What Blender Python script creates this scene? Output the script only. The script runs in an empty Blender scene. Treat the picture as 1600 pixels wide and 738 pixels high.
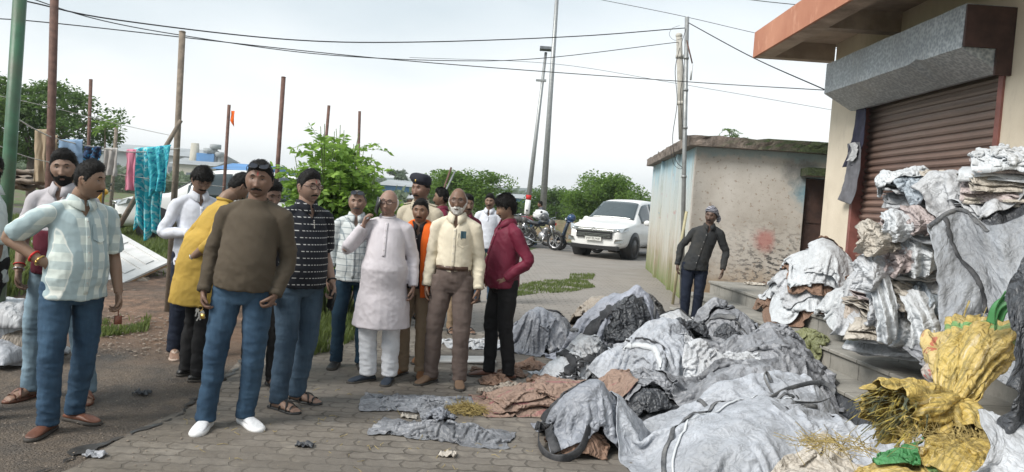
import bpy, bmesh, math, random
import numpy as np
from mathutils import Vector, Matrix, noise as mnoise
R = math.radians
rng = np.random.default_rng(7)
random.seed(7)
scene = bpy.context.scene
col = scene.collection

# ------------------------------------------------------------------ camera
F_PX = 1200.0
CAM_Z = 1.55
PITCH, ROLL = -2.75, 4.0
cam_data = bpy.data.cameras.new('camera')
cam_data.sensor_width = 36.0
cam_data.lens = 36.0 * F_PX / 1600.0
cam_data.clip_end = 5000
cam_data.clip_start = 0.05
cam = bpy.data.objects.new('camera', cam_data)
col.objects.link(cam)
CM = Matrix.Rotation(R(90 + PITCH), 3, 'X') @ Matrix.Rotation(R(ROLL), 3, 'Z')
cam.matrix_world = Matrix.Translation((0, 0, CAM_Z)) @ CM.to_4x4()
scene.camera = cam
scene.render.resolution_x, scene.render.resolution_y = 1024, 472
scene.view_settings.view_transform = 'Standard'
scene.view_settings.look = 'None'
scene.view_settings.gamma = 1
scene.view_settings.exposure = 1.56

# ------------------------------------------------------------------ sky and light
SUN_EL, SUN_ROT = R(44), R(236)
w = bpy.data.worlds.new('World'); scene.world = w; w.use_nodes = True
nt = w.node_tree; nt.nodes.clear()
out = nt.nodes.new('ShaderNodeOutputWorld'); bg = nt.nodes.new('ShaderNodeBackground')
sky = nt.nodes.new('ShaderNodeTexSky'); sky.sky_type = 'NISHITA'; sky.sun_disc = False
sky.sun_elevation = SUN_EL; sky.sun_rotation = SUN_ROT; sky.dust_density = 4; sky.air_density = 1.2
tc = nt.nodes.new('ShaderNodeTexCoord')
mp = nt.nodes.new('ShaderNodeMapping'); mp.inputs['Scale'].default_value = (1.0, 1.0, 2.6)
mp.inputs['Rotation'].default_value = (0.0, R(-8), 0.3)
nz = nt.nodes.new('ShaderNodeTexNoise'); nz.inputs['Scale'].default_value = 1.5; nz.inputs['Detail'].default_value = 5
nz.inputs['Roughness'].default_value = 0.45
rp = nt.nodes.new('ShaderNodeValToRGB')
rp.color_ramp.elements[0].position = 0.36; rp.color_ramp.elements[0].color = (4.0, 4.85, 5.4, 1)
rp.color_ramp.elements[1].position = 0.66; rp.color_ramp.elements[1].color = (6.8, 7.35, 7.7, 1)
sep = nt.nodes.new('ShaderNodeSeparateXYZ')
# cloud deck gets brighter towards the horizon (thin high cloud over the plain)
grad = nt.nodes.new('ShaderNodeMapRange'); grad.interpolation_type = 'SMOOTHSTEP'
grad.inputs['From Min'].default_value = 0.05; grad.inputs['From Max'].default_value = 0.26
grad.inputs['To Min'].default_value = 1.0; grad.inputs['To Max'].default_value = 0.0
nz2 = nt.nodes.new('ShaderNodeTexNoise'); nz2.inputs['Scale'].default_value = 2.2; nz2.inputs['Detail'].default_value = 4
addn = nt.nodes.new('ShaderNodeMath'); addn.operation = 'MULTIPLY_ADD'; addn.inputs[1].default_value = 0.16
mixg = nt.nodes.new('ShaderNodeMix'); mixg.data_type = 'RGBA'
mixg.inputs['B'].default_value = (9.6, 9.7, 9.6, 1)
mixs = nt.nodes.new('ShaderNodeMix'); mixs.data_type = 'RGBA'; mixs.inputs['Factor'].default_value = 0.93
L = nt.links.new
L(tc.outputs['Generated'], mp.inputs['Vector']); L(mp.outputs['Vector'], nz.inputs['Vector']); L(mp.outputs['Vector'], nz2.inputs['Vector'])
L(nz.outputs['Fac'], rp.inputs['Fac']); L(tc.outputs['Generated'], sep.inputs['Vector'])
L(nz2.outputs['Fac'], addn.inputs[0]); L(sep.outputs['Z'], addn.inputs[2])
L(addn.outputs[0], grad.inputs['Value'])
addn.inputs[1].default_value = -0.22
sub = nt.nodes.new('ShaderNodeMath'); sub.operation = 'ADD'; sub.inputs[1].default_value = 0.11
nt.links.remove(grad.inputs['Value'].links[0])
L(addn.outputs[0], sub.inputs[0]); L(sub.outputs[0], grad.inputs['Value'])
L(grad.outputs['Result'], mixg.inputs['Factor']); L(rp.outputs['Color'], mixg.inputs['A'])
L(sky.outputs['Color'], mixs.inputs['A']); L(mixg.outputs['Result'], mixs.inputs['B'])
L(mixs.outputs['Result'], bg.inputs['Color']); bg.inputs['Strength'].default_value = 0.048
L(bg.outputs['Background'], out.inputs['Surface'])

sun_d = bpy.data.lights.new('sun', 'SUN'); sun_d.energy = 1.5; sun_d.angle = R(25); sun_d.color = (1.0, 0.96, 0.9)
sun = bpy.data.objects.new('sun', sun_d); col.objects.link(sun)
_az = SUN_ROT
sdir = Vector((math.sin(_az) * math.cos(SUN_EL), math.cos(_az) * math.cos(SUN_EL), math.sin(SUN_EL)))
sun.rotation_euler = sdir.to_track_quat('Z', 'Y').to_euler()
sun.location = (0, 0, 20)

# ------------------------------------------------------------------ pixel helpers (photo is 1600x738)
def ray(x, y):
    return CM @ Vector(((x - 800) / F_PX, -(y - 369) / F_PX, -1))
def gpt(x, y, z=0.0):
    d = ray(x, y); t = (z - CAM_Z) / d.z
    return Vector((d.x * t, d.y * t, z))
def dpt(x, y, Y):
    d = ray(x, y); t = Y / d.y
    return Vector((d.x * t, Y, CAM_Z + d.z * t))
def xpt(x, y, X):
    d = ray(x, y); t = X / d.x
    return Vector((X, d.y * t, CAM_Z + d.z * t))

# ------------------------------------------------------------------ tagging
def tag(o, label=None, cat=None, group=None, kind=None):
    if label: o['label'] = label
    if cat: o['category'] = cat
    if group: o['group'] = group
    if kind: o['kind'] = kind
    return o
def empty(name, loc=(0, 0, 0), rz=0.0, **k):
    o = bpy.data.objects.new(name, None); o.empty_display_size = 0.1
    col.objects.link(o); o.location = loc; o.rotation_euler = (0, 0, rz)
    return tag(o, **k)

# ------------------------------------------------------------------ numpy noise
_perm = np.random.default_rng(3).permutation(256); _perm = np.concatenate([_perm, _perm, _perm])
_grad = np.random.default_rng(4).normal(size=(256, 3)); _grad /= np.linalg.norm(_grad, axis=1)[:, None]
def pn(P):
    P = np.asarray(P, float); i = np.floor(P).astype(int); f = P - i; i &= 255
    u = f * f * f * (f * (f * 6 - 15) + 10)
    def g(dx, dy, dz):
        h = _perm[(_perm[(_perm[(i[:, 0] + dx) & 255] + i[:, 1] + dy) & 255] + i[:, 2] + dz) & 255]
        return np.einsum('ij,ij->i', _grad[h], f - np.array([dx, dy, dz]))
    def lerp(a, b, t): return a + (b - a) * t
    x00 = lerp(g(0,0,0), g(1,0,0), u[:,0]); x10 = lerp(g(0,1,0), g(1,1,0), u[:,0])
    x01 = lerp(g(0,0,1), g(1,0,1), u[:,0]); x11 = lerp(g(0,1,1), g(1,1,1), u[:,0])
    return lerp(lerp(x00, x10, u[:,1]), lerp(x01, x11, u[:,1]), u[:,2]) * 1.6
def fbm(P, o=3):
    s = 0; a = 1
    for k in range(o): s = s + a * pn(P * 2 ** k + 17.3 * k); a *= .5
    return s
def ridge(P, o=3):
    s = 0; a = 1
    for k in range(o): s = s + a * (1 - 2 * np.abs(pn(P * 2 ** k + 9.1 * k))); a *= .5
    return s / 1.75
def sstep(a, b, x):
    t = np.clip((x - a) / (b - a), 0, 1); return t * t * (3 - 2 * t)

# ------------------------------------------------------------------ mesh helpers
def np_mesh(name, V, F, smooth=True):
    me = bpy.data.meshes.new(name)
    if isinstance(F, np.ndarray):
        V = np.asarray(V, np.float32); n = F.shape[1]
        me.vertices.add(len(V)); me.vertices.foreach_set('co', V.ravel())
        me.loops.add(F.size); me.loops.foreach_set('vertex_index', F.astype(np.int32).ravel())
        me.polygons.add(len(F)); me.polygons.foreach_set('loop_start', np.arange(0, F.size, n, dtype=np.int32))
        me.update(calc_edges=True); me.validate()
    else:
        me.from_pydata([tuple(map(float, v)) for v in V], [], [tuple(int(i) for i in f) for f in F]); me.update()
    if smooth and len(me.polygons): me.polygons.foreach_set('use_smooth', np.ones(len(me.polygons), bool))
    return me
def link(name, me, m=None, parent=None, loc=None, rz=None):
    o = bpy.data.objects.new(name, me); col.objects.link(o)
    if m is not None and not me.materials: me.materials.append(m)
    if parent is not None: o.parent = parent
    if loc is not None: o.location = loc
    if rz is not None: o.rotation_euler = (0, 0, rz)
    return o
class MB:
    """collects shapes, builds ONE mesh object"""
    def __init__(s): s.V = []; s.F = []; s.n = 0
    def add(s, V, F):
        V = np.asarray(V, float).reshape(-1, 3)
        s.V.append(V); s.F += [tuple(int(i) + s.n for i in f) for f in F]; s.n += len(V); return s
    def box(s, x0, x1, y0, y1, z0, z1, M=None):
        V = np.array([(x, y, z) for x in (x0, x1) for y in (y0, y1) for z in (z0, z1)], float)
        F = [(0,1,3,2),(4,6,7,5),(0,4,5,1),(2,3,7,6),(0,2,6,4),(1,5,7,3)]
        if M is not None: V = xf(V, M)
        return s.add(V, F)
    def bar(s, a, b, w, h=None, up=(0, 0, 1)):
        a = Vector(a); b = Vector(b); d = b - a; L_ = d.length; d.normalize(); h = h or w
        u = Vector(up)
        if abs(d.dot(u)) > .98: u = Vector((1, 0, 0))
        sd = d.cross(u).normalized(); u = sd.cross(d)
        V = [a + d * (t * L_) + sd * (i * w / 2) + u * (j * h / 2) for t in (0, 1) for i in (-1, 1) for j in (-1, 1)]
        return s.add([tuple(v) for v in V], [(0,1,3,2),(4,6,7,5),(0,4,5,1),(2,3,7,6),(0,2,6,4),(1,5,7,3)])
    def tube(s, pts, r, n=8, caps=True, **k):
        V, F = tube(pts, r, n, caps, **k); return s.add(V, F)
    def ell(s, c, r, M=None, nu=14, nv=10):
        V, F = sphere(nu, nv); V = V * np.array(r)
        if M is not None: V = xf(V, M)
        return s.add(V + np.array(c), F)
    def prism(s, pts, d0, d1, axis='y'):
        n = len(pts)
        def P(p, d):
            return {'y': (p[0], d, p[1]), 'x': (d, p[0], p[1]), 'z': (p[0], p[1], d)}[axis]
        V = [P(p, d0) for p in pts] + [P(p, d1) for p in pts]
        F = [tuple(range(n)), tuple(range(2 * n - 1, n - 1, -1))] + [(i, i + n, (i + 1) % n + n, (i + 1) % n) for i in range(n)]
        return s.add(V, F)
    def build(s, name, m, parent=None, smooth=False, bevel=0, **k):
        me = np_mesh(name, np.concatenate(s.V), s.F, smooth)
        bm = bmesh.new(); bm.from_mesh(me); bmesh.ops.recalc_face_normals(bm, faces=bm.faces)
        if bevel: bmesh.ops.bevel(bm, geom=list(bm.edges), offset=bevel, segments=1, affect='EDGES', clamp_overlap=True)
        bm.to_mesh(me); bm.free()
        return tag(link(name, me, m, parent), **k)
def xf(V, M):
    M = np.array(M); V = np.asarray(V, float)
    return V @ M[:3, :3].T + (M[:3, 3] if M.shape[1] == 4 else 0)
def sphere(nu=16, nv=10):
    V = [(0, 0, 1)]
    for j in range(1, nv):
        t = math.pi * j / nv
        for i in range(nu):
            p = 2 * math.pi * i / nu
            V.append((math.sin(t) * math.cos(p), math.sin(t) * math.sin(p), math.cos(t)))
    V.append((0, 0, -1)); n = len(V) - 1; F = []
    for i in range(nu):
        F.append((0, 1 + i, 1 + (i + 1) % nu))
        F.append((n, n - nu + (i + 1) % nu, n - nu + i))
    for j in range(nv - 2):
        for i in range(nu):
            a = 1 + j * nu + i; b = 1 + j * nu + (i + 1) % nu
            F.append((a, a + nu, b + nu, b))
    return np.array(V), F
def cr(P, m):
    """catmull-rom resample to m points"""
    P = np.asarray(P, float); n = len(P)
    if n == 2: return np.array([P[0] + (P[1] - P[0]) * t for t in np.linspace(0, 1, m)])
    Q = np.vstack([2 * P[0] - P[1], P, 2 * P[-1] - P[-2]])
    out = []
    for t in np.linspace(0, n - 1 - 1e-9, m):
        i = int(t); f = t - i; a, b, c, d = Q[i], Q[i + 1], Q[i + 2], Q[i + 3]
        out.append(.5 * (2 * b + (c - a) * f + (2 * a - 5 * b + 4 * c - d) * f * f + (3 * b - a - 3 * c + d) * f ** 3))
    return np.array(out)
def tube(pts, r, n=8, caps=True, side=None, m=None):
    """loft along pts; r scalar, list of scalars or list of (rx, ry). side = direction of rx."""
    P = np.asarray([tuple(p) for p in pts], float)
    if np.isscalar(r): r = [r] * len(P)
    Rr = np.array([(q, q) if np.isscalar(q) else tuple(q) for q in r], float)
    if m: P = cr(P, m); Rr = np.abs(cr(Rr, m)) if len(Rr) > 1 else Rr
    T = np.gradient(P, axis=0); T /= np.linalg.norm(T, axis=1)[:, None] + 1e-12
    if side is None:
        side = np.array([1., 0, 0]) if abs(T[0][0]) < .8 else np.array([0, 1., 0])
    X = np.asarray(side, float); V = []
    a = np.linspace(0, 2 * math.pi, n, endpoint=False); ca, sa = np.cos(a), np.sin(a)
    for p, t, rr in zip(P, T, Rr):
        x = X - t * X.dot(t); x /= np.linalg.norm(x) + 1e-12; X = x; y = np.cross(t, x)
        V.append(p + np.outer(ca * rr[0], x) + np.outer(sa * rr[1], y))
    k = len(P); V = np.concatenate(V)
    F = [(j * n + i, j * n + (i + 1) % n, (j + 1) * n + (i + 1) % n, (j + 1) * n + i) for j in range(k - 1) for i in range(n)]
    if caps:
        F.append(tuple(range(n - 1, -1, -1))); F.append(tuple(range((k - 1) * n, k * n)))
    return V, F
def grid_faces(nu, nv):
    i = np.arange(nu - 1)[:, None]; j = np.arange(nv - 1)[None, :]; a = (i * nv + j).ravel()
    return np.stack([a, a + nv, a + nv + 1, a + 1], 1)

# ------------------------------------------------------------------ materials
class NT:
    def __init__(s, name):
        s.m = bpy.data.materials.new(name); s.m.use_nodes = True; s.t = s.m.node_tree
        s.b = s.t.nodes['Principled BSDF']; s.tc = s.t.nodes.new('ShaderNodeTexCoord')
    def n(s, ty, ins=None, **k):
        nd = s.t.nodes.new(ty)
        for a, v in k.items(): setattr(nd, a, v)
        for a, v in (ins or {}).items():
            if isinstance(v, bpy.types.NodeSocket): s.t.links.new(v, nd.inputs[a])
            else: nd.inputs[a].default_value = v
        return nd
    def vec(s, kind='Object', scale=(1, 1, 1), rot=(0, 0, 0)):
        return s.n('ShaderNodeMapping', {'Vector': s.tc.outputs[kind], 'Scale': scale, 'Rotation': rot}).outputs[0]
    def noise(s, scale, detail=4, rough=.55, vec=None, dist=0):
        return s.n('ShaderNodeTexNoise', {'Vector': vec if vec is not None else s.tc.outputs['Object'], 'Scale': scale, 'Detail': detail, 'Roughness': rough, 'Distortion': dist}).outputs['Fac']
    def ramp(s, fac, stops):
        nd = s.n('ShaderNodeValToRGB', {'Fac': fac}); cr_ = nd.color_ramp
        while len(cr_.elements) < len(stops): cr_.elements.new(.5)
        for e, (p, c) in zip(cr_.elements, stops):
            e.position = p; e.color = (c, c, c, 1) if np.isscalar(c) else (*c, 1)
        return nd.outputs['Color']
    def mix(s, fac, a, b, mode='MIX'):
        def c(v): return v if isinstance(v, bpy.types.NodeSocket) else ((v, v, v, 1) if np.isscalar(v) else (*v, 1))
        return s.n('ShaderNodeMix', {'Factor': fac, 'A': c(a), 'B': c(b)}, data_type='RGBA', blend_type=mode).outputs['Result'] if False else s._mix(fac, c(a), c(b), mode)
    def _mix(s, fac, a, b, mode):
        nd = s.t.nodes.new('ShaderNodeMix'); nd.data_type = 'RGBA'; nd.blend_type = mode
        for i, v in ((0, fac), (6, a), (7, b)):
            if isinstance(v, bpy.types.NodeSocket): s.t.links.new(v, nd.inputs[i])
            else: nd.inputs[i].default_value = v
        return nd.outputs[2]
    def math(s, op, a, b=0.0, c=0.0):
        nd = s.t.nodes.new('ShaderNodeMath'); nd.operation = op
        for i, v in enumerate((a, b, c)):
            if isinstance(v, bpy.types.NodeSocket): s.t.links.new(v, nd.inputs[i])
            else: nd.inputs[i].default_value = v
        return nd.outputs[0]
    def set(s, **k):
        for a, v in k.items():
            a = a.replace('_', ' ')
            a = {'Color': 'Base Color', 'Rough': 'Roughness', 'Specular': 'Specular IOR Level'}.get(a, a)
            if isinstance(v, bpy.types.NodeSocket): s.t.links.new(v, s.b.inputs[a])
            else: s.b.inputs[a].default_value = (*v, 1) if isinstance(v, tuple) and len(v) == 3 and a == 'Base Color' else v
        return s
    def bump(s, h, strength=.3, dist=.01):
        b = s.n('ShaderNodeBump', {'Height': h, 'Strength': strength, 'Distance': dist})
        s.t.links.new(b.outputs[0], s.b.inputs['Normal']); return s
    def attr(s, name): return s.n('ShaderNodeAttribute', attribute_name=name).outputs['Color']
def simple(name, c, rough=.7, var=.25, scale=6, bump=.15, bscale=30, metal=0, dirt=None, dscale=1.5, spec=.5, bdist=.01):
    """base colour broken up by noise at two scales, optional dirt colour"""
    s = NT(name); c = tuple(c)
    lo = tuple(x * (1 - var) for x in c); hi = tuple(min(x * (1 + var), .95) for x in c)
    base = s.ramp(s.noise(scale, 5), [(.3, lo), (.7, hi)])
    if dirt is not None:
        f = s.ramp(s.noise(dscale, 6, .65), [(.42, 0), (.68, 1)])
        base = s.mix(f, base, dirt)
    s.set(Color=base, Rough=rough, Metallic=metal, Specular=spec)
    if bump: s.bump(s.noise(bscale, 4), bump, bdist)
    return s.m
# ================================================================== GROUND
def ground_material():
    s = NT('ground'); g = s.tc.outputs['Object']
    sp = s.n('ShaderNodeSeparateXYZ', {'Vector': g})
    n = s.noise(.6, 6, .6); n2 = s.noise(7, 6, .65); n3 = s.noise(60, 3, .6)
    soil = s.ramp(n2, [(.3, (.085, .062, .045)), (.55, (.14, .105, .078)), (.75, (.20, .16, .12))])
    green = s.ramp(s.noise(3, 5), [(.3, (.05, .09, .02)), (.7, (.11, .16, .04))])
    mask = s.ramp(n, [(.42, 0), (.56, 1)])
    s.set(Color=s.mix(mask, soil, green), Rough=.95).bump(n2, .6, .04)
    return s.m
def dirt_mat():
    s = NT('packed_dirt'); n = s.noise(.9, 7, .62); n2 = s.noise(9, 8, .7); n3 = s.noise(70, 3, .6)
    c = s.ramp(n, [(.3, (.072, .056, .042)), (.52, (.14, .108, .080)), (.72, (.22, .17, .125))]); c = s.mix(s.ramp(s.noise(3.2, 8, .75), [(.46, 0), (.60, .75)]), c, (.055, .047, .040)); c = s.mix(s.ramp(s.noise(28, 5, .8), [(.52, 0), (.66, .6)]), c, (.24, .20, .16))
    peb = s.ramp(n3, [(.62, 0), (.72, 1)])
    c = s.mix(peb, c, (.2, .17, .14)); c = s.mix(s.ramp(n2, [(.4, .0), (.75, .6)]), c, (.06, .05, .041))
    sp = s.n('ShaderNodeSeparateXYZ', {'Vector': s.tc.outputs['Object']})
    brown = s.math('SMOOTH_MIN', 1.0, s.math('MAXIMUM', s.math('MULTIPLY_ADD', s.math('ADD', sp.outputs['Y'], s.math('MULTIPLY', n, 3.0)), .7, -5.3), 0), .1)
    c = s.mix(brown, c, s.ramp(n2, [(.3, (.13, .075, .045)), (.7, (.22, .135, .085))]))
    s.set(Color=c, Rough=s.ramp(n, [(.35, .55), (.6, .9)])).bump(s.math('ADD', n2, s.math('MULTIPLY', n3, .6)), 1.0, .04)
    return s.m
def paver_mat():
    s = NT('pavers'); g = s.vec('Object', (1, 1, 1), (0, 0, R(-3)))
    sp = s.n('ShaderNodeSeparateXYZ', {'Vector': g}); X, Y = sp.outputs['X'], sp.outputs['Y']
    P = .205; H = .112
    # zigzag-edged interlocking blocks: triangle wave added both ways
    def tri(v, per, amp):
        p = s.math('PINGPONG', s.math('ADD', v, 100 * per), per / 2)
        return s.math('MULTIPLY', s.math('SUBTRACT', p, per / 4), amp)
    wob = s.math('MULTIPLY', s.math('SUBTRACT', s.noise(1.3, 2), .5), .05)
    x2 = s.math('ADD', s.math('ADD', X, tri(Y, H, .36)), wob)
    y2 = s.math('ADD', s.math('ADD', Y, tri(X, P / 2, .30)), wob)
    cv = s.n('ShaderNodeCombineXYZ', {'X': x2, 'Y': y2, 'Z': 0.0}).outputs[0]
    br = s.n('ShaderNodeTexBrick', {'Vector': cv, 'Color1': (.0, .0, .0, 1), 'Color2': (1, 1, 1, 1), 'Mortar': (.5, .5, .5, 1), 'Scale': 1.0,
            'Mortar Size': .0085, 'Mortar Smooth': .35, 'Bias': 0.0, 'Brick Width': P, 'Row Height': H}, offset=.5)
    n = s.noise(.55, 7, .6); n2 = s.noise(14, 6, .7); n3 = s.noise(3.0, 5, .6)
    a = s.ramp(br.outputs['Color'], [(0, (.185, .163, .138)), (1, (.285, .258, .222))])
    a = s.mix(s.ramp(n2, [(.3, .7), (.7, 0)]), a, (.12, .105, .09)); a = s.mix(s.ramp(s.noise(40, 4, .8), [(.55, 0), (.68, .5)]), a, (.33, .29, .24)); a = s.mix(s.ramp(s.noise(2.2, 8, .75), [(.50, 0), (.62, .7)]), a, (.095, .082, .068))
    a = s.mix(s.ramp(n, [(.36, .8), (.62, 0)]), a, (.105, .092, .078))       # trodden-in grime
    a = s.mix(s.ramp(n3, [(.60, 0), (.72, .5)]), a, (.31, .275, .225))         # dusty, scuffed tops
    # nearly clean, paler blocks far from the heap
    far = s.ramp(s.math('MULTIPLY', Y, .04), [(.3, 0), (.5, 1)])
    a = s.mix(s.math('MULTIPLY', far, .55), a, (.33, .30, .27))
    fill = s.ramp(s.noise(1.1, 6, .65), [(.38, .25), (.62, 1)])        # silt fills the joints in patches
    c = s.mix(s.math('MULTIPLY', s.ramp(br.outputs['Fac'], [(.1, 0), (.9, .85)]), fill), a, (.058, .05, .04))
    mud = s.ramp(s.math('ADD', s.noise(.8, 7, .65), s.math('MULTIPLY', s.math('ADD', X, 0.0), -.055)), [(.54, 0), (.72, .8)])
    c = s.mix(mud, c, s.ramp(n2, [(.3, (.08, .068, .055)), (.7, (.15, .128, .10))]))
    hgt = s.math('SUBTRACT', s.math('MULTIPLY', s.math('ADD', n2, n3), .5), s.math('MULTIPLY', br.outputs['Fac'], fill))
    hgt = s.math('ADD', hgt, s.math('MULTIPLY', br.outputs['Color'], .5))
    s.set(Color=c, Rough=s.ramp(n, [(.35, .6), (.6, .88)])).bump(hgt, .8, .012)
    return s.m
def asphalt_mat():
    s = NT('asphalt'); n = s.noise(2, 6, .6); n2 = s.noise(80, 2)
    c = s.ramp(n, [(.3, (.07, .068, .066)), (.7, (.13, .125, .12))])
    c = s.mix(s.ramp(n2, [(.55, 0), (.7, .5)]), c, (.2, .19, .18))
    s.set(Color=c, Rough=.85).bump(n2, .4, .01); return s.m

# one sheet to the horizon
gm = MB(); S_ = 1800
gv = []; 
me = np_mesh('ground', [(-S_, -60, 0), (S_, -60, 0), (S_, S_, 0), (-S_, S_, 0)], [(0, 1, 2, 3)], False)
tag(link('ground', me, ground_material()), kind='structure')

def sheet(name, poly, z, m, jag=0, kind='structure', **k):
    P = []
    for i in range(len(poly)):
        a = Vector(poly[i]); b = Vector(poly[(i + 1) % len(poly)])
        n = max(1, int((b - a).length / .25)) if jag else 1
        for q in range(n):
            p = a.lerp(b, q / n)
            if jag:
                nn = mnoise.noise(Vector((p.x * 1.7, p.y * 1.7, z * 10))) * jag
                nn += mnoise.noise(Vector((p.x * 6, p.y * 6, z * 10))) * jag * .4
                d = (b - a).normalized(); p = p + Vector((-d.y, d.x)) * nn
            P.append((p.x, p.y, z))
    return tag(link(name, np_mesh(name, P, [tuple(range(len(P)))], False), m), kind=kind, **k)
G = lambda x, y, z=0: tuple(gpt(x, y, z)[:2])
m_pave = paver_mat()
m_dirt = dirt_mat()
# paved yard: bounded on the left by the crack line, far side by the road
c0, c1, c2, c3 = G(40, 760), G(292, 640), G(400, 548), G(590, 505)
sheet('pavement', [(-1.9, .5), (6, .5), (9, 14), (16, 27), (1.2, 27.0), (.1, 21), (-1.5, 15), (-2.0, 11.0), (c3[0], c3[1] + .1), c2, c1, c0], .008, m_pave, jag=.07)
sheet('dirt_ground', [(-14, -2), (1.0, -2), (1.0, 6), (-1.0, 8.4), (-1.75, 8.6), (-3.0, 8.9), (-5.2, 8.2), (-14, 7.6)], .003, m_dirt, jag=.12)
# asphalt road crossing behind
m_asph = asphalt_mat()
def road(name, pts, wdt, z, m):
    V = []; pts = [Vector(p) for p in pts]
    for i, p in enumerate(pts):
        d = (pts[min(i + 1, len(pts) - 1)] - pts[max(i - 1, 0)]).normalized(); q = Vector((-d.y, d.x)) * wdt / 2
        V += [(p.x + q.x, p.y + q.y, z), (p.x - q.x, p.y - q.y, z)]
    F = [(2 * i, 2 * i + 1, 2 * i + 3, 2 * i + 2) for i in range(len(pts) - 1)]
    return tag(link(name, np_mesh(name, V, F, False), m), kind='structure')
road('road', [(-120, 22), (-40, 23.5), (-16, 25), (-2, 27), (10, 30.5), (40, 36), (140, 50)], 5.0, .012, m_asph)

# crack with wet black sediment along the paving edge
s = NT('wet_sediment'); n = s.noise(8, 6)
s.set(Color=s.ramp(n, [(.3, (.018, .017, .016)), (.7, (.05, .045, .04))]), Rough=s.ramp(n, [(.3, .25), (.7, .8)])).bump(n, .6, .02)
V = []; pl = cr(np.array([(*c0, 0), (*G(120, 712), 0), (*G(205, 680), 0), (*c1, 0), (*G(330, 612), 0), (*c2, 0)]), 160)
for i, p in enumerate(pl):
    wd = .004 + .055 * abs(mnoise.noise(Vector((p[0] * 3, p[1] * 3, 1)))) + .02 * mnoise.noise(Vector((p[0] * 13, p[1] * 13, 5)))
    off = .07 * mnoise.noise(Vector((p[0] * 5, p[1] * 5, 9))) + .03 * mnoise.noise(Vector((p[0] * 17, p[1] * 17, 3)))
    V += [(p[0] + off - wd, p[1] + wd * .5, .014), (p[0] + off + wd, p[1] - wd * .5, .014)]
tag(link('gutter_crack', np_mesh('gutter_crack', V, [(2 * i, 2 * i + 1, 2 * i + 3, 2 * i + 2) for i in range(159)], False), s.m), kind='structure')

# low soil banks beyond the road
def bank(name, x0, x1, y0, y1, h, m, nx=90, ny=14, seed=0):
    X, Y = np.meshgrid(np.linspace(x0, x1, nx), np.linspace(y0, y1, ny), indexing='ij')
    t = (Y - y0) / (y1 - y0); e = (X - x0) / (x1 - x0)
    Z = h * sstep(0, .35, t) * sstep(0, .35, 1 - t) * sstep(0, .06, e) * sstep(0, .06, 1 - e)
    Z *= 1 + .45 * fbm(np.stack([X.ravel() * .5, Y.ravel() * .5, np.full(X.size, seed * 3.1)], 1), 4).reshape(X.shape)
    V = np.stack([X, Y, Z + .005], -1).reshape(-1, 3)
    return tag(link(name, np_mesh(name, V, grid_faces(nx, ny)), m), kind='structure')
m_bank = simple('bank_soil', (.17, .12, .08), .95, .45, 3, .8, 12, dirt=(.07, .10, .03), dscale=1.2, bdist=.05)
bank('soil_bank', 0, 26, 29.5, 34, .75, m_bank, seed=2)
bank('rubble_ground', -7.8, -1.9, 8.0, 12.6, .12, simple('rubble_soil', (.17, .105, .07), .95, .5, 9, .9, 25, dirt=(.08, .06, .045), dscale=3, bdist=.03), seed=5)

# ================================================================== SHOP (right)
WX = 4.1
m_cream = NT('cream_plaster')
n = m_cream.noise(1.1, 7, .6); n2 = m_cream.noise(30, 4)
cc = m_cream.ramp(n, [(.3, (.55, .475, .37)), (.65, (.70, .62, .50))])
cc = m_cream.mix(m_cream.ramp(m_cream.noise(5, 7, .7, m_cream.vec('Object', (1, 1, .25))), [(.55, 0), (.8, .45)]), cc, (.30, .25, .20))
m_cream.set(Color=cc, Rough=.9).bump(n2, .25, .006); m_cream = m_cream.m
# pixel-measured heights
jl = xpt(1340, 250, WX); jr = xpt(1556, 200, WX)
YL, YR = jl.y, jr.y                     # far / near jamb
ZTOP = xpt(1347, 160, WX).z
cornY = xpt(1292, 250, WX).y
PLAT = .55
shop = empty('shop_building', (WX, (cornY + .0) / 2, 0), label='cream plastered shop with a brown shutter and orange edged canopy', cat='building')
def pshop(mb, name, m, **k):
    o = mb.build(name, m, None, **k); o.parent = shop; o.matrix_parent_inverse = Matrix.Translation(shop.location).inverted(); return o
ROOFZ = 4.3
b = MB()
b.box(WX, WX + .25, YL + .06, cornY, 0, ROOFZ)                    # pier beyond the shutter
b.box(WX, WX + .25, -1, YR - .06, 0, ROOFZ)                       # wall nearer the camera
b.box(WX, WX + .25, YR - .06, YL + .06, ZTOP + .02, ROOFZ)
b.box(WX + .25, WX + 5, cornY - .25, cornY, 0, ROOFZ)             # end wall
b.box(WX + 5, WX + 5.2, -1, cornY, 0, ROOFZ)
pshop(b, 'wall', m_cream)
# rolling shutter: profiled slats
pitch = .08; zz = []; z = PLAT
prof = []
nsl = int((ZTOP - PLAT) / pitch) + 1
for k in range(nsl):
    z0 = PLAT + k * pitch
    for dz, dx in ((0, .016), (.010, .016), (.018, -.004), (.040, -.014), (.062, -.004), (.069, .016)):
        prof.append((z0 + dz, dx))
V = []; ys = np.linspace(YR, YL, 12)
for y in ys:
    for z_, dx in prof: V.append((WX + .09 + dx + .006 * math.sin(y * 3 + z_ * 2), y, z_))
s = NT('shutter_paint'); sp = s.n('ShaderNodeSeparateXYZ', {'Vector': s.tc.outputs['Object']})
n = s.noise(2.0, 6, .6); n2 = s.noise(30, 4)
c = s.ramp(n, [(.3, (.165, .105, .085)), (.7, (.235, .152, .122))])
c = s.mix(s.ramp(s.noise(4, 6, .7, s.vec('Object', (1, .35, 3))), [(.5, 0), (.8, .5)]), c, (.34, .26, .22))
c = s.mix(s.ramp(s.math('MULTIPLY', s.math('SUBTRACT', sp.outputs['Z'], 1.7), .8), [(.35, 0), (.95, .75)]), c, (.19, .155, .13))  # old dust under the hood
s.set(Color=c, Rough=.55).bump(n2, .15, .004)
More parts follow.
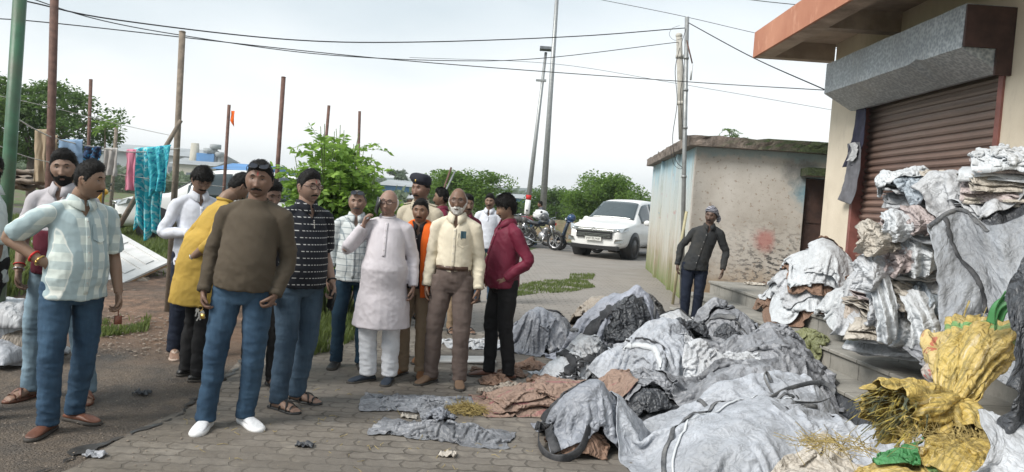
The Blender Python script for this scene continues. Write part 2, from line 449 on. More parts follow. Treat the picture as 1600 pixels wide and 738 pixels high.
F = [tuple(int(i) for i in f) for f in grid_faces(len(ys), len(prof))]
pshop(MB().add(V, F), 'shutter', s.m, smooth=False)
b = MB()
for k in range(nsl): b.box(WX + .062, WX + .072, YR + .002, YL - .002, PLAT + k * pitch - .003, PLAT + k * pitch + .004)
m_jamb = simple('jamb_paint', (.22, .085, .07), .6, .3, 6, .2)
b2 = MB(); b2.box(WX - .02, WX + .14, YR - .07, YR - .002, PLAT, ZTOP + .1); pshop(b2, 'shutter_rail', m_jamb)
b2 = MB(); b2.box(WX - .02, WX + .14, YL + .002, YL + .07, PLAT, ZTOP + .1); pshop(b2, 'shutter_rail', m_jamb)
# galvanised hood box over the shutter
BX = WX - .42
p1 = xpt(1288, 144, BX); p2 = xpt(1503, 77, BX)
hz = (p1.z + p2.z) / 2; htop = xpt(1510, 6, BX).z
hy0, hy1 = p2.y, p1.y
s = NT('galvanised'); v = s.n('ShaderNodeTexVoronoi', {'Vector': s.tc.outputs['Object'], 'Scale': 34.0})
n = s.noise(1.2, 5)
c = s.ramp(v.outputs['Distance'], [(.1, (.19, .215, .235)), (.5, (.30, .33, .35)), (.8, (.46, .49, .51))]); c = s.mix(s.ramp(n, [(.4, 0), (.7, .5)]), c, (.16, .165, .165))
drip = s.ramp(s.noise(2.0, 5, .7, s.vec('Object', (1, 9, .5))), [(.62, 0), (.70, .75)])
c = s.mix(drip, c, (.42, .42, .40))
s.set(Color=c, Rough=s.ramp(v.outputs['Distance'], [(0, .35), (1, .55)]), Metallic=.15).bump(s.noise(9, 4), .2, .01)
m_galv = s.m
V = []; nY = 24
prof2 = [(WX - .002, htop), (BX, htop), (BX, hz), (WX - .08, hz - .19), (WX - .002, hz - .18)]
for k in range(nY):
    y = hy0 + (hy1 - hy0) * k / (nY - 1)
    for q, (x_, z_) in enumerate(prof2):
        w_ = .012 * mnoise.noise(Vector((y * 2.3, q * 3.7, 2)))
        V.append((x_ + w_, y, z_ + w_ * 1.2 + (.03 * math.exp(-((y - hy0 - .75) / .05) ** 2) if q == 2 else 0)))
F = [(k * 5 + q, k * 5 + q + 1, (k + 1) * 5 + q + 1, (k + 1) * 5 + q) for k in range(nY - 1) for q in range(4)]
F += [tuple(range(5)), tuple(range((nY - 1) * 5 + 4, (nY - 1) * 5 - 1, -1))]
pshop(MB().add(V, F), 'shutter_hood', m_galv)
b = MB(); b.box(BX + .0, WX - .003, hy0 - .03, hy0 - .004, hz - .0, htop - .01); b.box(WX - .14, WX - .003, hy0 - .03, hy0 - .004, hz - .22, hz)
pshop(b, 'hood_end_plate', simple('rusty_plate', (.055, .028, .024), .7, .4, 7, .3, 20))
# canopy: slab with coffers and an orange fascia
c_out = dpt(1176, 91, 1).x  # placeholder ratio
Yc = cornY - .05
# outer edge X from pixel x of the far corner, at that depth
pc = dpt(1176, 91, Yc + .25); FX = pc.x; FB = pc.z; FT = dpt(1179, 51, Yc + .25).z; CY = Yc + .25
b = MB(); b.box(FX, FX + .03, -1, CY, FB + .004, FT)
s = NT('orange_fascia'); n = s.noise(6, 6, .65, s.vec('Object', (1, 1.0, .5), (R(35), 0, 0))); n2 = s.noise(1.5, 5)
c = s.ramp(n2, [(.3, (.38, .15, .09)), (.7, (.50, .23, .145))]); c = s.mix(s.ramp(n, [(.55, 0), (.66, .55)]), c, (.62, .34, .24))
s.set(Color=c, Rough=.85).bump(n, .2, .005)
pshop(b, 'fascia', s.m)
b = MB(); m_soff = simple('soffit_paint', (.42, .33, .26), .9, .2, 3, .2, 20, dirt=(.2, .15, .115), dscale=2)
b.box(FX + .03, WX + .3, -1, CY, FT - .12, FT + .02)        # slab
b.box(FX + .03, FX + .24, -1, CY, FB, FT - .12)             # edge beam
b.box(FX + .24, WX, CY - .16, CY - .001, FB + .001, FT - .121)
for yb in (CY - 1.75, CY - 3.4, CY - 5.0): b.box(FX + .241, WX, yb - .16, yb, FB + .001, FT - .121)
pshop(b, 'canopy', m_soff)
b = MB(); b.box(WX + .05, WX + 5.2, -1, cornY, ROOFZ - .3, ROOFZ); 
b.box(WX + .3, WX + 5, -.8, cornY - .3, 0, .1); pshop(b, 'roof', m_soff)

# ================================================================== STEPS in front of the shop
m_step = NT('step_stone'); s = m_step
g = s.tc.outputs['Object']; n = s.noise(2.2, 7, .65); n2 = s.noise(40, 4)
# UV.x runs along the step, joints every 0.45 m
uv = s.n('ShaderNodeSeparateXYZ', {'Vector': s.tc.outputs['UV']})
jo = s.math('PINGPONG', uv.outputs['X'], .24)
jm = s.math('LESS_THAN', jo, .0045)
c = s.ramp(n, [(.3, (.16, .155, .14)), (.5, (.255, .245, .22)), (.72, (.34, .32, .285))])
c = s.mix(s.ramp(s.noise(9, 6, .7), [(.5, 0), (.75, .6)]), c, (.13, .12, .105))
c = s.mix(jm, c, (.045, .04, .035))
s.set(Color=c, Rough=.7).bump(s.math('ADD', n, s.math('MULTIPLY', n2, .3)), .35, .008); m_step = s.m
st = empty('stone_steps', (3.2, 8, 0), label='grey stone tiled steps running along the front of the shop', cat='steps')
SA = Vector((2.62, 11.3)); SB = Vector((3.35, 4.0))
dS = (SB - SA).normalized(); nS = Vector((-dS.y, dS.x))
if nS.x < 0: nS = -nS
levels = [(.37, 0.0, .0), (.55, .36, .0)]
LOWER = (.19, -.34)
def step_block(name, off, z1, depth, a0=0.0):
    a = SA + nS * off + dS * a0; L_ = (SB - SA).length + 1.5 - a0
    V = []; F = []; UV = []
    P = [a, a + dS * L_, a + dS * L_ + nS * depth, a + nS * depth]
    # riser + overhanging tread with a chipped nose
    mb = MB(); mb.add([(p.x, p.y, 0.0) for p in P] + [(p.x, p.y, z1 - .035) for p in P], [(0,1,5,4),(1,2,6,5),(2,3,7,6),(3,0,4,7)])
    o = mb.build(name, m_step, None)
    P2 = [P[0] - nS * .025 - dS * .02, P[1] - nS * .025, P[2], P[3] - dS * .02]
    mb = MB(); mb.add([(p.x, p.y, z1 - .035) for p in P2] + [(p.x, p.y, z1) for p in P2], [(3,2,1,0),(4,5,6,7),(0,1,5,4),(1,2,6,5),(2,3,7,6),(3,0,4,7)])
    t = mb.build('tread', m_step, None, bevel=.006)
    for ob in (o, t):
        me = ob.data; uvl = me.uv_layers.new(name='UVMap')
        co = np.empty(len(me.vertices) * 3); me.vertices.foreach_get('co', co); co = co.reshape(-1, 3)
        li = np.empty(len(me.loops), int); me.loops.foreach_get('vertex_index', li)
        q = (co[:, :2] - np.array(SA)) @ np.array(dS); r = (co[:, :2] - np.array(SA)) @ np.array(nS) + co[:, 2]
        side = np.abs(q[li] - q.min()) < .03
        uvs = np.stack([q[li] + .1, r[li]], 1); uvl.data.foreach_set('uv', uvs.ravel())
        ob.parent = st; ob.matrix_parent_inverse = Matrix.Translation(st.location).inverted()
step_block('step', 0, .37, .36); step_block('step', -.36, .19, .36, .5); step_block('step', .36, .55, 2.2)

# ================================================================== SHED
SR = R(-4.3)
sc = gpt(1069, 474); 
def shp(u, v, z=0):   # u to the right along the front, v away along the side
    return Vector((sc.x + u * math.cos(SR) - v * math.sin(SR), sc.y + u * math.sin(SR) + v * math.cos(SR), z))
shed = empty('utility_shed', sc, SR, label='low flat roofed shed with flaking pale blue and stained plaster walls', cat='building')
def psh(mb, name, m, **k): return mb.build(name, m, shed, **k)
SH_H = 2.64; SL = 6.9; SWD = 3.6
s = NT('shed_front_plaster'); O = s.tc.outputs['Object']
sp = s.n('ShaderNodeSeparateXYZ', {'Vector': O}); n = s.noise(1.1, 7, .62); n2 = s.noise(5, 7, .7); n3 = s.noise(26, 4)
c = s.ramp(n, [(.3, (.36, .32, .275)), (.55, (.50, .465, .42)), (.75, (.60, .57, .53))])
low = s.math('ADD', sp.outputs['Z'], s.math('MULTIPLY', n2, .9))
c = s.mix(s.ramp(s.math('MULTIPLY', low, .5), [(.30, .85), (.62, 0)]), c, (.30, .19, .09))
# mould streaks, grey splashes in the lower right half
stv = s.noise(9, 4, .6, s.vec('Object', (1.0, 1, 2.0), (0, R(20), 0)))
msk = s.math('MULTIPLY', s.ramp(s.math('MULTIPLY', sp.outputs['X'], .5), [(.15, 0), (.6, 1)]), s.ramp(s.math('MULTIPLY', sp.outputs['Z'], .5), [(.42, 1), (.78, 0)]))
c = s.mix(s.math('MULTIPLY', s.ramp(stv, [(.50, 0), (.58, 1)]), s.math('MULTIPLY', msk, 1.0)), c, (.09, .085, .08))
c = s.mix(s.math('MULTIPLY', s.ramp(s.noise(15, 4, .65), [(.58, 0), (.64, .85)]), .8), c, (.24, .17, .12))
def blob(cx, cz, r):   # soft round stain on the front wall
    dx = s.math('SUBTRACT', sp.outputs['X'], cx); dz = s.math('SUBTRACT', sp.outputs['Z'], cz)
    d = s.math('SQRT', s.math('ADD', s.math('MULTIPLY', dx, dx), s.math('MULTIPLY', dz, dz)))
    return s.ramp(s.math('ADD', s.math('MULTIPLY', d, 1 / r), s.math('MULTIPLY', s.math('SUBTRACT', n2, .5), 1.6)), [(.35, 1), (1.0, 0)])
c = s.mix(s.math('MULTIPLY', blob(1.22, 1.15, .24), .7), c, (.40, .13, .11))
c = s.mix(s.math('MULTIPLY', blob(1.95, 2.05, .42), .8), c, (.10, .26, .34))
c = s.mix(s.math('MULTIPLY', blob(1.75, 2.35, .40), .8), c, (.15, .155, .15))
top = s.ramp(s.math('ADD', s.math('MULTIPLY', sp.outputs['Z'], .5), s.math('MULTIPLY', n2, .12)), [(1.27 * .5 * 2 - .02, 0), (1.0, 0)])
tb = s.math('ADD', sp.outputs['Z'], s.math('MULTIPLY', n2, .35))
c = s.mix(s.ramp(s.math('SUBTRACT', tb, 2.0), [(.66, 0), (.74, .6)]), c, (.22, .34, .38))
s.set(Color=c, Rough=.92).bump(s.math('ADD', n2, s.math('MULTIPLY', n3, .4)), .5, .015); m_sf = s.m
s = NT('shed_side_plaster'); O = s.tc.outputs['Object']
sp = s.n('ShaderNodeSeparateXYZ', {'Vector': O}); n = s.noise(1.3, 7, .62); n2 = s.noise(5, 7, .7)
nv = s.noise(2.2, 6, .65, s.vec('Object', (1, 1.6, .35)))
c = s.ramp(s.math('ADD', s.math('MULTIPLY', sp.outputs['Z'], .28), s.math('MULTIPLY', nv, .6)), [(.45, (.38, .33, .26)), (.62, (.50, .49, .44)), (.90, (.46, .52, .53)), (1.08, (.33, .47, .53))])
c = s.mix(s.ramp(s.math('ADD', s.math('MULTIPLY', sp.outputs['Z'], .6), s.math('MULTIPLY', nv, .9)), [(.42, .95), (.85, 0)]), c, (.115, .16, .025))
c = s.mix(s.ramp(s.noise(3, 5, .6, s.vec('Object', (1, 4.0, .2))), [(.56, 0), (.68, .55)]), c, (.18, .19, .10))
c = s.mix(s.ramp(s.noise(4.5, 3, .5), [(.66, 0), (.72, .55)]), c, (.45, .2, .2))
c = s.mix(s.ramp(s.noise(5.5, 3, .5, s.vec('Object', (2, 2, 2))), [(.66, 0), (.72, .6)]), c, (.10, .25, .42))
s.set(Color=c, Rough=.92).bump(s.math('ADD', n2, nv), .5, .015); m_ss = s.m
DX0, DX1, DZ = 1.82, 2.55, 2.24
b = MB(); b.box(0, DX0, 0, .15, -.02, SH_H); b.box(DX0, DX1, 0, .15, DZ, SH_H); b.box(DX1, SWD, 0, .15, -.02, SH_H); psh(b, 'front_wall', m_sf)
b = MB(); b.box(0, .149, .151, SL, -.02, SH_H); b.box(-.06, -.001, 1.9, 2.1, 0, SH_H - .01); b.box(-.06, -.001, 4.4, 4.6, 0, SH_H - .01); psh(b, 'side_wall', m_ss)
b = MB(); b.box(.15, SWD, SL - .15, SL, 0, SH_H); b.box(SWD - .15, SWD - .001, .151, SL - .151, 0, SH_H); psh(b, 'rear_wall', m_ss)
b = MB(); b.box(DX0 + .01, DX1 - .01, .08, .12, 0, DZ - .01)
for k in range(1, 4): b.box(DX0 + .03, DX1 - .03, .065, .079, k * .5, k * .5 + .04)
psh(b, 'door', simple('old_door', (.045, .022, .016), .8, .4, 8, .3))
b = MB(); b.box(DX0 - .10, DX1 + .5, -.42, -.001, DZ + .02, DZ + .15)
s = NT('mossy_concrete'); n = s.noise(4, 7, .7); n2 = s.noise(25, 4)
geo = s.n('ShaderNodeNewGeometry'); up = s.n('ShaderNodeSeparateXYZ', {'Vector': geo.outputs['Normal']}).outputs['Z']
c = s.ramp(n, [(.3, (.09, .075, .065)), (.55, (.20, .165, .14)), (.75, (.30, .24, .20))])
sx = s.n('ShaderNodeSeparateXYZ', {'Vector': s.tc.outputs['Object']})
mz = s.math('ADD', s.math('MULTIPLY', sx.outputs['X'], .30), s.math('MULTIPLY', s.noise(2.2, 5, .6), .8))
c = s.mix(s.ramp(s.math('ADD', mz, s.math('MULTIPLY', up, .4)), [(.62, 0), (.85, .97)]), c, s.ramp(n2, [(.3, (.012, .018, .007)), (.6, (.03, .045, .012)), (.8, (.06, .085, .02))]))
s.set(Color=c, Rough=.95).bump(s.math('ADD', n, n2), .8, .03); m_moss = s.m
psh(b, 'door_hood', m_moss)
# roof slab with a crumbling edge
V = []; F = []
def slab(x0, x1, y0, y1, z0, z1, st_=.09):
    def edge():
        pts = []
        for a, bb in (((x0, y0), (x1, y0)), ((x1, y0), (x1, y1)), ((x1, y1), (x0, y1)), ((x0, y1), (x0, y0))):
            L_ = math.dist(a, bb); n = int(L_ / st_)
            for q in range(n): pts.append((a[0] + (bb[0] - a[0]) * q / n, a[1] + (bb[1] - a[1]) * q / n))
        return pts
    E = edge(); n = len(E); rings = []
    for k, t in enumerate((0, .35, .7, 1)):
        for (x, y) in E:
            w1 = mnoise.noise(Vector((x * 5, y * 5, t * 3))) * .03 + mnoise.noise(Vector((x * 14, y * 14, t * 5))) * .018
            cx, cy = (x0 + x1) / 2, (y0 + y1) / 2; d = Vector((x - cx, y - cy)).normalized()
            zz_ = z0 + (z1 - z0) * t + (mnoise.noise(Vector((x * 4, y * 4, 7))) * .035 + mnoise.noise(Vector((x * 11, y * 11, 7))) * .02) * (1 if t == 1 else .3)
            V.append((x + d.x * w1, y + d.y * w1, zz_))
    for k in range(3):
        for i in range(n): F.append((k * n + i, k * n + (i + 1) % n, (k + 1) * n + (i + 1) % n, (k + 1) * n + i))
    F.append(tuple(range(n - 1, -1, -1))); F.append(tuple(range(3 * n, 4 * n)))
slab(-.16, SWD + .3, -.22, SL + .15, SH_H, SH_H + .17)
psh(MB().add(V, F), 'roof_slab', m_moss, smooth=False)
# ================================================================== PEOPLE
DG = None
def fuse(parts, voxel, smooth=3, name='body'):
    """union of closed lofts -> one continuous surface (V, F)"""
    V = []; F = []; n = 0
    for v, f in parts:
        V.append(np.asarray(v)); F += [tuple(i + n for i in q) for q in f]; n += len(v)
    me = np_mesh('tmp', np.concatenate(V), F)
    bm = bmesh.new(); bm.from_mesh(me)
    for isl in [bm.faces[:]]: bmesh.ops.recalc_face_normals(bm, faces=isl)
    bm.to_mesh(me); bm.free()
    o = bpy.data.objects.new('tmp', me); col.objects.link(o)
    r = o.modifiers.new('r', 'REMESH'); r.mode = 'VOXEL'; r.voxel_size = voxel; r.adaptivity = 0
    if smooth:
        sm = o.modifiers.new('s', 'SMOOTH'); sm.factor = .5; sm.iterations = smooth
    dg = bpy.context.evaluated_depsgraph_get(); dg.update()
    m2 = bpy.data.meshes.new_from_object(o.evaluated_get(dg))
    bpy.data.objects.remove(o); bpy.data.meshes.remove(me)
    return m2
def get_co(me):
    a = np.empty(len(me.vertices) * 3, np.float32); me.vertices.foreach_get('co', a); return a.reshape(-1, 3).astype(float)
def get_no(me):
    a = np.empty(len(me.vertices) * 3, np.float32); me.vertices.foreach_get('normal', a); return a.reshape(-1, 3).astype(float)
def set_co(me, V):
    me.vertices.foreach_set('co', V.astype(np.float32).ravel()); me.update()
def smooth_me(me):
    me.polygons.foreach_set('use_smooth', np.ones(len(me.polygons), bool)); me.update()
def set_col(me, C, name='Col'):
    a = me.color_attributes.new(name, 'FLOAT_COLOR', 'POINT')
    a.data.foreach_set('color', np.concatenate([C, np.ones((len(C), 1))], 1).astype(np.float32).ravel())

def skin_mat(name):
    s = NT(name); a = s.attr('Col'); n = s.noise(25, 4); n2 = s.noise(180, 2)
    c = s.mix(s.ramp(n, [(.3, .0), (.7, .28)]), a, s.mix(1.0, a, (.72, .62, .56), 'MULTIPLY'))
    s.set(Color=c, Rough=.52, Specular=.38).bump(n2, .12, .002)
    s.b.inputs['Subsurface Weight'].default_value = .08; s.b.inputs['Subsurface Radius'].default_value = (.012, .005, .003)
    s.b.inputs['Subsurface Scale'].default_value = .5
    return s.m
M_SKIN = skin_mat('skin')
def hair_mat(name, c):
    s = NT(name); n = s.noise(1.0, 5, .7, s.vec('Object', (90, 30, 30)))
    s.set(Color=s.ramp(n, [(.3, tuple(x * .6 for x in c)), (.75, tuple(x * 1.5 for x in c))]), Rough=.62, Specular=.18).bump(n, .9, .006); return s.m
M_HAIR = {'black': hair_mat('hair_black', (.008, .007, .0065)), 'grey': hair_mat('hair_grey', (.42, .40, .38)), 'salt': hair_mat('hair_salt', (.09, .085, .08)),
          'white': hair_mat('hair_white', (.62, .60, .57))}
def fabric(name, c, rough=.85, weave=260, var=.12, dirt=None, pattern=None, sheen=0, bump=.25):
    s = NT(name); O = s.tc.outputs['Object']; n = s.noise(5, 5, .6); n2 = s.noise(weave, 2)
    lo = tuple(x * (1 - var) for x in c); hi = tuple(x * (1 + var) for x in c)
    base = s.ramp(n, [(.3, lo), (.7, hi)])
    if pattern: base = pattern(s, base)
    if dirt: base = s.mix(s.ramp(s.noise(3, 6, .65), [(.48, 0), (.75, .7)]), base, dirt)
    wr = s.noise(14, 4, .6, dist=1.2)
    s.set(Color=base, Rough=rough, Specular=.25).bump(s.math('ADD', s.math('MULTIPLY', n2, .25), wr), bump, .01); return s.m
def bands(s, v, per, w, soft=.002):
    p = s.math('PINGPONG', s.math('ADD', v, 50 * per), per / 2)
    return s.n('ShaderNodeMapRange', {'Value': p, 'From Min': w / 2 - soft, 'From Max': w / 2 + soft, 'To Min': 1.0, 'To Max': 0.0}).outputs[0]
def xz(s, k=.8):
    sp = s.n('ShaderNodeSeparateXYZ', {'Vector': s.tc.outputs['Object']})
    return s.math('MULTIPLY_ADD', sp.outputs['Y'], k, sp.outputs['X']), sp.outputs['Z'], sp
def pat_plaid(s, base):
    x, z, _ = xz(s)
    A = s.mix(bands(s, x, .10, .048), base, (.35, .44, .46)); B = s.mix(s.math('MULTIPLY', bands(s, z, .105, .05), .62), A, (.34, .43, .45))
    return s.mix(s.math('MULTIPLY', bands(s, s.math('ADD', x, .026), .10, .004, .001), .6), B, (.80, .80, .74))
def pat_check(s, base):
    x, z, _ = xz(s)
    A = s.mix(s.math('MULTIPLY', bands(s, x, .058, .007), .75), base, (.13, .17, .20)); return s.mix(s.math('MULTIPLY', bands(s, z, .058, .007), .75), A, (.13, .17, .20))
def pat_dash(s, base):
    x, z, _ = xz(s)
    d = s.math('MULTIPLY', bands(s, z, .047, .0055, .001), s.math('GREATER_THAN', s.math('PINGPONG', s.math('ADD', x, 5), .011), .0045)); return s.mix(d, base, (.5, .5, .5))
def pat_stripe(s, base):
    x, z, _ = xz(s); return s.mix(s.math('MULTIPLY', bands(s, x, .03, .005), .5), base, (.32, .36, .38))
def pat_polo(s, base):
    x, z, _ = xz(s); return s.mix(s.n('ShaderNodeMapRange', {'Value': z, 'From Min': 1.155, 'From Max': 1.165}).outputs[0], (.11, .018, .032), base)
def pat_jean(s, base):
    x, z, sp = xz(s, 0)
    f = s.ramp(s.noise(2.8, 4, .6), [(.40, 0), (.66, .8)])
    c = s.mix(f, base, s.mix(1.0, base, (1.85, 1.7, 1.55), 'MULTIPLY'))
    st_ = s.noise(40, 3, .7, s.vec('Object', (1, 1, .12))); c = s.mix(s.ramp(st_, [(.45, 0), (.75, .4)]), c, s.mix(1.0, c, (.6, .62, .66), 'MULTIPLY'))
    return s.mix(s.math('MULTIPLY', bands(s, s.math('ADD', s.math('ABSOLUTE', sp.outputs['X']), -.165 + 50), 100.0, .006, .001), .5), c, (.30, .22, .12))
def pat_turban(s, base):
    x, z, _ = xz(s); v = s.math('ADD', s.math('MULTIPLY', z, 1.0), s.math('MULTIPLY', s.noise(14, 2), .05))
    return s.mix(bands(s, v, .026, .011), base, (.05, .055, .08))
# -------------------- head
def head_grid(nu=84, nv=64):
    V, F = sphere(nu, nv)
    # pole up; front is -y
    return V, F
HV, HF = head_grid()
def head_shape(S, o):
    """unit directions -> head surface (front -y, origin between the ears/eyes level)"""
    wd = o.get('wide', 1.0); x = S[:, 0] * .078 * wd; y = S[:, 1] * .096; z = S[:, 2] * .119
    lo = np.clip(-z / .119, 0, 1)
    jaw = o.get('jaw', .15)
    x = x * (1 - jaw * lo ** 1.6); x = x * (1 + .07 * np.clip(1 - (z / .06) ** 2, 0, 1))
    back = np.clip(y / .096, 0, 1); y = y * np.where(y > 0, 1 - .32 * lo, 1.0)
    fr = (S[:, 1] < 0)
    ax = np.abs(x)
    # flatter face plane
    y = np.where(fr, -.088 * (np.abs(y) / .096) ** .80 - .004 * lo, y)
    g = lambda cx, cz, sx, sz: np.exp(-((ax - cx) / sx) ** 2 - ((z - cz) / sz) ** 2)
    d = np.zeros(len(S))
    tn = np.clip((.020 - z) / .062, 0, 1); nose = tn * np.where(z < -.042, np.exp(-((z + .042) / .0085) ** 2), 1)
    d += .022 * nose * np.exp(-(ax / (.0085 + .006 * tn)) ** 2)
    d += .008 * g(.0125, -.037, .007, .008)
    d -= .0115 * g(.031, .010, .017, .013)
    d += .0055 * g(.026, .031, .026, .008)
    d += .0045 * g(.046, -.022, .018, .02) + o.get('chub', 0) * g(.05, -.055, .03, .03)
    d += .0060 * np.exp(-(ax / .024) ** 2) * np.exp(-((z + .065) / .0055) ** 2)
    d -= .0030 * np.exp(-(ax / .026) ** 2) * np.exp(-((z + .0725) / .0028) ** 2)
    d += .0065 * np.exp(-(ax / .020) ** 2) * np.exp(-((z + .079) / .0055) ** 2)
    d -= .0040 * np.exp(-(ax / .02) ** 2) * np.exp(-((z + .092) / .006) ** 2)
    d += .0080 * g(0, -.107, .022, .013)
    d -= .0035 * np.exp(-(((ax - (.024 + (-.04 - z) * .35)) / .006) ** 2)) * np.where((z < -.038) & (z > -.078), 1, 0)   # nasolabial fold
    y = y - d * fr
    return np.stack([x, y, z], 1)
def az_of(P): return np.arctan2(np.abs(P[:, 0]), -P[:, 1])
def shell(o, mask, thick, name, m, parent, M, rough=.003, fr=60, inset=.004, seed=0, strands=0, slen=.018, comb_dir=(.5, .6, -.5)):
    """hair / beard / cap as a shell standing off the head where mask is 1"""
    P = head_shape(HV, o); C = P / np.linalg.norm(P, axis=1)[:, None]
    k = mask(P); th = thick(P) if callable(thick) else thick
    nn = fbm(P * fr + seed, 2) * rough + fbm(P * fr * .3 + seed * 2 + 5, 2) * rough * 1.5
    Q = P + C * ((k * (th + nn + inset)) - inset)[:, None]
    keep = np.array([max(k[list(f)]) > .02 for f in HF]); F = [f for f, q in zip(HF, keep) if q]
    if not F: return None
    used = sorted({i for f in F for i in f}); mp_ = {a: i for i, a in enumerate(used)}
    VV = xf(Q[used], M); FF = [tuple(mp_[i] for i in f) for f in F]
    if strands:
        rg = np.random.default_rng(int(seed * 7) + 5); fi = rg.integers(0, len(F), strands); A0 = np.array([Q[list(F[i])].mean(0) for i in fi]); kk = np.array([k[list(F[i])].mean() for i in fi]); A0 = A0[kk > .15]; n_ = len(A0)
        C0 = A0 / np.linalg.norm(A0, axis=1)[:, None]; comb = np.array(comb_dir, float) + rg.normal(size=(n_, 3)) * .35; comb = comb - C0 * (comb * C0).sum(1)[:, None]; comb /= np.linalg.norm(comb, axis=1)[:, None] + 1e-9
        l = rg.uniform(.5, 1.2, n_)[:, None] * slen; sd = np.cross(comb, C0) * .0013; A0 = A0 - C0 * .002; T0 = A0 + comb * l + C0 * l * rg.uniform(.12, .5, n_)[:, None]; M0 = (A0 + T0) / 2 + C0 * l * .12
        SV = np.stack([A0 - sd, A0 + sd, M0 + sd, M0 - sd, T0 + sd * .3, T0 - sd * .3], 1).reshape(-1, 3); b0 = len(VV); VV = np.concatenate([VV, xf(SV, M)])
        for i in range(n_): FF += [(b0 + 6 * i, b0 + 6 * i + 1, b0 + 6 * i + 2, b0 + 6 * i + 3), (b0 + 6 * i + 3, b0 + 6 * i + 2, b0 + 6 * i + 4, b0 + 6 * i + 5)]
    return link(name, np_mesh(name, VV, FF), m, parent)
def hairline(P, front=.066, temple=.045, side=.0, nape=-.075):
    a = az_of(P); zl = np.interp(a, [0, .55, .85, 1.15, 1.38, 1.5, 1.75, 2.3, 3.15], [front, front - .004, temple, .018, -.02 + side, .0, .012, nape + .01, nape])
    zl = zl + .005 * pn(P * 60) + .003 * pn(P * 150)
    return np.where(P[:, 2] - zl > -.004, .25 * sstep(-.004, .002, P[:, 2] - zl) + .75 * sstep(0, .030, P[:, 2] - zl), 0)
def make_head(root, body_col, o, M, skin):
    """returns verts/faces/colours of head+ears; adds hair etc. as children"""
    P = head_shape(HV, o); a = az_of(P); C = np.tile(skin, (len(P), 1)); x, y, z = P.T; ax = np.abs(x); fr = y < 0
    lips = np.exp(-(ax / .021) ** 4) * np.exp(-((z + .0725) / .0095) ** 4) * fr
    C = C * (1 - lips[:, None] * np.array([.05, .24, .22]))
    eye = np.exp(-((ax - .031) / .02) ** 2 - ((z - .008) / .015) ** 2) * fr; C = C * (1 - .15 * eye[:, None])
    st = sstep(-.045, -.06, z) * (a < 1.5) * o.get('stubble', .25); C = C * (1 - st[:, None] * np.array([.45, .38, .3]))
    if o.get('tilak'): 
        t = np.exp(-(ax / .004) ** 2 - ((z - .045) / .012) ** 2) * fr; C = C * (1 - t[:, None]) + np.array([.5, .03, .03]) * t[:, None]
    V = [P]; F = list(HF); n = len(P); Cs = [C]
    for s_ in (-1, 1):
        ev, ef = sphere(14, 12); e = ev.copy()
        q = e * np.array([.009, .018, .031]); rr = np.hypot(e[:, 1] , e[:, 2]); q[:, 0] += -.006 * s_ * np.exp(-(rr / .5) ** 2) * 0
        q[:, 0] -= .005 * np.exp(-(rr / .55) ** 2) * (e[:, 0] * s_ > 0) * s_
        q[:, 1] *= (1 + .25 * (e[:, 2]));
        rot = np.array(Matrix.Rotation(R(-22) * s_, 3, 'Z') @ Matrix.Rotation(R(-10), 3, 'X'))
        q = q @ rot.T + np.array([s_ * (.0775 * o.get('wide', 1)), .012, -.006])
        V.append(q); F += [tuple(i + n for i in f) for f in ef]; n += len(q); Cs.append(np.tile(skin * np.array([.9, .82, .8]), (len(q), 1)))
    V = xf(np.concatenate(V), M)
    hair = o.get('hair', 'full'); hc = M_HAIR[o.get('hair_col', 'black')]
    if hair == 'full':
        th = lambda P: o.get('vol', .014) * (.22 + 1.1 * sstep(.0, .10, P[:, 2])) + o.get('quiff', .006) * sstep(.02, -.06, P[:, 1]) * sstep(.05, .09, P[:, 2])
        shell(o, lambda P: hairline(P, o.get('front', .066)), th, 'hair', hc, root, M, .0045, 40, seed=o.get('seed', 0), strands=1500, slen=.020)
    elif hair == 'fringe':   # thick hair swept over the brow
        shell(o, lambda P: hairline(P, .036, .026, -.0, -.085), lambda P: .016 + .014 * sstep(-.02, .09, P[:, 2]), 'hair', hc, root, M, .005, 40, seed=o.get('seed', 0), strands=1800, slen=.028, comb_dir=(.4, -.5, -.6))
    elif hair == 'receding':
        shell(o, lambda P: hairline(P, .088, .075, 0), .007, 'hair', hc, root, M, .002, 70)
    elif hair == 'sides':
        shell(o, lambda P: hairline(P, .2, .2, -.01) * 0 + sstep(1.25, 1.45, az_of(P)) * sstep(.052, .035, P[:, 2]) * sstep(-.08, -.065, P[:, 2]), .005, 'hair', hc, root, M, .0015, 80)
    fc = M_HAIR[o.get('beard_col', o.get('hair_col', 'black'))]
    b = o.get('beard')
    if b:
        def bm_(P):
            a = az_of(P); z = P[:, 2]; ax = np.abs(P[:, 0])
            k = sstep(-.036, -.05, z - .035 * sstep(.7, 1.3, a)) * sstep(1.62, 1.45, a) * (z > -.15)
            mouth = np.exp(-(ax / .019) ** 4) * np.exp(-((z + .0745) / .0085) ** 4) * (P[:, 1] < 0)
            nose = np.exp(-(ax / .020) ** 4) * np.exp(-((z + .038) / .014) ** 4)
            cheek = np.exp(-((ax - .04) / .018) ** 4 - ((z + .042) / .016) ** 4) * (a < .9)
            return np.clip(k * (1 - mouth) * (1 - nose) * (1 - cheek), 0, 1)
        shell(o, bm_, lambda P: b * (.5 + .7 * sstep(-.07, -.11, P[:, 2])), 'beard', fc, root, M, .002, 90, strands=700, slen=.009, comb_dir=(0, -.2, -1))
    if o.get('moustache', .005):
        shell(o, lambda P: np.exp(-(np.abs(P[:, 0]) / .034) ** 6) * np.exp(-((P[:, 2] + .0560 + .20 * np.abs(P[:, 0])) / .0052) ** 4) * (P[:, 1] < 0), o.get('moustache', .005) * 1.2, 'moustache', fc, root, M, .001, 110, inset=.003)
    ebc = M_HAIR['salt' if o.get('hair_col') in ('grey', 'white') else 'black']
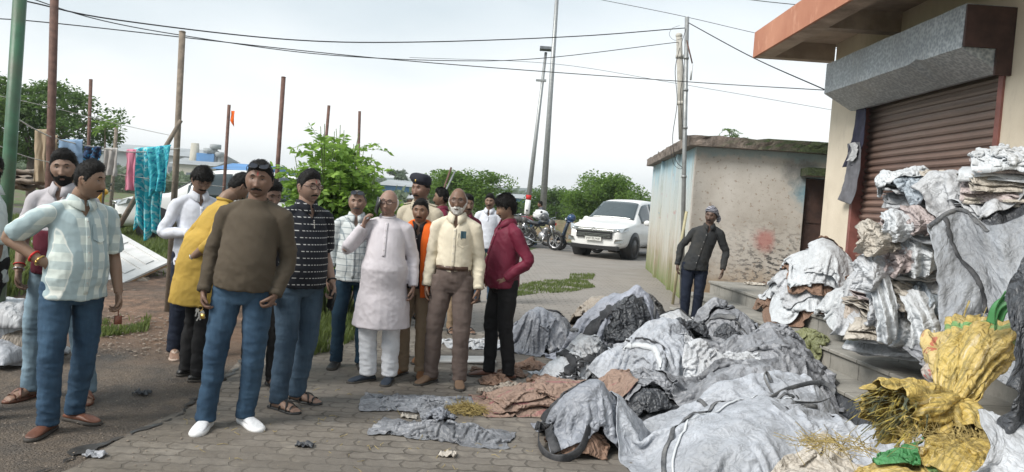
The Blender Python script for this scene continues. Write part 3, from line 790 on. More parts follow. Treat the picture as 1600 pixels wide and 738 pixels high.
    shell(o, lambda P: np.exp(-((np.abs(P[:, 0]) - .031) / .018) ** 4) * np.exp(-((P[:, 2] - .033 + 3.5 * (np.abs(P[:, 0]) - .03) ** 2 * 6) / .0042) ** 4) * (P[:, 1] < 0), .003, 'eyebrow', ebc, root, M, .0005, 110, inset=.003)
    # eyes
    mb_w = {}
    for s_ in (-1, 1):
        ev, ef = sphere(16, 12)
        # find socket surface depth
        i = np.argmin((P[:, 0] - s_ * .031) ** 2 + (P[:, 2] - .009) ** 2 + (P[:, 1] > 0) * 10); yy = P[i, 1]
        q = ev[:, [0, 2, 1]] * np.array([.0145, .0072 if True else 0, .0062])
        q = ev * np.array([.0135, .0075, .0046]); q = q + np.array([s_ * .031, yy + .0028, .009])
        me = np_mesh('eye', xf(q, M), ef)
        c = np.full((len(q), 3), .24); gz = o.get('gaze', 0)
        ir = ((ev[:, 0] * .0145 - gz * .004) ** 2 + (ev[:, 2] * .0046) ** 2) < .0056 ** 2; c[ir & (ev[:, 1] < 0)] = (.02, .012, .008)
        lid = (ev[:, 2] > .35); c[lid] = np.array(skin) * .35
        set_col(me, c); link('eye', me, M_EYE, root)
    # glasses
    gl = o.get('glasses')
    if gl:
        m = MB(); rimr = .0016 if gl != 'sun' else .002
        mt = M_RIM if gl in ('thin', 'thick') else M_BLACK
        if gl in ('thin', 'thick'):
            rimr = .0014 if gl == 'thin' else .0028; z0 = .006; yb = -.103; up = Matrix.Identity(4)
            hw, hh = .026, .0175
        else:
            z0 = .098; yb = -.088; rimr = .002; hw, hh = .028, .019
        lens = MB()
        for s_ in (-1, 1):
            pts = [(s_ * .033 + hw * math.copysign(abs(math.cos(t)) ** .7, math.cos(t)), yb + .010 * abs(math.cos(t) * s_ * .5 + .5) , z0 + hh * math.copysign(abs(math.sin(t)) ** .7, math.sin(t))) for t in np.linspace(0, 2 * math.pi, 25)]
            if gl == 'sun': pts = [(x_, y_ + (z_ - z0) * 1.1, z_ ) for x_, y_, z_ in pts]
            m.tube([tuple(p) for p in xf(pts, M)], rimr, 5)
            lv = xf(np.array(pts[:-1]) + np.array([0, .001, 0]), M); lens.add(lv, [tuple(range(24))])
            side = [(s_ * .059, yb + .008, z0 + .004), (s_ * .078, -.04, z0 + .006), (s_ * .082, .012, z0 + .004), (s_ * .080, .026, z0 - .012)]
            if gl == 'sun': side = [(s_ * .06, yb + .012, z0 + .002), (s_ * .085, -.03, z0 - .02), (s_ * .088, .01, z0 - .045)]
            m.tube([tuple(p) for p in xf(cr(side, 8), M)], rimr, 5)
        m.tube([tuple(p) for p in xf([(-.009, yb, z0 + .005), (0, yb - .004, z0 + .008), (.009, yb, z0 + .005)], M)], rimr, 5)
        g_ = m.build('sunglasses' if gl == 'sun' else 'spectacles', mt, root, True)
        lens.build('lens', M_DARKLENS if gl == 'sun' else M_LENS, g_)
    return V, F, np.concatenate(Cs)
s = NT('eye'); s.set(Color=s.attr('Col'), Rough=.2); M_EYE = s.m
M_BLACK = simple('black_plastic', (.015, .015, .016), .35, .1, 6, 0)
M_RIM = simple('brown_rim', (.05, .018, .015), .35, .1, 6, 0)
s = NT('lens'); s.set(Color=(.8, .82, .85), Rough=.05); s.b.inputs['Transmission Weight'].default_value = .9; s.b.inputs['Alpha'].default_value = .28; M_LENS = s.m
s = NT('dark_lens'); s.set(Color=(.02, .022, .03), Rough=.08); M_DARKLENS = s.m
M_METAL = simple('steel', (.5, .5, .5), .3, .1, 6, 0, metal=.9)
M_GOLD = simple('brass', (.6, .4, .12), .3, .1, 6, 0, metal=.9)
M_SOLE = simple('sole_rubber', (.04, .035, .03), .8, .2, 20)

# -------------------- hands (front of palm = pn, pointing along d)
def hand(wr, d, pnm, side, curl=.35, sc=1.0, point=0, splay=1.0):
    """wr wrist, d direction of the hand, pnm palm normal, side +1 if thumb lies toward cross(d,pnm)"""
    d = np.array(d, float); d /= np.linalg.norm(d); n = np.array(pnm, float); n -= d * n.dot(d); n /= np.linalg.norm(n) + 1e-9
    t = np.cross(d, n) * side; out = []
    out.append(tube([wr - d * .012, wr + d * .02, wr + d * .05 * sc, wr + d * .083 * sc], [(.024, .020), (.032, .017), (.041 * sc, .0155), (.038 * sc, .011)], 12, side=t, m=9))
    for k, (off, L_, r_) in enumerate(((.030, .070, .0088), (.010, .080, .0092), (-.010, .074, .0088), (-.029, .058, .0076))):
        b = wr + d * (.078 - .004 * abs(k - 1)) * sc + t * off * sc; dd = d + t * off * 1.5 * splay; dd /= np.linalg.norm(dd); P = [b - dd * .01, b]; c = curl * (1 + .12 * k)
        if point and k == 0: c = .1
        ang = 0
        for seg, q in ((.45, .9), (.3, 1.15), (.25, .8)):
            ang += c * q; v = dd * math.cos(ang) + n * math.sin(ang); P.append(P[-1] + v * L_ * seg * sc)
        out.append(tube(P, [r_ * sc, r_ * 1.02 * sc, r_ * .95 * sc, r_ * .85 * sc, r_ * .6 * sc], 8, m=9))
    b = wr + d * .022 * sc + t * .022 * sc + n * .004
    v1 = (d * .65 + t * .7 + n * .25); v1 /= np.linalg.norm(v1); v2 = d * .9 + t * (.35 - curl * .3) + n * (.2 + curl * .6); v2 /= np.linalg.norm(v2)
    out.append(tube([b - v1 * .01, b + v1 * .032 * sc, b + v1 * .032 * sc + v2 * .03 * sc, b + v1 * .03 * sc + v2 * .056 * sc], [.0125, .0125, .0100, .0065], 8, m=9))
    return out
def foot(an, yaw, sc=1.0):
    c, s_ = math.cos(yaw), math.sin(yaw); f = np.array([s_, -c, 0.]); t = np.array([c, s_, 0.]); P = []
    an = np.array([an[0], an[1], 0.])
    L_ = [(-.055, .028, .030, .034), (-.02, .034, .045, .045), (.04, .036, .040, .040), (.10, .044, .028, .027), (.145, .046, .018, .018), (.175, .036, .014, .014)]
    out = [tube([an + f * a + np.array([0, 0, .012 + h]) for a, w_, h, zr in L_], [(w_, zr) for a, w_, h, zr in L_], 12, side=t, m=14)]
    for k in range(5):
        b = an + f * (.16 + .012 * (1 - abs(k - 1) * .5)) + t * (.030 - .0155 * k) + np.array([0, 0, .022])
        out.append(tube([b, b + f * .03 + np.array([0, 0, -.004])], [.0105 if k == 0 else .008, .006], 8))
    return out
def shoe(root, an, yaw, kind, m, L_=1.0, soleM=None):
    c, s_ = math.cos(yaw), math.sin(yaw); f = np.array([s_, -c, 0.]); t = np.array([c, s_, 0.]); an = np.array([an[0], an[1], 0.])
    def P(a, b, z): return an + f * a * L_ + t * b + np.array([0, 0, z])
    out = [(-.085, 0), (-.075, .026), (-.04, .034), (.02, .034), (.08, .044), (.13, .048), (.17, .042), (.198, .024), (.207, 0)]
    poly = out + [(a, -b) for a, b in out[::-1][1:-1]]
    sb = MB(); n = len(poly); h = {'sneaker': .032, 'sandal': .022, 'slipper': .02}.get(kind, .024)
    sb.add([P(a * 1.02, b * 1.06, .004) for a, b in poly] + [P(a * 1.03, b * 1.08, h * .6) for a, b in poly] + [P(a, b, h) for a, b in poly],
           [tuple(range(n - 1, -1, -1)), tuple(range(2 * n, 3 * n))] + [(r * n + i, r * n + (i + 1) % n, (r + 1) * n + (i + 1) % n, (r + 1) * n + i) for r in (0, 1) for i in range(n)])
    if kind in ('sandal', 'slipper'):
        e = empty('sandal' if kind == 'sandal' else 'slipper'); e.parent = root
        sb.build('sole', m, e, True)
        st_ = MB()
        def strap(a0, b0, a1, b1, hh, w_=.009):
            pts = [P(a0 + (a1 - a0) * q, b0 + (b1 - b0) * q, h + hh * math.sin(math.pi * q) ** .7) for q in np.linspace(0, 1, 9)]
            st_.add(*tube(pts, [(w_, .0025)] * 9, 8, side=f))
        if kind == 'sandal':
            strap(.05, .045, .13, -.048, .058); strap(.05, -.045, .13, .048, .058); strap(.15, .045, .15, -.045, .036, .008)
            strap(-.06, .03, .0, .0, .01, .004); strap(-.035, .036, -.035, -.036, .085, .006)
        else: strap(.06, .042, .14, 0, .05, .012); strap(.06, -.042, .14, 0, .05, .012)
        st_.build('strap', m, e, True); return e
    hi = {'boot': .115, 'sneaker': .075, 'slipon': .06, 'formal': .065, 'loafer': .058}[kind]
    S = [(-.082, .018, hi * .55), (-.07, .031, hi * .92), (-.03, .036, hi), (.025, .036, hi * .98), (.07, .040, .068), (.12, .046, .052), (.165, .042, .040), (.195, .026, .028)]
    pts = [P(a, 0, h * .8 + (zz_ - h * .8) * .5) for a, b, zz_ in S]; V = []
    nn = 16; th = np.linspace(0, 2 * math.pi, nn, endpoint=False)
    for (a, b, zz_), c0_ in zip(S, pts):
        hh = max((zz_ - h * .8) / 2, .004)
        for q in th:
            cx = math.copysign(abs(math.cos(q)) ** .75, math.cos(q)) * b; cz = math.copysign(abs(math.sin(q)) ** .75, math.sin(q)) * hh
            if cz > 0: cx *= 1 - .35 * (cz / hh) ** 2 * (zz_ > .06)
            V.append(c0_ + t * cx + np.array([0, 0, cz]))
    k = len(S); F = [(j * nn + i, j * nn + (i + 1) % nn, (j + 1) * nn + (i + 1) % nn, (j + 1) * nn + i) for j in range(k - 1) for i in range(nn)] + [tuple(range(nn)), tuple(range((k - 1) * nn, k * nn))]
    mb = MB(); mb.add(V, F); o = mb.build('shoe', m, root, True)
    ss = o.modifiers.new('s', 'SUBSURF'); ss.levels = ss.render_levels = 1
    sb.build('sole', soleM or M_SOLE, o, True)
    if kind in ('sneaker', 'boot'):
        lb = MB()
        for q in range(4):
            a = .03 + q * .024; zt = .095 - q * .013 if kind == 'boot' else .083 - q * .012
            lb.tube([P(a, -.018, zt - .008), P(a, 0, zt + .002), P(a, .018, zt - .008)], .0032, 5)
        lb.build('lace', m, o, True)
    return o

# -------------------- the whole figure
def person(label, loc, yaw, H=1.66, skin=(.20, .105, .065), bw=1.0, belly=0., head=None, top=None, bottom=None, shoes=None, pose=None, group=None, vox=.0075, extras=None):
    """local front is -y; the figure's right hand is at -x"""
    k = H / 1.70 * .98; p = dict(lean=(0, 0), hyaw=0, hpitch=0, hroll=0, rel=(-.205, .04, 1.08), rwr=(-.225, -.04, .84), lel=(.205, .04, 1.08), lwr=(.225, -.04, .84),
        ran=(-.10, .02), lan=(.10, .02), rft=-12, lft=12, rhd=(0, -.15, -1), lhd=(0, -.15, -1), rpn=(.9, .0, 0), lpn=(-.9, 0, 0), rcurl=.35, lcurl=.35, hipx=0, rkn=None, lkn=None, hpos=None)
    p.update(pose or {}); head = head or {}; top = top or {}; bottom = bottom or {}; shoes = shoes or {}
    bw = bw * .87
    root = empty('person', loc, yaw, label=label, cat='person', group=group); root.scale = (k, k, k)
    sk = np.array(skin); lx, ly = p['lean']
    def sp(z):   # spine offset (lean) at height z
        q = np.clip((z - .92) / .55, 0, 1.3); return np.array([lx * q + p['hipx'] * (1 - q), ly * q ** 1.3, -0.35 * (ly * q) ** 2])
    A = np.array
    nb = A([0, .01, 1.44]) + sp(1.44); hp = nb + A([0, -.018, .133]) + A([lx * .1, ly * .25 - max(0, p['hpitch']) * .0012, 0])
    if p['hpos']: hp = hp + A(p['hpos'])
    sh = {s_: A([s_ * .168 * bw ** .7, .012, 1.366]) + sp(1.37) for s_ in (-1, 1)}
    hip = {s_: A([s_ * .090 * (.6 + .4 * bw) + p['hipx'], .01, .90]) for s_ in (-1, 1)}
    el = {}; wr = {}
    for s_, a, b in ((-1, 'rel', 'rwr'), (1, 'lel', 'lwr')):
        d = A(p[a]) - sh[s_]; el[s_] = sh[s_] + d / np.linalg.norm(d) * .285
        d = A(p[b]) - el[s_]; wr[s_] = el[s_] + d / np.linalg.norm(d) * .25
    an = {-1: A([*p['ran'], .085]), 1: A([*p['lan'], .085])}; kn = {}
    for s_, q in ((-1, 'rkn'), (1, 'lkn')):
        yw = R(p['rft'] if s_ < 0 else p['lft'])
        kn[s_] = A(p[q]) if p[q] else (hip[s_] + an[s_]) / 2 + A([math.sin(yw) * .03, -.035, .02])
    # ---- body
    P = []
    ts = [(.86, .13, .09, 0), (.95, .15, .105, 0), (1.08, .132 + .02 * belly, .10, 0), (1.2, .14, .105, 0), (1.30, .135, .092, 0), (1.37, .11, .072, 0), (1.43, .066, .056, 0)]
    P.append(tube([A([0, q[3], q[0]]) + sp(q[0]) for q in ts], [(q[1] * bw, q[2] * bw) for q in ts], 18, side=(1, 0, 0), m=16))
    nr = .056 * (.75 + .25 * bw)
    P.append(tube([nb - A([0, 0, .04]), nb + A([0, -.004, .035]), hp + A([0, .018, -.04])], [nr * 1.12, nr, nr * .98], 16, m=8))
    for s_ in (-1, 1):
        P.append(tube([nb + A([s_ * .02, .012, -.01]), (nb + sh[s_]) / 2 + A([0, .010, -.01]), sh[s_]], [.036, .038, .044], 12, m=6))
        P.append(tube([sh[s_], sh[s_] * .5 + el[s_] * .5, el[s_], el[s_] * .65 + wr[s_] * .35, wr[s_]], [.051 * bw ** .5, .045 * bw ** .5, .037, .038, .0265], 14, m=14))
        P.append(tube([hip[s_], hip[s_] * .5 + kn[s_] * .5, kn[s_], kn[s_] * .7 + an[s_] * .3 + A([0, .012, 0]), an[s_]], [.080, .068, .050, .050, .034], 14, m=14))
    if shoes.get('kind') in ('sandal', 'slipper', None):
        for s_ in (-1, 1): P += foot(an[s_], R(p['rft'] if s_ < 0 else p['lft']))
        for s_ in (-1, 1): P.append(tube([an[s_] + A([0, 0, .02]), A([an[s_][0], an[s_][1], .045])], [.034, .036], 12))
    me = fuse(P, vox, 2); V = get_co(me); nv0 = len(V)
    faces = np.empty(len(me.polygons) * 4, np.int32)
    lt = np.empty(len(me.polygons), np.int32); me.polygons.foreach_get('loop_total', lt)
    li = np.empty(len(me.loops), np.int32); me.loops.foreach_get('vertex_index', li)
    if (lt == 4).all(): FB = li.reshape(-1, 4)
    else: FB = np.array([list(q.vertices) if len(q.vertices) == 4 else list(q.vertices) + [q.vertices[-1]] for q in me.polygons])
    bpy.data.meshes.remove(me)
    HM = Matrix.Translation(hp) @ Matrix.Rotation(R(p['hyaw']), 4, 'Z') @ Matrix.Rotation(R(p['hpitch']), 4, 'X') @ Matrix.Rotation(R(p['hroll']), 4, 'Y')
    hs = head.get('size', .93); HM = HM @ Matrix.Scale(hs, 4)
    hv, hf, hc = make_head(root, sk, head, HM, sk)
    allV = [V, hv]; F = [tuple(q) for q in FB.tolist()] + [tuple(i + nv0 for i in f) for f in hf]; n = nv0 + len(hv); cols = [np.tile(sk, (nv0, 1)), hc]
    hm = {}
    for s_, dk, pk, ck in ((-1, 'rhd', 'rpn', 'rcurl'), (1, 'lhd', 'lpn', 'lcurl')):
        # thumb forward when the arm hangs: t = cross(d, n) * side
        for v, f in hand(wr[s_], p[dk], p[pk], p.get('rth' if s_ < 0 else 'lth', -s_), p[ck]):
            allV.append(v); F += [tuple(i + n for i in q) for q in f]; n += len(v); cols.append(np.tile(sk * .93, (len(v), 1)))
    me = np_mesh('body', np.concatenate(allV), [f if len(set(f)) == len(f) else f[:3] for f in F]); set_col(me, np.concatenate(cols)); link('body', me, M_SKIN, root)
    # ---- trousers
    if bottom.get('m'):
        lo = bottom.get('loose', 0.); P = []; hemz = bottom.get('hem', .055); bl = belly
        ts = [(.80, .10, .085), (.86, .155 * bw, .108), (.94, .165 * bw, .122 + .006 * bl), (1.02, .150 * bw + .01 * bl, .118 + .02 * bl)]
        P.append(tube([A([0, .004, q[0]]) + sp(q[0]) for q in ts], [(q[1], q[2]) for q in ts], 24, side=(1, 0, 0), m=12))
        for s_ in (-1, 1):
            ft = R(p['rft'] if s_ < 0 else p['lft']); a2 = A([an[s_][0], an[s_][1] - .005, hemz]); kk = kn[s_]
            P.append(tube([hip[s_] + A([0, 0, .03]), hip[s_] * .6 + kk * .4, kk, kk * .55 + a2 * .45 + A([0, .008, 0]), a2 + A([0, 0, .06]), a2],
                [.086 + lo * .5, .077 + lo * .8, .059 + lo * .8, .052 + lo, .045 + lo, .046 + lo], 20, m=26))
        me = fuse(P, vox, 3); V = get_co(me); N = get_no(me)
        sd = bottom.get('seed', len(label)); Q = V + sd
        wk = np.exp(-((V[:, 2] - .47) / .10) ** 2) + 1.5 * sstep(.34, .10, V[:, 2]) + .9 * np.exp(-((V[:, 2] - .84) / .07) ** 2) + .25
        dsp = .0060 * wk * (ridge(Q * [6, 6, 15] + [0, 0, 3], 2) - .3) + .005 * ridge(Q * [14, 14, 6], 2)
        dsp += .008 * ridge((Q + Q[:, [2, 0, 1]] * [1.2, .6, 0]) * [5, 5, 6], 2)
        V = V + N * (dsp * bottom.get('wr', 1))[:, None]; V[:, 2] = np.maximum(V[:, 2], .012)
        set_co(me, V); smooth_me(me); me.name = 'trousers'; link('trousers', me, bottom['m'], root)
        if bottom.get('belt'):
            z = 1.012; b_ = MB(); b_.add(*tube([sp(z) - A([0, 0, .018]) + A([0, 0, z]), sp(z) + A([0, 0, .018]) + A([0, 0, z])], [(.166 * bw + .01 * bl, .128 + .02 * bl)] * 2, 32, side=(1, 0, 0)))
            b_.box(-.022, .022, -.137 - .02 * bl, -.128 - .02 * bl, z - .016, z + .016); b_.build('belt', bottom['belt'], root, True)
    # ---- top
    if top.get('m'):
        tk = top.get('kind', 'shirt'); hz = top.get('hem', .86); ls = top.get('loose', .012); P = []
        W_ = .141 * bw ** .8 + ls; D_ = .104 + ls * .7; bl = belly; tuck = top.get('tuck')
        def ell_(z):
            q = [(.50, W_ + .065, D_ + .06), (.70, W_ + .045, D_ + .045), (.86, W_ + .014, D_ + .014), (.95, W_ + .010, D_ + .012), (1.05, W_ + .000, D_ + .002), (1.15, W_ - .004, D_), (1.25, W_ + .004, D_ + .004), (1.31, W_ + .004, D_ - .002), (1.365, W_ - .012, D_ - .018), (1.405, .105, .070), (1.448, .066, .060)]
            zz_ = [a[0] for a in q]; a_ = np.interp(z, zz_, [a[1] for a in q]); d_ = np.interp(z, zz_, [a[2] for a in q])
            bb = bl * (np.exp(-((z - 1.07) / .16) ** 2) if (z > 1.07 or tuck) else .4 + .6 * np.exp(-((z - 1.07) / .16) ** 2)); return a_ + .022 * bb, d_ + .040 * bb, -.034 * bb
        if tuck: hz = 1.0
        zs = np.concatenate([np.arange(hz, 1.35, .06), [1.36, 1.40, 1.43, 1.448]]) 
        cs = []; rs = []; ku = .022 if tk == 'kurta' else 0
        for z in zs:
            a_, d_, o_ = ell_(z)
            if tuck and z < 1.06: a_ = .158 * bw + .008 * bl + (z - 1.0) * .3; d_ = .122 + .02 * bl + (z - 1.0) * .3; o_ = 0
            cs.append(A([0, o_ + .004 + ku * .4 * (z < 1.1), z]) + sp(z)); rs.append((a_ + ku * (z < 1.1), d_ + ku * 1.6 * (z < 1.1)))
        P.append(tube(cs, rs, 28, side=(1, 0, 0), m=30))
        sl = top.get('sleeve', 'long'); sr = top.get('sr', .0)
        for s_ in (-1, 1):
            P.append(tube([nb + A([s_ * .03, .012, -.022]), (nb + sh[s_]) / 2 + A([0, .006, -.006]), sh[s_] + A([-s_ * .015, 0, -.006])], [.042, .050, .056], 14, m=7))
            S0, E, W2 = sh[s_], el[s_], wr[s_]; SI = S0 + A([-s_ * .06, 0, -.012]); S0 = S0 + A([-s_ * .002, 0, -.004]) + (E - S0) * .03
            if sl == 'short': pts = [SI, S0, S0 * .5 + E * .5, S0 * .12 + E * .88]; rr = [.042, .061 + sr, .064 + sr, .063 + sr]
            elif sl == 'three': pts = [SI, S0, S0 * .5 + E * .5, E, E * .55 + W2 * .45]; rr = [.042, .058 + sr, .053 + sr, .048 + sr, .044 + sr]
            else: pts = [SI, S0, S0 * .5 + E * .5, E, E * .5 + W2 * .5, E * .02 + W2 * .98]; rr = [.042, .058 + sr, .053 + sr, .047 + sr, .042 + sr, .034 + sr]
            P.append(tube(pts, [r_ * (.8 + .2 * bw) for r_ in rr], 18, m=16))
        me = fuse(P, vox, 3); V = get_co(me); N = get_no(me); Q = V + len(label) * 1.7
        am = {s_: np.exp(-(np.linalg.norm(V - el[s_], axis=1) / .12) ** 2) for s_ in (-1, 1)}
        arm = sstep(.16 * bw, .21 * bw, np.abs(V[:, 0] - sp(V[:, 2].mean())[0]))
        wk = .35 + 1.3 * (am[-1] + am[1]) + .8 * sstep(1.12, .98, V[:, 2]) * (1 if not tuck else 1.5)
        wa = top.get('wr', .55 if tk == 'kurta' else .8)
        dsp = .0085 * wk * (ridge(Q * [8, 8, 11], 2) - .2) + .0125 * (ridge((Q + Q[:, [2, 2, 0]] * [.9, .2, .5]) * [6.5, 6.5, 2.6], 2) - .3)
        if tk == 'kurta': dsp = dsp + .012 * sstep(1.0, .55, V[:, 2]) * (ridge(Q * [9, 9, 1.2], 2) - .3)
        V = V + N * (dsp * wa)[:, None]
        if tk in ('shirt', 'polo'):   # open collar
            zz = (V[:, 2] - nb[2]) + 1.44; vx = np.abs(V[:, 0] - sp(1.4)[0]); vm = sstep(0, .008, (zz - 1.335) * .50 - vx) * (V[:, 1] < nb[1] - .02); V[:, 1] += vm * .042; V[:, 2] -= vm * .004
        set_co(me, V); smooth_me(me)
        nm = {'kurta': 'kurta', 'sweater': 'sweater', 'polo': 'polo_shirt'}.get(tk, 'shirt'); me.name = nm
        so = link(nm, me, top['m'], root)
        cm = top.get('cm', top['m'])
        # collar
        if tk in ('shirt', 'polo'):
            cb = MB(); n_ = 22; rows = []
            for q in range(n_):
                a_ = -math.pi * .5 + .16 + (2 * math.pi - .32) * q / (n_ - 1); c_, s2 = math.cos(a_), math.sin(a_)
                opn = max(0, -s2) ** 3; up = .034 * (1 - .45 * opn)
                i_ = nb + A([c_ * .062, s2 * .060 - .006, .010 + up - .02 * opn]); m_ = nb + A([c_ * .071, s2 * .070 - .006, .010 + up - .02 * opn]); o_ = nb + A([c_ * (.094 + .015 * opn), s2 * (.094 + .014 * opn) - .004, -.018 - .040 * opn]); b_ = nb + A([c_ * .062, s2 * .06, -.03 - .03 * opn])
                rows.append((b_, i_, m_, o_))
            V_ = [v for r_ in rows for v in r_]; cb.add(V_, [(q * 4 + j, q * 4 + j + 1, q * 4 + 5 + j, q * 4 + 4 + j) for q in range(n_ - 1) for j in range(3)])
            co = cb.build('collar', cm, so, True); sm_ = co.modifiers.new('t', 'SOLIDIFY'); sm_.thickness = .003
        elif tk in ('sweater', 'kurta'):
            cb = MB(); tpts = [nb + A([math.cos(a_) * .066, math.sin(a_) * .063 - .004, .006 + .016 * math.sin(a_) - (0 if tk == 'sweater' else -.012)]) for a_ in np.linspace(0, 2 * math.pi, 25)]
            cb.tube(tpts, [(.007, .012)] * 25, 8); cb.build('neckband', cm, so, True)
        # placket and buttons follow the front surface
        if tk in ('shirt', 'kurta', 'polo'):
            zb = {'polo': 1.28, 'kurta': 1.12}.get(tk, hz + .01); zz_ = np.linspace(1.345 if tk != 'kurta' else 1.405, zb, 22); pts = []
            for z in zz_:
                xc = sp(z)[0]; sel = np.abs(V[:, 0] - xc) < .014; sel &= np.abs(V[:, 2] - z) < .012
                if sel.any():
                    yy = np.median(np.sort(V[sel, 1])[:max(1, sel.sum() // 3)]); pts.append((xc, yy - .0035, z))
            if len(pts) > 3:
                pb = MB(); pb.add(*tube(pts, [(.014, .0028)] * len(pts), 8, side=(1, 0, 0))); pb.build('placket', cm, so, True)
                for q in range(1, len(pts) - 1, 4 if vox < .009 else 99):
                    bb = MB(); bb.ell(np.array(pts[q]) + A([0, -.004, 0]), (.005, .002, .005), nu=8, nv=5)
                    bb.build('button', top.get('bm', M_BTN), so, True)
        if top.get('pocket'):
            x0 = .075; z0 = 1.25; qs = []
            for (dx, dz) in ((-.045, .055), (.045, .055), (.045, -.04), (0, -.058), (-.045, -.04)):
                X_ = x0 + dx + sp(z0)[0]; Z_ = z0 + dz; i = np.argmin((V[:, 0] - X_) ** 2 + (V[:, 2] - Z_) ** 2 + (V[:, 1] > sp(Z_)[1]) * 1); qs.append(V[i] + A([0, -.005, 0]))
            pb = MB(); pb.add(qs, [(0, 1, 2, 3, 4)]); po = pb.build('pocket', cm, so); q_ = po.modifiers.new('t', 'SOLIDIFY'); q_.thickness = .004
        if sl in ('long', 'three') and tk != 'kurta':
            for s_ in (-1, 1):
                t_ = .90 if sl == 'long' else .40; a0 = el[s_] * (1 - t_) + wr[s_] * t_; t2 = t_ + .13; a1 = el[s_] * (1 - t2) + wr[s_] * t2; r_ = (.037 if sl == 'long' else .045) + sr + .002
                cb = MB(); cb.add(*tube([a0, a1], [r_, r_ * .96], 16)); cb.build('cuff', cm, so, True)
    for s_ in (-1, 1):
        if shoes.get('kind'): shoe(root, an[s_], R(p['rft'] if s_ < 0 else p['lft']), shoes['kind'], shoes['m'], soleM=shoes.get('sole'))
    info = dict(root=root, wr=wr, el=el, nb=nb, hp=hp, HM=HM, sh=sh, k=k, head=head, hip=hip)
    if extras: extras(info)
    return info
M_BTN = simple('button', (.5, .48, .45), .4, .1, 5, 0)
def bangle(info, s_, m, t=.93, r=.030, w=.004, name='bracelet'):
    a = info['el'][s_] * (1 - t) + info['wr'][s_] * t; d = info['wr'][s_] - info['el'][s_]; d /= np.linalg.norm(d)
    u = np.cross(d, [0, 0, 1.0]); u = np.array([1., 0, 0]) if np.linalg.norm(u) < .1 else u / np.linalg.norm(u); v = np.cross(d, u)
    b = MB(); b.tube([a + (u * math.cos(q) + v * math.sin(q)) * r for q in np.linspace(0, 2 * math.pi, 21)], w, 6); b.build(name, m, info['root'], True)
# fabrics
jean = lambda n, c: fabric(n, c, .9, 300, .2, pattern=pat_jean, bump=.35)
M_JEAN = jean('jean_blue', (.028, .058, .100)); M_JEAN2 = jean('jean_mid', (.036, .062, .096)); M_JEANL = jean('jean_light', (.14, .21, .27)); M_JEAND = jean('jean_dark', (.014, .035, .06))
M_BLKT = fabric('black_trousers', (.012, .012, .013)); M_BRNT = fabric('brown_trousers', (.115, .088, .078)); M_KHAKI = fabric('khaki_trousers', (.24, .175, .115)); M_WHT = fabric('white_cotton', (.60, .62, .66))
M_LILAC = fabric('lilac_cotton', (.53, .50, .53)); M_CREAM = fabric('cream_cotton', (.62, .56, .44)); M_WSH = fabric('white_shirting', (.60, .62, .68)); M_MAROON = fabric('maroon_shirting', (.135, .014, .034), .6)
M_YEL = fabric('yellow_cotton', (.43, .285, .06)); M_OLIVE = fabric('olive_knit', (.082, .066, .048), .95, 160, bump=.1); M_BPOLO = fabric('navy_polo', (.012, .014, .02), pattern=pat_dash)
M_PLAID = fabric('plaid_shirting', (.60, .66, .62), pattern=pat_plaid); M_CHECK = fabric('check_shirting', (.52, .55, .55), pattern=pat_check); M_POLO = fabric('two_tone_polo', (.42, .40, .42), pattern=pat_polo)
M_STRIPE = fabric('striped_shirting', (.48, .52, .50), pattern=pat_stripe); M_COP = fabric('police_khaki', (.42, .375, .29)); M_DRK = fabric('dark_shirt', (.02, .018, .02)); M_ORANGE = fabric('orange_scarf', (.75, .13, .015))
M_GRIMY = fabric('grimy_shirt', (.030, .032, .034), dirt=(.07, .065, .055)); M_NAVYT = fabric('navy_trousers', (.012, .017, .032)); M_TURB = fabric('turban_cloth', (.30, .30, .33), pattern=pat_turban)
M_LBRN = simple('brown_leather', (.13, .05, .028), .5, .35, 10, .3, 30); M_SUEDE = simple('suede_brown', (.15, .095, .06), .85, .25, 12, .3); M_TAN = simple('tan_leather', (.22, .10, .04), .6, .3, 12, .3); M_NAVY = simple('navy_canvas', (.018, .028, .045), .8, .2, 20)
M_BLKL = simple('black_leather', (.013, .013, .013), .45, .2, 12, .2); M_WSNK = simple('white_mesh', (.62, .63, .65), .7, .12, 60, .3, 90); M_WSOLE = simple('white_sole', (.7, .7, .7), .6, .1, 10, .1)
M_RED = simple('red_thread', (.5, .02, .02), .8, .2, 40); M_BELT = simple('belt', (.06, .03, .018), .5, .2, 20)
def feet_at(x, y): return gpt(x, y)
def phone_in(info, c, rot, size=(.036, .005, .075)):
    b = MB(); b.box(-size[0], size[0], -size[1], size[1], -size[2], size[2]); V = xf(np.concatenate(b.V), Matrix.Translation(c) @ rot.to_4x4()); b.V = [V]
    # held by the hand: a thing of its own
    k = info['k']; root = info['root']; Mw = Matrix.Translation(root.location) @ Matrix.Rotation(root.rotation_euler.z, 4, 'Z') @ Matrix.Scale(k, 4)
    b.V = [xf(V, Mw)]; return b
def to_world(info, V):
    root = info['root']; return xf(V, Matrix.Translation(root.location) @ Matrix.Rotation(root.rotation_euler.z, 4, 'Z') @ Matrix.Scale(info['k'], 4))

# 1 man cut by the left edge
person('man in a striped light shirt at the left edge, arm hanging', gpt(-34, 650), R(-50), 1.66, (0.198, 0.123, 0.085), 1.1, .5, dict(), dict(m=M_STRIPE, sleeve='short'), dict(m=M_BLKT), dict(kind='formal', m=M_BLKL))
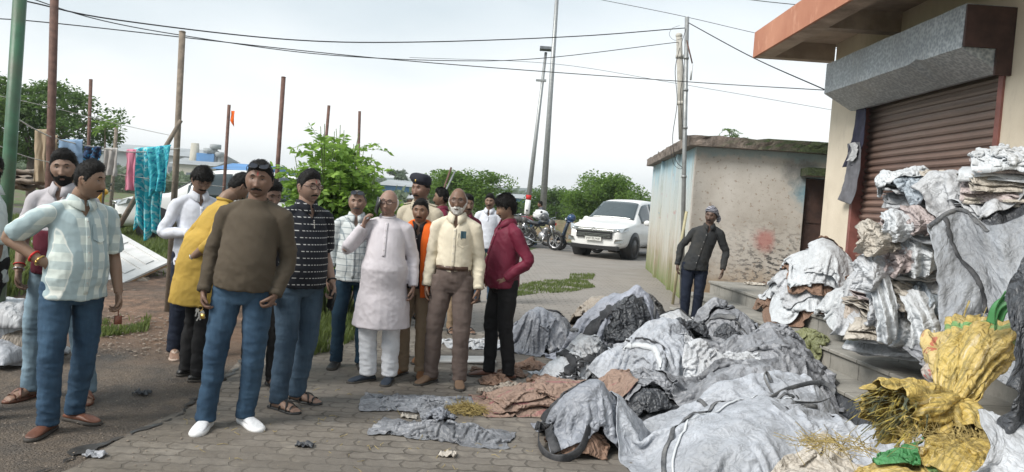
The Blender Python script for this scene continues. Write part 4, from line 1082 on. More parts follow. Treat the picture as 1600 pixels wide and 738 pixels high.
# 2 bearded man behind the plaid shirt
i = person('bearded man in a white and maroon polo shirt and pale jeans', gpt(86, 622), R(8), 1.70, (0.245, 0.157, 0.114), 1.12, .5,
    dict(beard=.010, moustache=.008, wide=1.03, seed=2, vol=.018), dict(m=M_POLO, kind='polo', sleeve='short', hem=.87), dict(m=M_JEANL, loose=.012), dict(kind='sandal', m=M_LBRN),
    dict(ran=(-.15, 0), lan=(.20, .0), rft=-25, lft=20, rel=(-.25, .02, 1.08), rwr=(-.22, -.10, .86), rcurl=.5, rhd=(.1, -.2, -1), hroll=-3, hyaw=12))
bangle(i, -1, M_METAL, .93, .033, .0035); bangle(i, -1, M_RED, .80, .034, .004, 'wrist_thread')
# 3 plaid shirt man, profile to the right
i = person('man in a pale plaid shirt and blue jeans, one hand on his hip', gpt(106, 668), R(52), 1.64, (0.256, 0.164, 0.114), 1.16, .9,
    dict(stubble=.35, moustache=.007, seed=4, chub=.004), dict(m=M_PLAID, sleeve='short', hem=.84, pocket=True, loose=.016), dict(m=M_JEAN, loose=.010), dict(kind='loafer', m=M_LBRN),
    dict(ran=(-.13, -.03), lan=(.08, .10), rft=-50, lft=22, rel=(-.38, .17, 1.16), rwr=(-.18, -.06, 1.04), rhd=(.95, -.25, -.12), rpn=(.25, .7, 0), rcurl=.55, rth=-1, lel=(.24, .0, 1.08), lwr=(.24, -.08, .86), lcurl=.6, hyaw=38, hpitch=4, lean=(.0, -.06), hpos=(.02, -.035, 0)))
bangle(i, -1, M_GOLD, .95, .033, .005); bangle(i, -1, M_RED, .78, .036, .006, 'wrist_thread')
w3 = i
# 4 white shirt man reading
i = person('man in an untucked white shirt and dark trousers looking down', gpt(296, 556), R(38), 1.68, (0.245, 0.157, 0.114), 1.12, .7,
    dict(hair='fringe', vol=.03, glasses='thin', moustache=.009, seed=6), dict(m=M_WSH, sleeve='long', hem=.82, loose=.02), dict(m=M_NAVYT, loose=.012), dict(kind='slipper', m=simple('pale_slipper', (.42, .33, .27), .7)),
    dict(hpitch=26, lean=(0, -.05), hyaw=8, ran=(-.13, 0), lan=(.14, -.06), rel=(-.27, -.02, 1.12), rwr=(-.08, -.25, 1.12), rhd=(.7, -.6, .1), rpn=(0, .3, 1), lel=(.25, -.05, 1.12), lwr=(.12, -.28, 1.12), lhd=(-.7, -.6, .1), lpn=(0, .3, 1)))
# 5 yellow kurta man from behind
i = person('man in a yellow kurta seen from behind, hands clasped at his back', gpt(304, 592), R(128), 1.66, (0.233, 0.150, 0.107), 1.1, .4,
    dict(seed=8, vol=.018, front=.06), dict(m=M_YEL, kind='kurta', sleeve='three', hem=.62, loose=.022), dict(m=M_BLKT, loose=.016), dict(kind='formal', m=M_BLKL),
    dict(hpitch=40, lean=(0, -.19), hyaw=6, ran=(-.11, .0), lan=(.12, .03), rel=(-.30, .02, 1.10), rwr=(-.06, .14, .93), lel=(.30, .02, 1.10), lwr=(.05, .15, .92), rhd=(.8, .1, -.5), lhd=(-.8, .15, -.45), rpn=(0, .8, 0), lpn=(0, .8, 0), rcurl=.7, lcurl=.7, rth=1, lth=-1))
bangle(i, -1, M_METAL, .9, .031, .004)
# 6 man hidden behind the grey sweater
person('man mostly hidden behind the man in the brown sweater, black hair showing', gpt(405, 606), R(30), 1.60, (0.198, 0.123, 0.092), 1.0, .2,
    dict(seed=9, vol=.02), dict(m=M_DRK, sleeve='short'), dict(m=M_BLKT), dict(kind='sandal', m=M_BLKL), dict(hpitch=15, hyaw=20))
# 7 brown sweater
i = person('man in a brown sweater and white trainers, sunglasses on his head, keys in hand', gpt(362, 668), R(4), 1.715, (0.186, 0.112, 0.080), 1.16, .75,
    dict(glasses='sun', moustache=.008, seed=11, wide=1.05, chub=.005, tilak=True, stubble=.35), dict(m=M_OLIVE, kind='sweater', sleeve='long', hem=.90, loose=.016, sr=.004, wr=.75), dict(m=M_JEAN, loose=.008), dict(kind='sneaker', m=M_WSNK, sole=M_WSOLE),
    dict(hipx=.03, ran=(-.15, -.04), lan=(.07, .06), rft=0, lft=42, rel=(-.19, .05, 1.09), rwr=(-.20, -.07, .84), rhd=(.1, -.2, -1), rcurl=.6, lel=(.28, .06, 1.09), lwr=(.24, -.06, .87), lhd=(-.35, -.2, -.8), lcurl=.9, hroll=3, hyaw=5, lean=(.085, 0)))
bangle(i, -1, M_METAL, .97, .031, .003)
w7 = i
# 8 navy polo
i = person('man in a black polo shirt with white dashes and jeans, glasses, facing right', gpt(452, 634), R(46), 1.69, (0.290, 0.191, 0.146), 1.15, .85,
    dict(glasses='thick', moustache=.0055, seed=12, chub=.006, tilak=True, wide=1.03), dict(m=M_BPOLO, kind='polo', sleeve='short', hem=.87, loose=.014), dict(m=M_JEAN2, loose=.012), dict(kind='sandal', m=M_BLKL),
    dict(hipx=.03, lean=(.05, 0), ran=(-.12, -.05), lan=(.09, .06), rft=15, lft=28, rel=(-.24, .06, 1.12), lel=(.26, .06, 1.12), lwr=(.25, -.07, .90), lcurl=.7, hyaw=8))
bangle(i, 1, M_BLACK, .90, .032, .006, 'wrist_watch'); w8 = i
# 9 checked shirt
i = person('man in a white checked shirt and dark jeans, sunglasses pushed up on his head', gpt(543, 574), R(10), 1.575, (0.256, 0.164, 0.122), 1.08, .5,
    dict(hair='receding', hair_col='salt', moustache=.006, glasses='sun', seed=13, wide=1.05), dict(m=M_CHECK, sleeve='three', hem=.84), dict(m=M_JEAND, loose=.006), dict(kind='sneaker', m=M_BLKL),
    dict(ran=(-.11, 0), lan=(.12, 0), hyaw=-4))
# 10 elder with a phone
i = person('bald elderly man in a long lilac kurta holding a phone to his ear', gpt(590, 597), R(4), 1.60, (0.268, 0.170, 0.131), 1.04, 1.0,
    dict(hair='sides', hair_col='white', moustache=0, glasses='thick', stubble=.1, wide=1.08, chub=.008), dict(m=M_LILAC, kind='kurta', sleeve='long', hem=.50, loose=.022, sr=.008), dict(m=M_WHT, loose=.02, hem=.07), dict(kind='slipon', m=M_NAVY),
    dict(ran=(-.09, 0), lan=(.10, .0), rft=-48, lft=-8, rel=(-.34, -.06, 1.14), rwr=(-.15, -.10, 1.43), rhd=(.18, .12, 1), rpn=(.9, .1, 0), rcurl=.55, rth=1, lel=(.24, .05, 1.08), lwr=(.26, -.04, .84), lcurl=.5, hyaw=-10, hroll=4))
w10 = i
# 11 orange scarf
i = person('small man in a dark shirt and khaki trousers, in front of the policeman', gpt(641, 588), R(-4), 1.535, (0.198, 0.116, 0.076), .98, .1,
    dict(seed=15, moustache=.005, vol=.012, wide=.97), dict(m=M_DRK, sleeve='long'), dict(m=M_KHAKI, loose=.012), dict(kind='boot', m=M_TAN),
    dict(ran=(-.09, .02), lan=(.10, 0), lwr=(.24, -.06, .9), rft=-25, lft=10)); w11 = i
# 12 policeman
i = person('policeman in a khaki shirt and dark beret standing at the back', gpt(641, 563), R(-22), 1.74, (0.198, 0.116, 0.085), 1.12, .2,
    dict(seed=16, moustache=.008, vol=.010), dict(m=M_COP, sleeve='short', pocket=True, tuck=True), dict(m=M_KHAKI), dict(kind='boot', m=M_TAN), dict(hyaw=-8)); w12 = i
# 13 cream shirt
i = person('bald man with a grey beard and glasses in a cream shirt tucked into brown trousers', gpt(697, 601), R(-2), 1.655, (0.175, 0.102, 0.069), 1.02, .25,
    dict(hair='sides', hair_col='grey', beard=.011, beard_col='white', moustache=.008, glasses='thin', wide=.98), dict(m=M_CREAM, sleeve='long', tuck=True, pocket=True, sr=.006), dict(m=M_BRNT, loose=.012, belt=M_BELT), dict(kind='boot', m=M_SUEDE),
    dict(ran=(-.14, .02), lan=(.11, -.03), rft=-30, lft=10, rel=(-.20, .05, 1.08), rwr=(-.22, -.02, .84), lcurl=.4)); w13 = i
# 14 maroon shirt, profile to the left
i = person('man in a maroon shirt and black trousers looking down, hand in his pocket', gpt(776, 592), R(-66), 1.62, (0.256, 0.164, 0.114), 1.1, .85,
    dict(hair='fringe', seed=18, stubble=.3, moustache=.004), dict(m=M_MAROON, sleeve='long', hem=.86, loose=.018, sr=.004), dict(m=M_BLKT, loose=.006), dict(kind='loafer', m=M_LBRN),
    dict(hpitch=14, hyaw=-12, ran=(-.07, -.05), lan=(.08, .08), lel=(.25, .12, 1.11), lwr=(.16, -.06, .94), lhd=(-.3, -.3, -.8), rel=(-.24, .02, 1.12), rwr=(-.14, -.13, .96)))
# 15 far ones
person('man in a maroon shirt with an orange scarf, half hidden behind the policeman', gpt(677, 515), R(-75), 1.66, (0.198, 0.123, 0.085), 1.0, .1, dict(seed=20), dict(m=M_MAROON, sleeve='three'), dict(m=M_KHAKI), dict(kind='sandal', m=M_BLKL),
    dict(rel=(-.3, -.15, 1.3), rwr=(-.06, -.2, 1.5), rhd=(.1, .1, 1), hyaw=-15), vox=.010); 
person('person in a maroon top behind the man in the cream shirt', gpt(716, 520), R(25), 1.60, (0.198, 0.123, 0.085), 1.0, 0, dict(seed=21), dict(m=M_MAROON, sleeve='three'), dict(m=M_KHAKI), dict(kind='sandal', m=M_BLKL), vox=.010)
i = person('person in a white cap far behind the elderly man', gpt(634, 497), R(20), 1.58, (0.198, 0.123, 0.085), 1.0, 0, dict(seed=22), dict(m=M_WHT, sleeve='three'), dict(m=M_KHAKI), dict(kind='sandal', m=M_BLKL), vox=.011); w17 = i
i = person('man in a white polo shirt and blue jeans standing further back', gpt(755, 474), R(-8), 1.64, (0.209, 0.130, 0.092), 1.06, .3, dict(seed=23), dict(m=M_WSH, kind='polo', sleeve='short'), dict(m=M_JEAN), dict(kind='loafer', m=M_LBRN), vox=.011)
# 18 turbaned worker by the shed
tp = dpt(1090, 400, 9.9)
i = person('man in grimy dark shirt with a striped head cloth leaning by the shed', (tp.x, tp.y, 0), R(-12), 1.66, (0.116, 0.071, 0.052), 1.05, 0,
    dict(seed=24, moustache=.004, stubble=.4, wide=.95), dict(m=M_GRIMY, sleeve='long', hem=.84, loose=.022, pocket=True), dict(m=M_NAVYT, loose=.004), dict(kind='slipper', m=M_BLKL),
    dict(lean=(.13, .03), hipx=-.02, hyaw=-18, hroll=6, ran=(-.11, 0), lan=(.03, .03), rel=(-.24, .04, 1.12), rwr=(-.26, -.02, .88), lel=(.36, .08, 1.12), lwr=(.34, -.03, .88), lhd=(0, -.1, -1))); w18 = i
# head wear
def capshell(info, name, m, mask, thick, rough=.002, fr=30, parent=None):
    return shell(info['head'], mask, thick, name, m, parent or info['root'], info['HM'], rough, fr)
def tilted(P, a, b): return P[:, 2] + a * P[:, 1] + b * P[:, 0]
o = capshell(w12, 'beret', simple('beret_felt', (.012, .013, .022), .9, .2, 60), lambda P: sstep(.046, .056, tilted(P, .05, .12)), lambda P: .018 + .034 * np.exp(-((P[:, 2] - .09) / .04) ** 2) * (1 + 3.5 * np.clip(-P[:, 0], 0, 1) ** .9 * 3))
o = MB(); o.box(-.01, .01, -.136, -.128, .085, .11); 
b = MB(); b.ell((.018, -.118, .080), (.008, .004, .013)); b.V = [xf(np.concatenate(b.V), w12['HM'])]; b.build('cap_badge', M_GOLD, w12['root'], True)
capshell(w17, 'cap', M_WHT, lambda P: sstep(.02, .03, tilted(P, .15, 0)), .02)
o = capshell(w18, 'head_cloth', M_TURB, lambda P: sstep(.032, .042, tilted(P, .42, .1)), lambda P: .030 + .014 * ridge(np.stack([P[:, 0] * 9, P[:, 1] * 9, P[:, 2] * 34 + P[:, 1] * 20], 1), 2), .004, 20)
b = MB(); b.add(*tube([(.085, .04, .03), (.10, .06, -.02), (.095, .06, -.07)], [(.03, .016), (.034, .018), (.02, .012)], 10, m=8)); b.V = [xf(np.concatenate(b.V), w18['HM'])]; b.build('cloth_end', M_TURB, o, True)
# shoulder boards of the policeman
for s_ in (-1, 1):
    b = MB(); b.bar(w12['nb'] + np.array([s_ * .075, 0, .012]), w12['sh'][s_] + np.array([-s_ * .0, 0, .068]), .045, .010); b.build('shoulder_strap', M_COP, w12['root'])
# orange scarf: two hanging ends round the neck
def scarf(info, m, x1=.075, lo=.78, wd=.05, yo=-.145):
    nb = info['nb']; b = MB()
    pts = [(-.07, yo + .02, 1.22), (-.085, yo + .03, 1.34), (-.085, -.055, 1.43), (-.055, .05, 1.475), (.055, .05, 1.475), (.088, -.055, 1.43), (x1 + .02, yo + .01, 1.30), (x1 + .03, yo, 1.10), (x1 + .035, yo + .01, .95), (x1 + .04, yo + .01, lo)]
    V_, F_ = tube(pts, [(wd * .9, .014), (wd, .018), (wd * .8, .02), (wd * .7, .022), (wd * .7, .022), (wd * .8, .022), (wd, .018), (wd * 1.0, .016), (wd * 1.05, .014), (wd * .9, .008)], 20, side=(1, 0, .2), m=60)
    V_ = V_ + (ridge(V_ * [38, 20, 3], 2) * .007)[:, None] * np.array([0, -1, 0]); b.add(V_, F_); 
    o = b.build('scarf', m, None, True); V2 = to_world(info, get_co(o.data)); set_co(o.data, V2); return o
o = scarf(w11, M_ORANGE); tag(o, 'bright orange scarf hanging from the neck of the small man in khaki trousers', 'scarf')
# phones and keys held in hands
def held(info, s_, build, label, name, cat, m):
    b = MB(); build(b); o = b.build(name, m, None, True); set_co(o.data, to_world(info, get_co(o.data))); return tag(o, label, cat)
wr = w10['wr'][-1]
held(w10, -1, lambda b: b.box(-.004, .004, -.034, .034, -.070, .070, Matrix.Translation((w10['hp'][0] - .088, w10['hp'][1] - .050, w10['hp'][2] - .030)) @ Matrix.Rotation(R(30), 4, 'Z') @ Matrix.Rotation(R(24), 4, 'X')), 'black phone held against the ear of the elderly man', 'mobile_phone', 'phone', M_BLACK)
wr8 = w8['wr'][1]
held(w8, 1, lambda b: b.box(-.006, .006, -.036, .036, -.07, .07, Matrix.Translation((wr8[0] - .02, wr8[1] - .03, wr8[2] - .12)) @ Matrix.Rotation(R(20), 4, 'X')), 'dark phone in the hanging hand of the man in the black polo', 'mobile_phone', 'phone', M_BLACK)
k7 = w7['wr'][-1]
kr = empty('key_ring', label='bunch of steel keys hanging from the hand of the man in the brown sweater', cat='keys')
for q, (dx, dz, a) in enumerate(((-.02, -.13, 15), (0, -.15, -5), (.018, -.14, -25), (-.005, -.16, 30))):
    b = MB(); Mx = Matrix.Translation((k7[0] + dx, k7[1] - .045, k7[2] + dz)) @ Matrix.Rotation(R(a), 4, 'Y')
    b.box(-.010, .010, -.0015, .0015, 0, .02, Mx); b.box(-.004, .004, -.0015, .0015, -.03, 0, Mx); o = b.build('key', M_METAL, kr); set_co(o.data, to_world(w7, get_co(o.data)))
b = MB(); b.tube([(k7[0] + .015 * math.cos(q), k7[1] - .045, k7[2] - .105 + .015 * math.sin(q)) for q in np.linspace(0, 6.283, 13)], .0015, 5); b.box(k7[0] + .005, k7[0] + .03, k7[1] - .055, k7[1] - .045, k7[2] - .17, k7[2] - .14); o = b.build('ring', M_GOLD, kr, True); set_co(o.data, to_world(w7, get_co(o.data)))
k3 = w3['wr'][1]
b = MB(); b.box(-.022, .022, -.008, .008, -.055, .0, Matrix.Translation((k3[0] - .01, k3[1] - .03, k3[2] - .14))); b.tube([(k3[0] - .01, k3[1] - .03, k3[2] - .14), (k3[0] - .01, k3[1] - .03, k3[2] - .09)], .004, 6)
o = b.build('key_case', simple('rust_leather', (.22, .08, .05), .6), None, True); set_co(o.data, to_world(w3, get_co(o.data))); tag(o, 'brown leather key case hanging from the hand of the man in plaid', 'key case')
k13 = w13; 
b = MB(); b.box(.055, .10, -.150, -.140, 1.27, 1.33); b.box(.06, .066, -.156, -.150, 1.26, 1.325); o = b.build('spectacle_case', simple('teal_case', (.02, .06, .08), .5), None); set_co(o.data, to_world(w13, get_co(o.data))); tag(o, 'dark teal case clipped in the shirt pocket of the grey bearded man', 'case')
# ================================================================== VEGETATION
def leaf_mat(name, c, c2, rough=.6):
    s = NT(name); a = s.attr('Col')
    sp = s.n('ShaderNodeSeparateXYZ', {'Vector': a})
    n = s.noise(1.5, 3)
    col_ = s.mix(sp.outputs['X'], c, c2)
    s.set(Color=col_, Rough=rough, Specular=.3)
    tr = s.n('ShaderNodeBsdfTranslucent', {'Color': s.mix(.5, col_, tuple(min(1, x * 2.2) for x in c2))})
    mx = s.t.nodes.new('ShaderNodeMixShader'); mx.inputs[0].default_value = .35
    s.t.links.new(s.b.outputs[0], mx.inputs[1]); s.t.links.new(tr.outputs[0], mx.inputs[2])
    s.t.links.new(mx.outputs[0], s.t.nodes['Material Output'].inputs['Surface']); return s.m
def leaves(C, size, seed=0, asp=.45, updir=.3, D=None):
    """C (n,3) leaf centres -> folded diamond leaves (V, F, col)"""
    r = np.random.default_rng(seed); n = len(C); S = size * r.uniform(.6, 1.35, n)[:, None]
    if D is None: D = r.normal(size=(n, 3)); D[:, 2] = D[:, 2] * .5 - updir
    D = D / np.linalg.norm(D, axis=1)[:, None]; U = r.normal(size=(n, 3)); U[:, 2] += 1.2
    W_ = np.cross(D, U); W_ /= np.linalg.norm(W_, axis=1)[:, None]; N = np.cross(W_, D)
    V = np.stack([C, C + D * S * .45 + W_ * S * asp * .5 + N * S * .06, C + D * S, C + D * S * .45 - W_ * S * asp * .5 + N * S * .06], 1).reshape(-1, 3)
    F = np.arange(4 * n).reshape(-1, 4); c = np.repeat(r.uniform(0, 1, n), 4)
    return V, F, c
def leaf_obj(name, V, F, c, m, parent=None):
    me = np_mesh(name, V, F, False); set_col(me, np.stack([c, c, c], 1)); return link(name, me, m, parent)
LM = leaf_mat('leaf_dark', (.040, .075, .020), (.105, .175, .045)); LM2 = leaf_mat('leaf_mid', (.055, .105, .022), (.15, .245, .045)); LM3 = leaf_mat('leaf_light', (.10, .19, .035), (.24, .38, .07))
LMG = leaf_mat('grass_blades', (.050, .080, .020), (.15, .19, .055))
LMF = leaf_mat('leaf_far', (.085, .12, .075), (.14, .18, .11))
BARK = simple('bark', (.13, .10, .08), .95, .35, 12, .8, 30)
def tree(label, base, h, wdt, crown_lo, seed, lm, n=9000, lsz=.12, group=None, name='tree', trunk_r=.09, clumps=26, flat=.75, cat='tree'):
    r = np.random.default_rng(seed); t = empty(name, base, 0, label=label, cat=cat, group=group)
    tb = MB(); th = h * crown_lo; fork = np.array([r.normal() * .1 * wdt * .3, 0, th])
    tb.tube([(0, 0, -.05), tuple(fork * .5 + [r.normal() * .05, 0, 0]), tuple(fork)], [trunk_r * 1.3, trunk_r, trunk_r * .85], 10)
    cs = []
    for k in range(clumps):
        a = r.uniform(0, 6.28); q = math.sqrt(r.uniform(.02, 1)); z = r.uniform(0, 1)
        rr = wdt * .5 * q * (math.sin(math.pi * (z * .72 + .16)) ** .7)
        c = np.array([math.cos(a) * rr, math.sin(a) * rr, th + (h - th) * (z * .9 + .02)]); cs.append(c)
        if k < 14: tb.tube([tuple(fork), tuple(fork * .5 + c * .5 + [0, 0, .05 * h * (1 - z)]), tuple(c)], [trunk_r * .5, trunk_r * .28, trunk_r * .08], 6)
    P = []; per = n // clumps
    for c in cs:
        s_ = wdt * r.uniform(.10, .19); v = r.normal(size=(per, 3)); v /= np.linalg.norm(v, axis=1)[:, None]
        v *= (r.uniform(.15, 1, per) ** .45)[:, None] * np.array([s_, s_, s_ * flat]); P.append(c + v)
    V, F, cc = leaves(np.concatenate(P), lsz, seed)
    tb.build('trunk', BARK, t, True); leaf_obj('crown', V, F, cc, lm, t); return t
def at_base(x, Y): p = dpt(x, 300, Y); return (p.x, Y, 0)
def hz_at(y, x, Y): return dpt(x, y, Y).z
# trees behind the yard
tree('round leafy tree beyond the parked bikes, behind the policeman', at_base(733, 36), hz_at(266, 733, 36), 3.9, .42, 1, LM2, 14000, .15, clumps=44, trunk_r=.12)
tree('broad leafy tree right behind the white car', at_base(948, 36), hz_at(281, 948, 36), 4.4, .36, 2, LM2, 15000, .15, clumps=48, trunk_r=.12)
tree('low dense bush tree left of the one behind the white car', at_base(872, 41), hz_at(294, 872, 41), 3.6, .25, 3, LM, 9000, .15, clumps=36)
tree('small bushy tree behind the parked motorcycles near the blue shed', at_base(800, 46), hz_at(318, 800, 46), 4.0, .2, 4, LM, 7000, .16, clumps=30)
tree('large spreading tree at the left edge behind the green pole', at_base(52, 26), hz_at(128, 70, 26), 4.6, .45, 5, LM, 16000, .15, clumps=56, trunk_r=.14, flat=.5)
tree('second tree filling the left border behind the washing', at_base(-30, 29), hz_at(150, 0, 29), 3.4, .4, 6, LM, 9000, .15, clumps=36)
# young papaya-like plant beside a thin pole
t = empty('sapling', at_base(160, 16), label='thin sapling with a tuft of feathery leaves beside the small pole', cat='plant')
hz_ = hz_at(200, 160, 16); b = MB(); b.tube([(0, 0, 0), (.03, 0, hz_ * .6), (0, 0, hz_)], [.03, .025, .015], 6); b.build('stem', BARK, t, True)
def frond(o, d, L_, n, ls, r, droop=.5):
    d = np.array(d, float); d /= np.linalg.norm(d); P = []; D = []; q = np.array(o, float); side = np.cross(d, [0, 0, 1.]); side /= np.linalg.norm(side) + 1e-9
    st = [q.copy()]
    for k in range(n):
        d = d + np.array([0, 0, -droop / n]); d /= np.linalg.norm(d); q = q + d * L_ / n; st.append(q.copy())
        for s_ in (-1, 1): P.append(q + side * s_ * .003); D.append(side * s_ + d * .45 + [0, 0, -.12])
    P.append(q); D.append(d); return np.array(P), np.array(D), st
def frond_plant(t, stems, m, seed, fr=9, L_=.34, nl=9, ls=.06, asp=.38, smat=None):
    r = np.random.default_rng(seed); P = []; D = []; tb = MB()
    for (a, b_, h) in stems:
        top = np.array(b_); base = np.array(a); mid = (top + base) / 2 + r.normal(size=3) * .04
        sp_ = cr([base, mid, top], 10); tb.tube([tuple(x) for x in sp_], list(np.linspace(.012, .004, 10)), 5)
        for k in range(fr):
            u = .35 + .65 * (k + .5) / fr; o = sp_[int(u * 9)]; an_ = k * 2.4 + r.uniform(-.4, .4)
            an_ += r.uniform(-.9, .9); d = [math.cos(an_), math.sin(an_), r.uniform(.1, 1.5)]; L2 = L_ * r.uniform(.5, 1.3)
            p_, d_, st = frond(o, d, L2, nl, ls, r, r.uniform(.4, 2.0)); d_ = d_ + r.normal(size=(len(d_), 3)) * .35; P.append(p_); D.append(d_); tb.tube([tuple(x) for x in st[::3] + [st[-1]]], .0022, 4, caps=False)
    P = np.concatenate(P); D = np.concatenate(D); V, F, c = leaves(P, ls, seed, asp, D=D)
    tb.build('stems', smat or M_STEM, t, True); leaf_obj('foliage', V, F, c, m, t)
M_STEM = simple('green_stem', (.10, .14, .05), .8, .3, 10, .2)
frond_plant(t, [((0, 0, hz_ - .15), (0, 0, hz_ + .1), 0)], LM2, 3, 9, .5, 9, .12)
# the tall light green shrub behind the men
r = np.random.default_rng(12); bs = dpt(505, 470, 8.6)
sh1 = empty('leafy_shrub', (bs.x, 8.9, 0), label='tall pale green feathery shrub growing behind the standing men', cat='shrub')
stems = []
for k in range(64):
    a = r.uniform(0, 6.28); q = r.uniform(0, 1) ** .6; tx = q * math.cos(a) * .80 - .06; ty = q * math.sin(a) * .5
    hh = 2.28 - .75 * (abs(tx + .0) / .80) ** 1.6 - r.uniform(0, .75); stems.append(((tx * .35, ty * .4, 0), (tx, ty, hh), 0))
frond_plant(sh1, stems, LM3, 5, 15, .36, 9, .085, .50)
bs = dpt(566, 470, 8.3)
sh2 = empty('leafy_shrub', (bs.x, 8.6, 0), label='broad round leaved shrub right beside the feathery one, behind the checked shirt', cat='shrub')
P = []; D = []; tb = MB()
for k in range(26):
    a = r.uniform(0, 6.28); q = r.uniform(0, 1) ** .6; tx = q * math.cos(a) * .33; ty = q * math.sin(a) * .3; hh = 1.80 - .6 * q - r.uniform(0, .5)
    pts = cr([(tx * .3, ty * .3, 0), (tx * .6, ty * .6, hh * .6), (tx, ty, hh)], 12); tb.tube([tuple(x) for x in pts], list(np.linspace(.012, .004, 12)), 5)
    for j in range(3, 12):
        for s_ in range(3):
            an_ = j * 1.57 + s_ * 2.09 + k; P.append(pts[j]); D.append([math.cos(an_), math.sin(an_), .5])
V, F, c = leaves(np.array(P), .095, 9, .62, D=np.array(D)); tb.build('stems', M_STEM, sh2, True); leaf_obj('foliage', V, F, c, LM2, sh2)
# a weed on the shed roof
bs = shp(.75, .9, SH_H + .15)
t = empty('roof_weed', bs, label='small weed growing on the mossy shed roof', cat='plant')
frond_plant(t, [((0, 0, 0), (.10 * math.cos(k * 1.3), .1 * math.sin(k), .19 + .03 * k), 0) for k in range(4)], LM2, 6, 7, .2, 8, .04)
# distant tree line, one mass
def far_mass(name, x0, x1, Y, h, seed, n=9000, lsz=1.0, label=''):
    r = np.random.default_rng(seed); xs = r.uniform(x0, x1, n); prof = h * (.55 + .45 * np.clip(fbm(np.stack([xs * .035, xs * 0, np.full(n, seed * 3.)], 1), 4) + .6, 0, 1.6))
    z = prof * r.uniform(0, 1, n) ** .6; P = np.stack([xs, Y + r.uniform(-6, 6, n), z], 1); V, F, c = leaves(P, lsz, seed, .7)
    o = leaf_obj(name, V, F, c, LMF); tag(o, label, 'trees', kind='stuff'); return o
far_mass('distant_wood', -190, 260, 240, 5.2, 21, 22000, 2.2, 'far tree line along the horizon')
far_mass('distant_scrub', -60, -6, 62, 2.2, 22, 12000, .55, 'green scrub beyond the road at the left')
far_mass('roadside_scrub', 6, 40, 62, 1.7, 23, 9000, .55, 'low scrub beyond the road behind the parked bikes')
# hills
V = []; n = 120
for i in range(n):
    x = -700 + 1900 * i / (n - 1); hh = 10 + 14 * (mnoise.noise(Vector((x * .004, 2, 0))) + .4) + 3 * mnoise.noise(Vector((x * .02, 5, 0))); V += [(x, 900, -1), (x, 960, max(4, hh)), (x, 1100, -1)]
F = [(3 * i + j, 3 * i + 3 + j, 3 * i + 4 + j, 3 * i + 1 + j) for i in range(n - 1) for j in (0, 1)]
tag(link('hills', np_mesh('hills', V, F), simple('hill_green', (.05, .075, .05), .95, .3, .02, 0)), kind='structure')
# grass
def in_poly(P, poly):
    x, y = P[:, 0], P[:, 1]; c = np.zeros(len(P), bool); n = len(poly)
    for i in range(n):
        a, b = poly[i], poly[(i + 1) % n]
        q = ((a[1] > y) != (b[1] > y)) & (x < (b[0] - a[0]) * (y - a[1]) / (b[1] - a[1] + 1e-12) + a[0]); c ^= q
    return c
def grass(name, poly, n, h, label, seed, m=None, clump=.5, z0=.01, wd=.006):
    r = np.random.default_rng(seed); poly = [tuple(p[:2]) for p in poly]; xs = [p[0] for p in poly]; ys = [p[1] for p in poly]
    P = np.stack([r.uniform(min(xs), max(xs), n * 4), r.uniform(min(ys), max(ys), n * 4)], 1); P = P[in_poly(P, poly)]
    k = pn(np.stack([P[:, 0] * 2.2, P[:, 1] * 2.2, np.full(len(P), seed)], 1)); P = P[k > r.uniform(-clump, clump, len(P)) * .5 - .12][:n]; n = len(P)
    a = r.uniform(0, 6.28, n); H_ = h * r.uniform(.4, 1.3, n); le = H_ * r.uniform(.1, .7, n); sx, sy = np.cos(a), np.sin(a); w_ = wd * r.uniform(.7, 1.4, n)
    B = np.stack([P[:, 0], P[:, 1], np.full(n, z0)], 1); S = np.stack([-sy * w_, sx * w_, 0 * a], 1); M_ = B + np.stack([sx * le * .35, sy * le * .35, H_ * .6], 1); T = B + np.stack([sx * le, sy * le, H_], 1)
    V = np.stack([B - S, B + S, M_ + S * .8, M_ - S * .8, T + S * .1, T - S * .1], 1).reshape(-1, 3)
    i = np.arange(n)[:, None] * 6; F = np.concatenate([i + [0, 1, 2, 3], i + [3, 2, 4, 5]], 0); c = np.repeat(r.uniform(0, 1, n), 6)
    o = leaf_obj(name, V, F, c, m or LMG); return tag(o, label, 'grass', kind='stuff')
grass('grass', [gpt(-80, 420), gpt(-80, 345), gpt(60, 342), gpt(120, 350), gpt(300, 345), gpt(330, 375), gpt(300, 400), gpt(200, 395), gpt(70, 430), gpt(40, 470), gpt(-40, 480)], 26000, .17, 'lush grass and weeds behind the men at the left', 31, clump=.3)
grass('tall_grass', [gpt(-60, 480), gpt(-60, 400), gpt(30, 385), gpt(62, 420), gpt(48, 470)], 9000, .42, 'tall grass behind the white sacks at the left edge', 32, clump=.2, wd=.009)
grass('field_grass', [(-18, 10.8), (-3.2, 10.8), (-1.8, 14), (-1, 21), (-2, 24), (-30, 20.5)], 42000, .13, 'rough grass field reaching back to the road', 33, clump=.6, wd=.012)
grass('shrub_base_grass', [gpt(478, 560), gpt(470, 490), gpt(560, 470), gpt(620, 480), gpt(560, 530), gpt(520, 550)], 4500, .13, 'grass and weeds at the foot of the shrubs', 34, clump=.4)
grass('paving_grass', [gpt(795, 466), gpt(806, 448), gpt(850, 440), gpt(912, 437), gpt(930, 450), gpt(890, 458), gpt(840, 460)], 3800, .04, 'patch of short grass growing between the pavers', 35, clump=1.0)
grass('joint_weeds', [gpt(890, 437), gpt(890, 430), gpt(930, 430), gpt(926, 438)], 500, .05, 'short weeds in the paving joint near the white car', 36, clump=.8)
grass('dirt_weeds', [gpt(155, 530), gpt(160, 505), gpt(235, 500), gpt(232, 520)], 700, .06, 'thin weeds on the packed dirt between the men', 37, clump=.4)
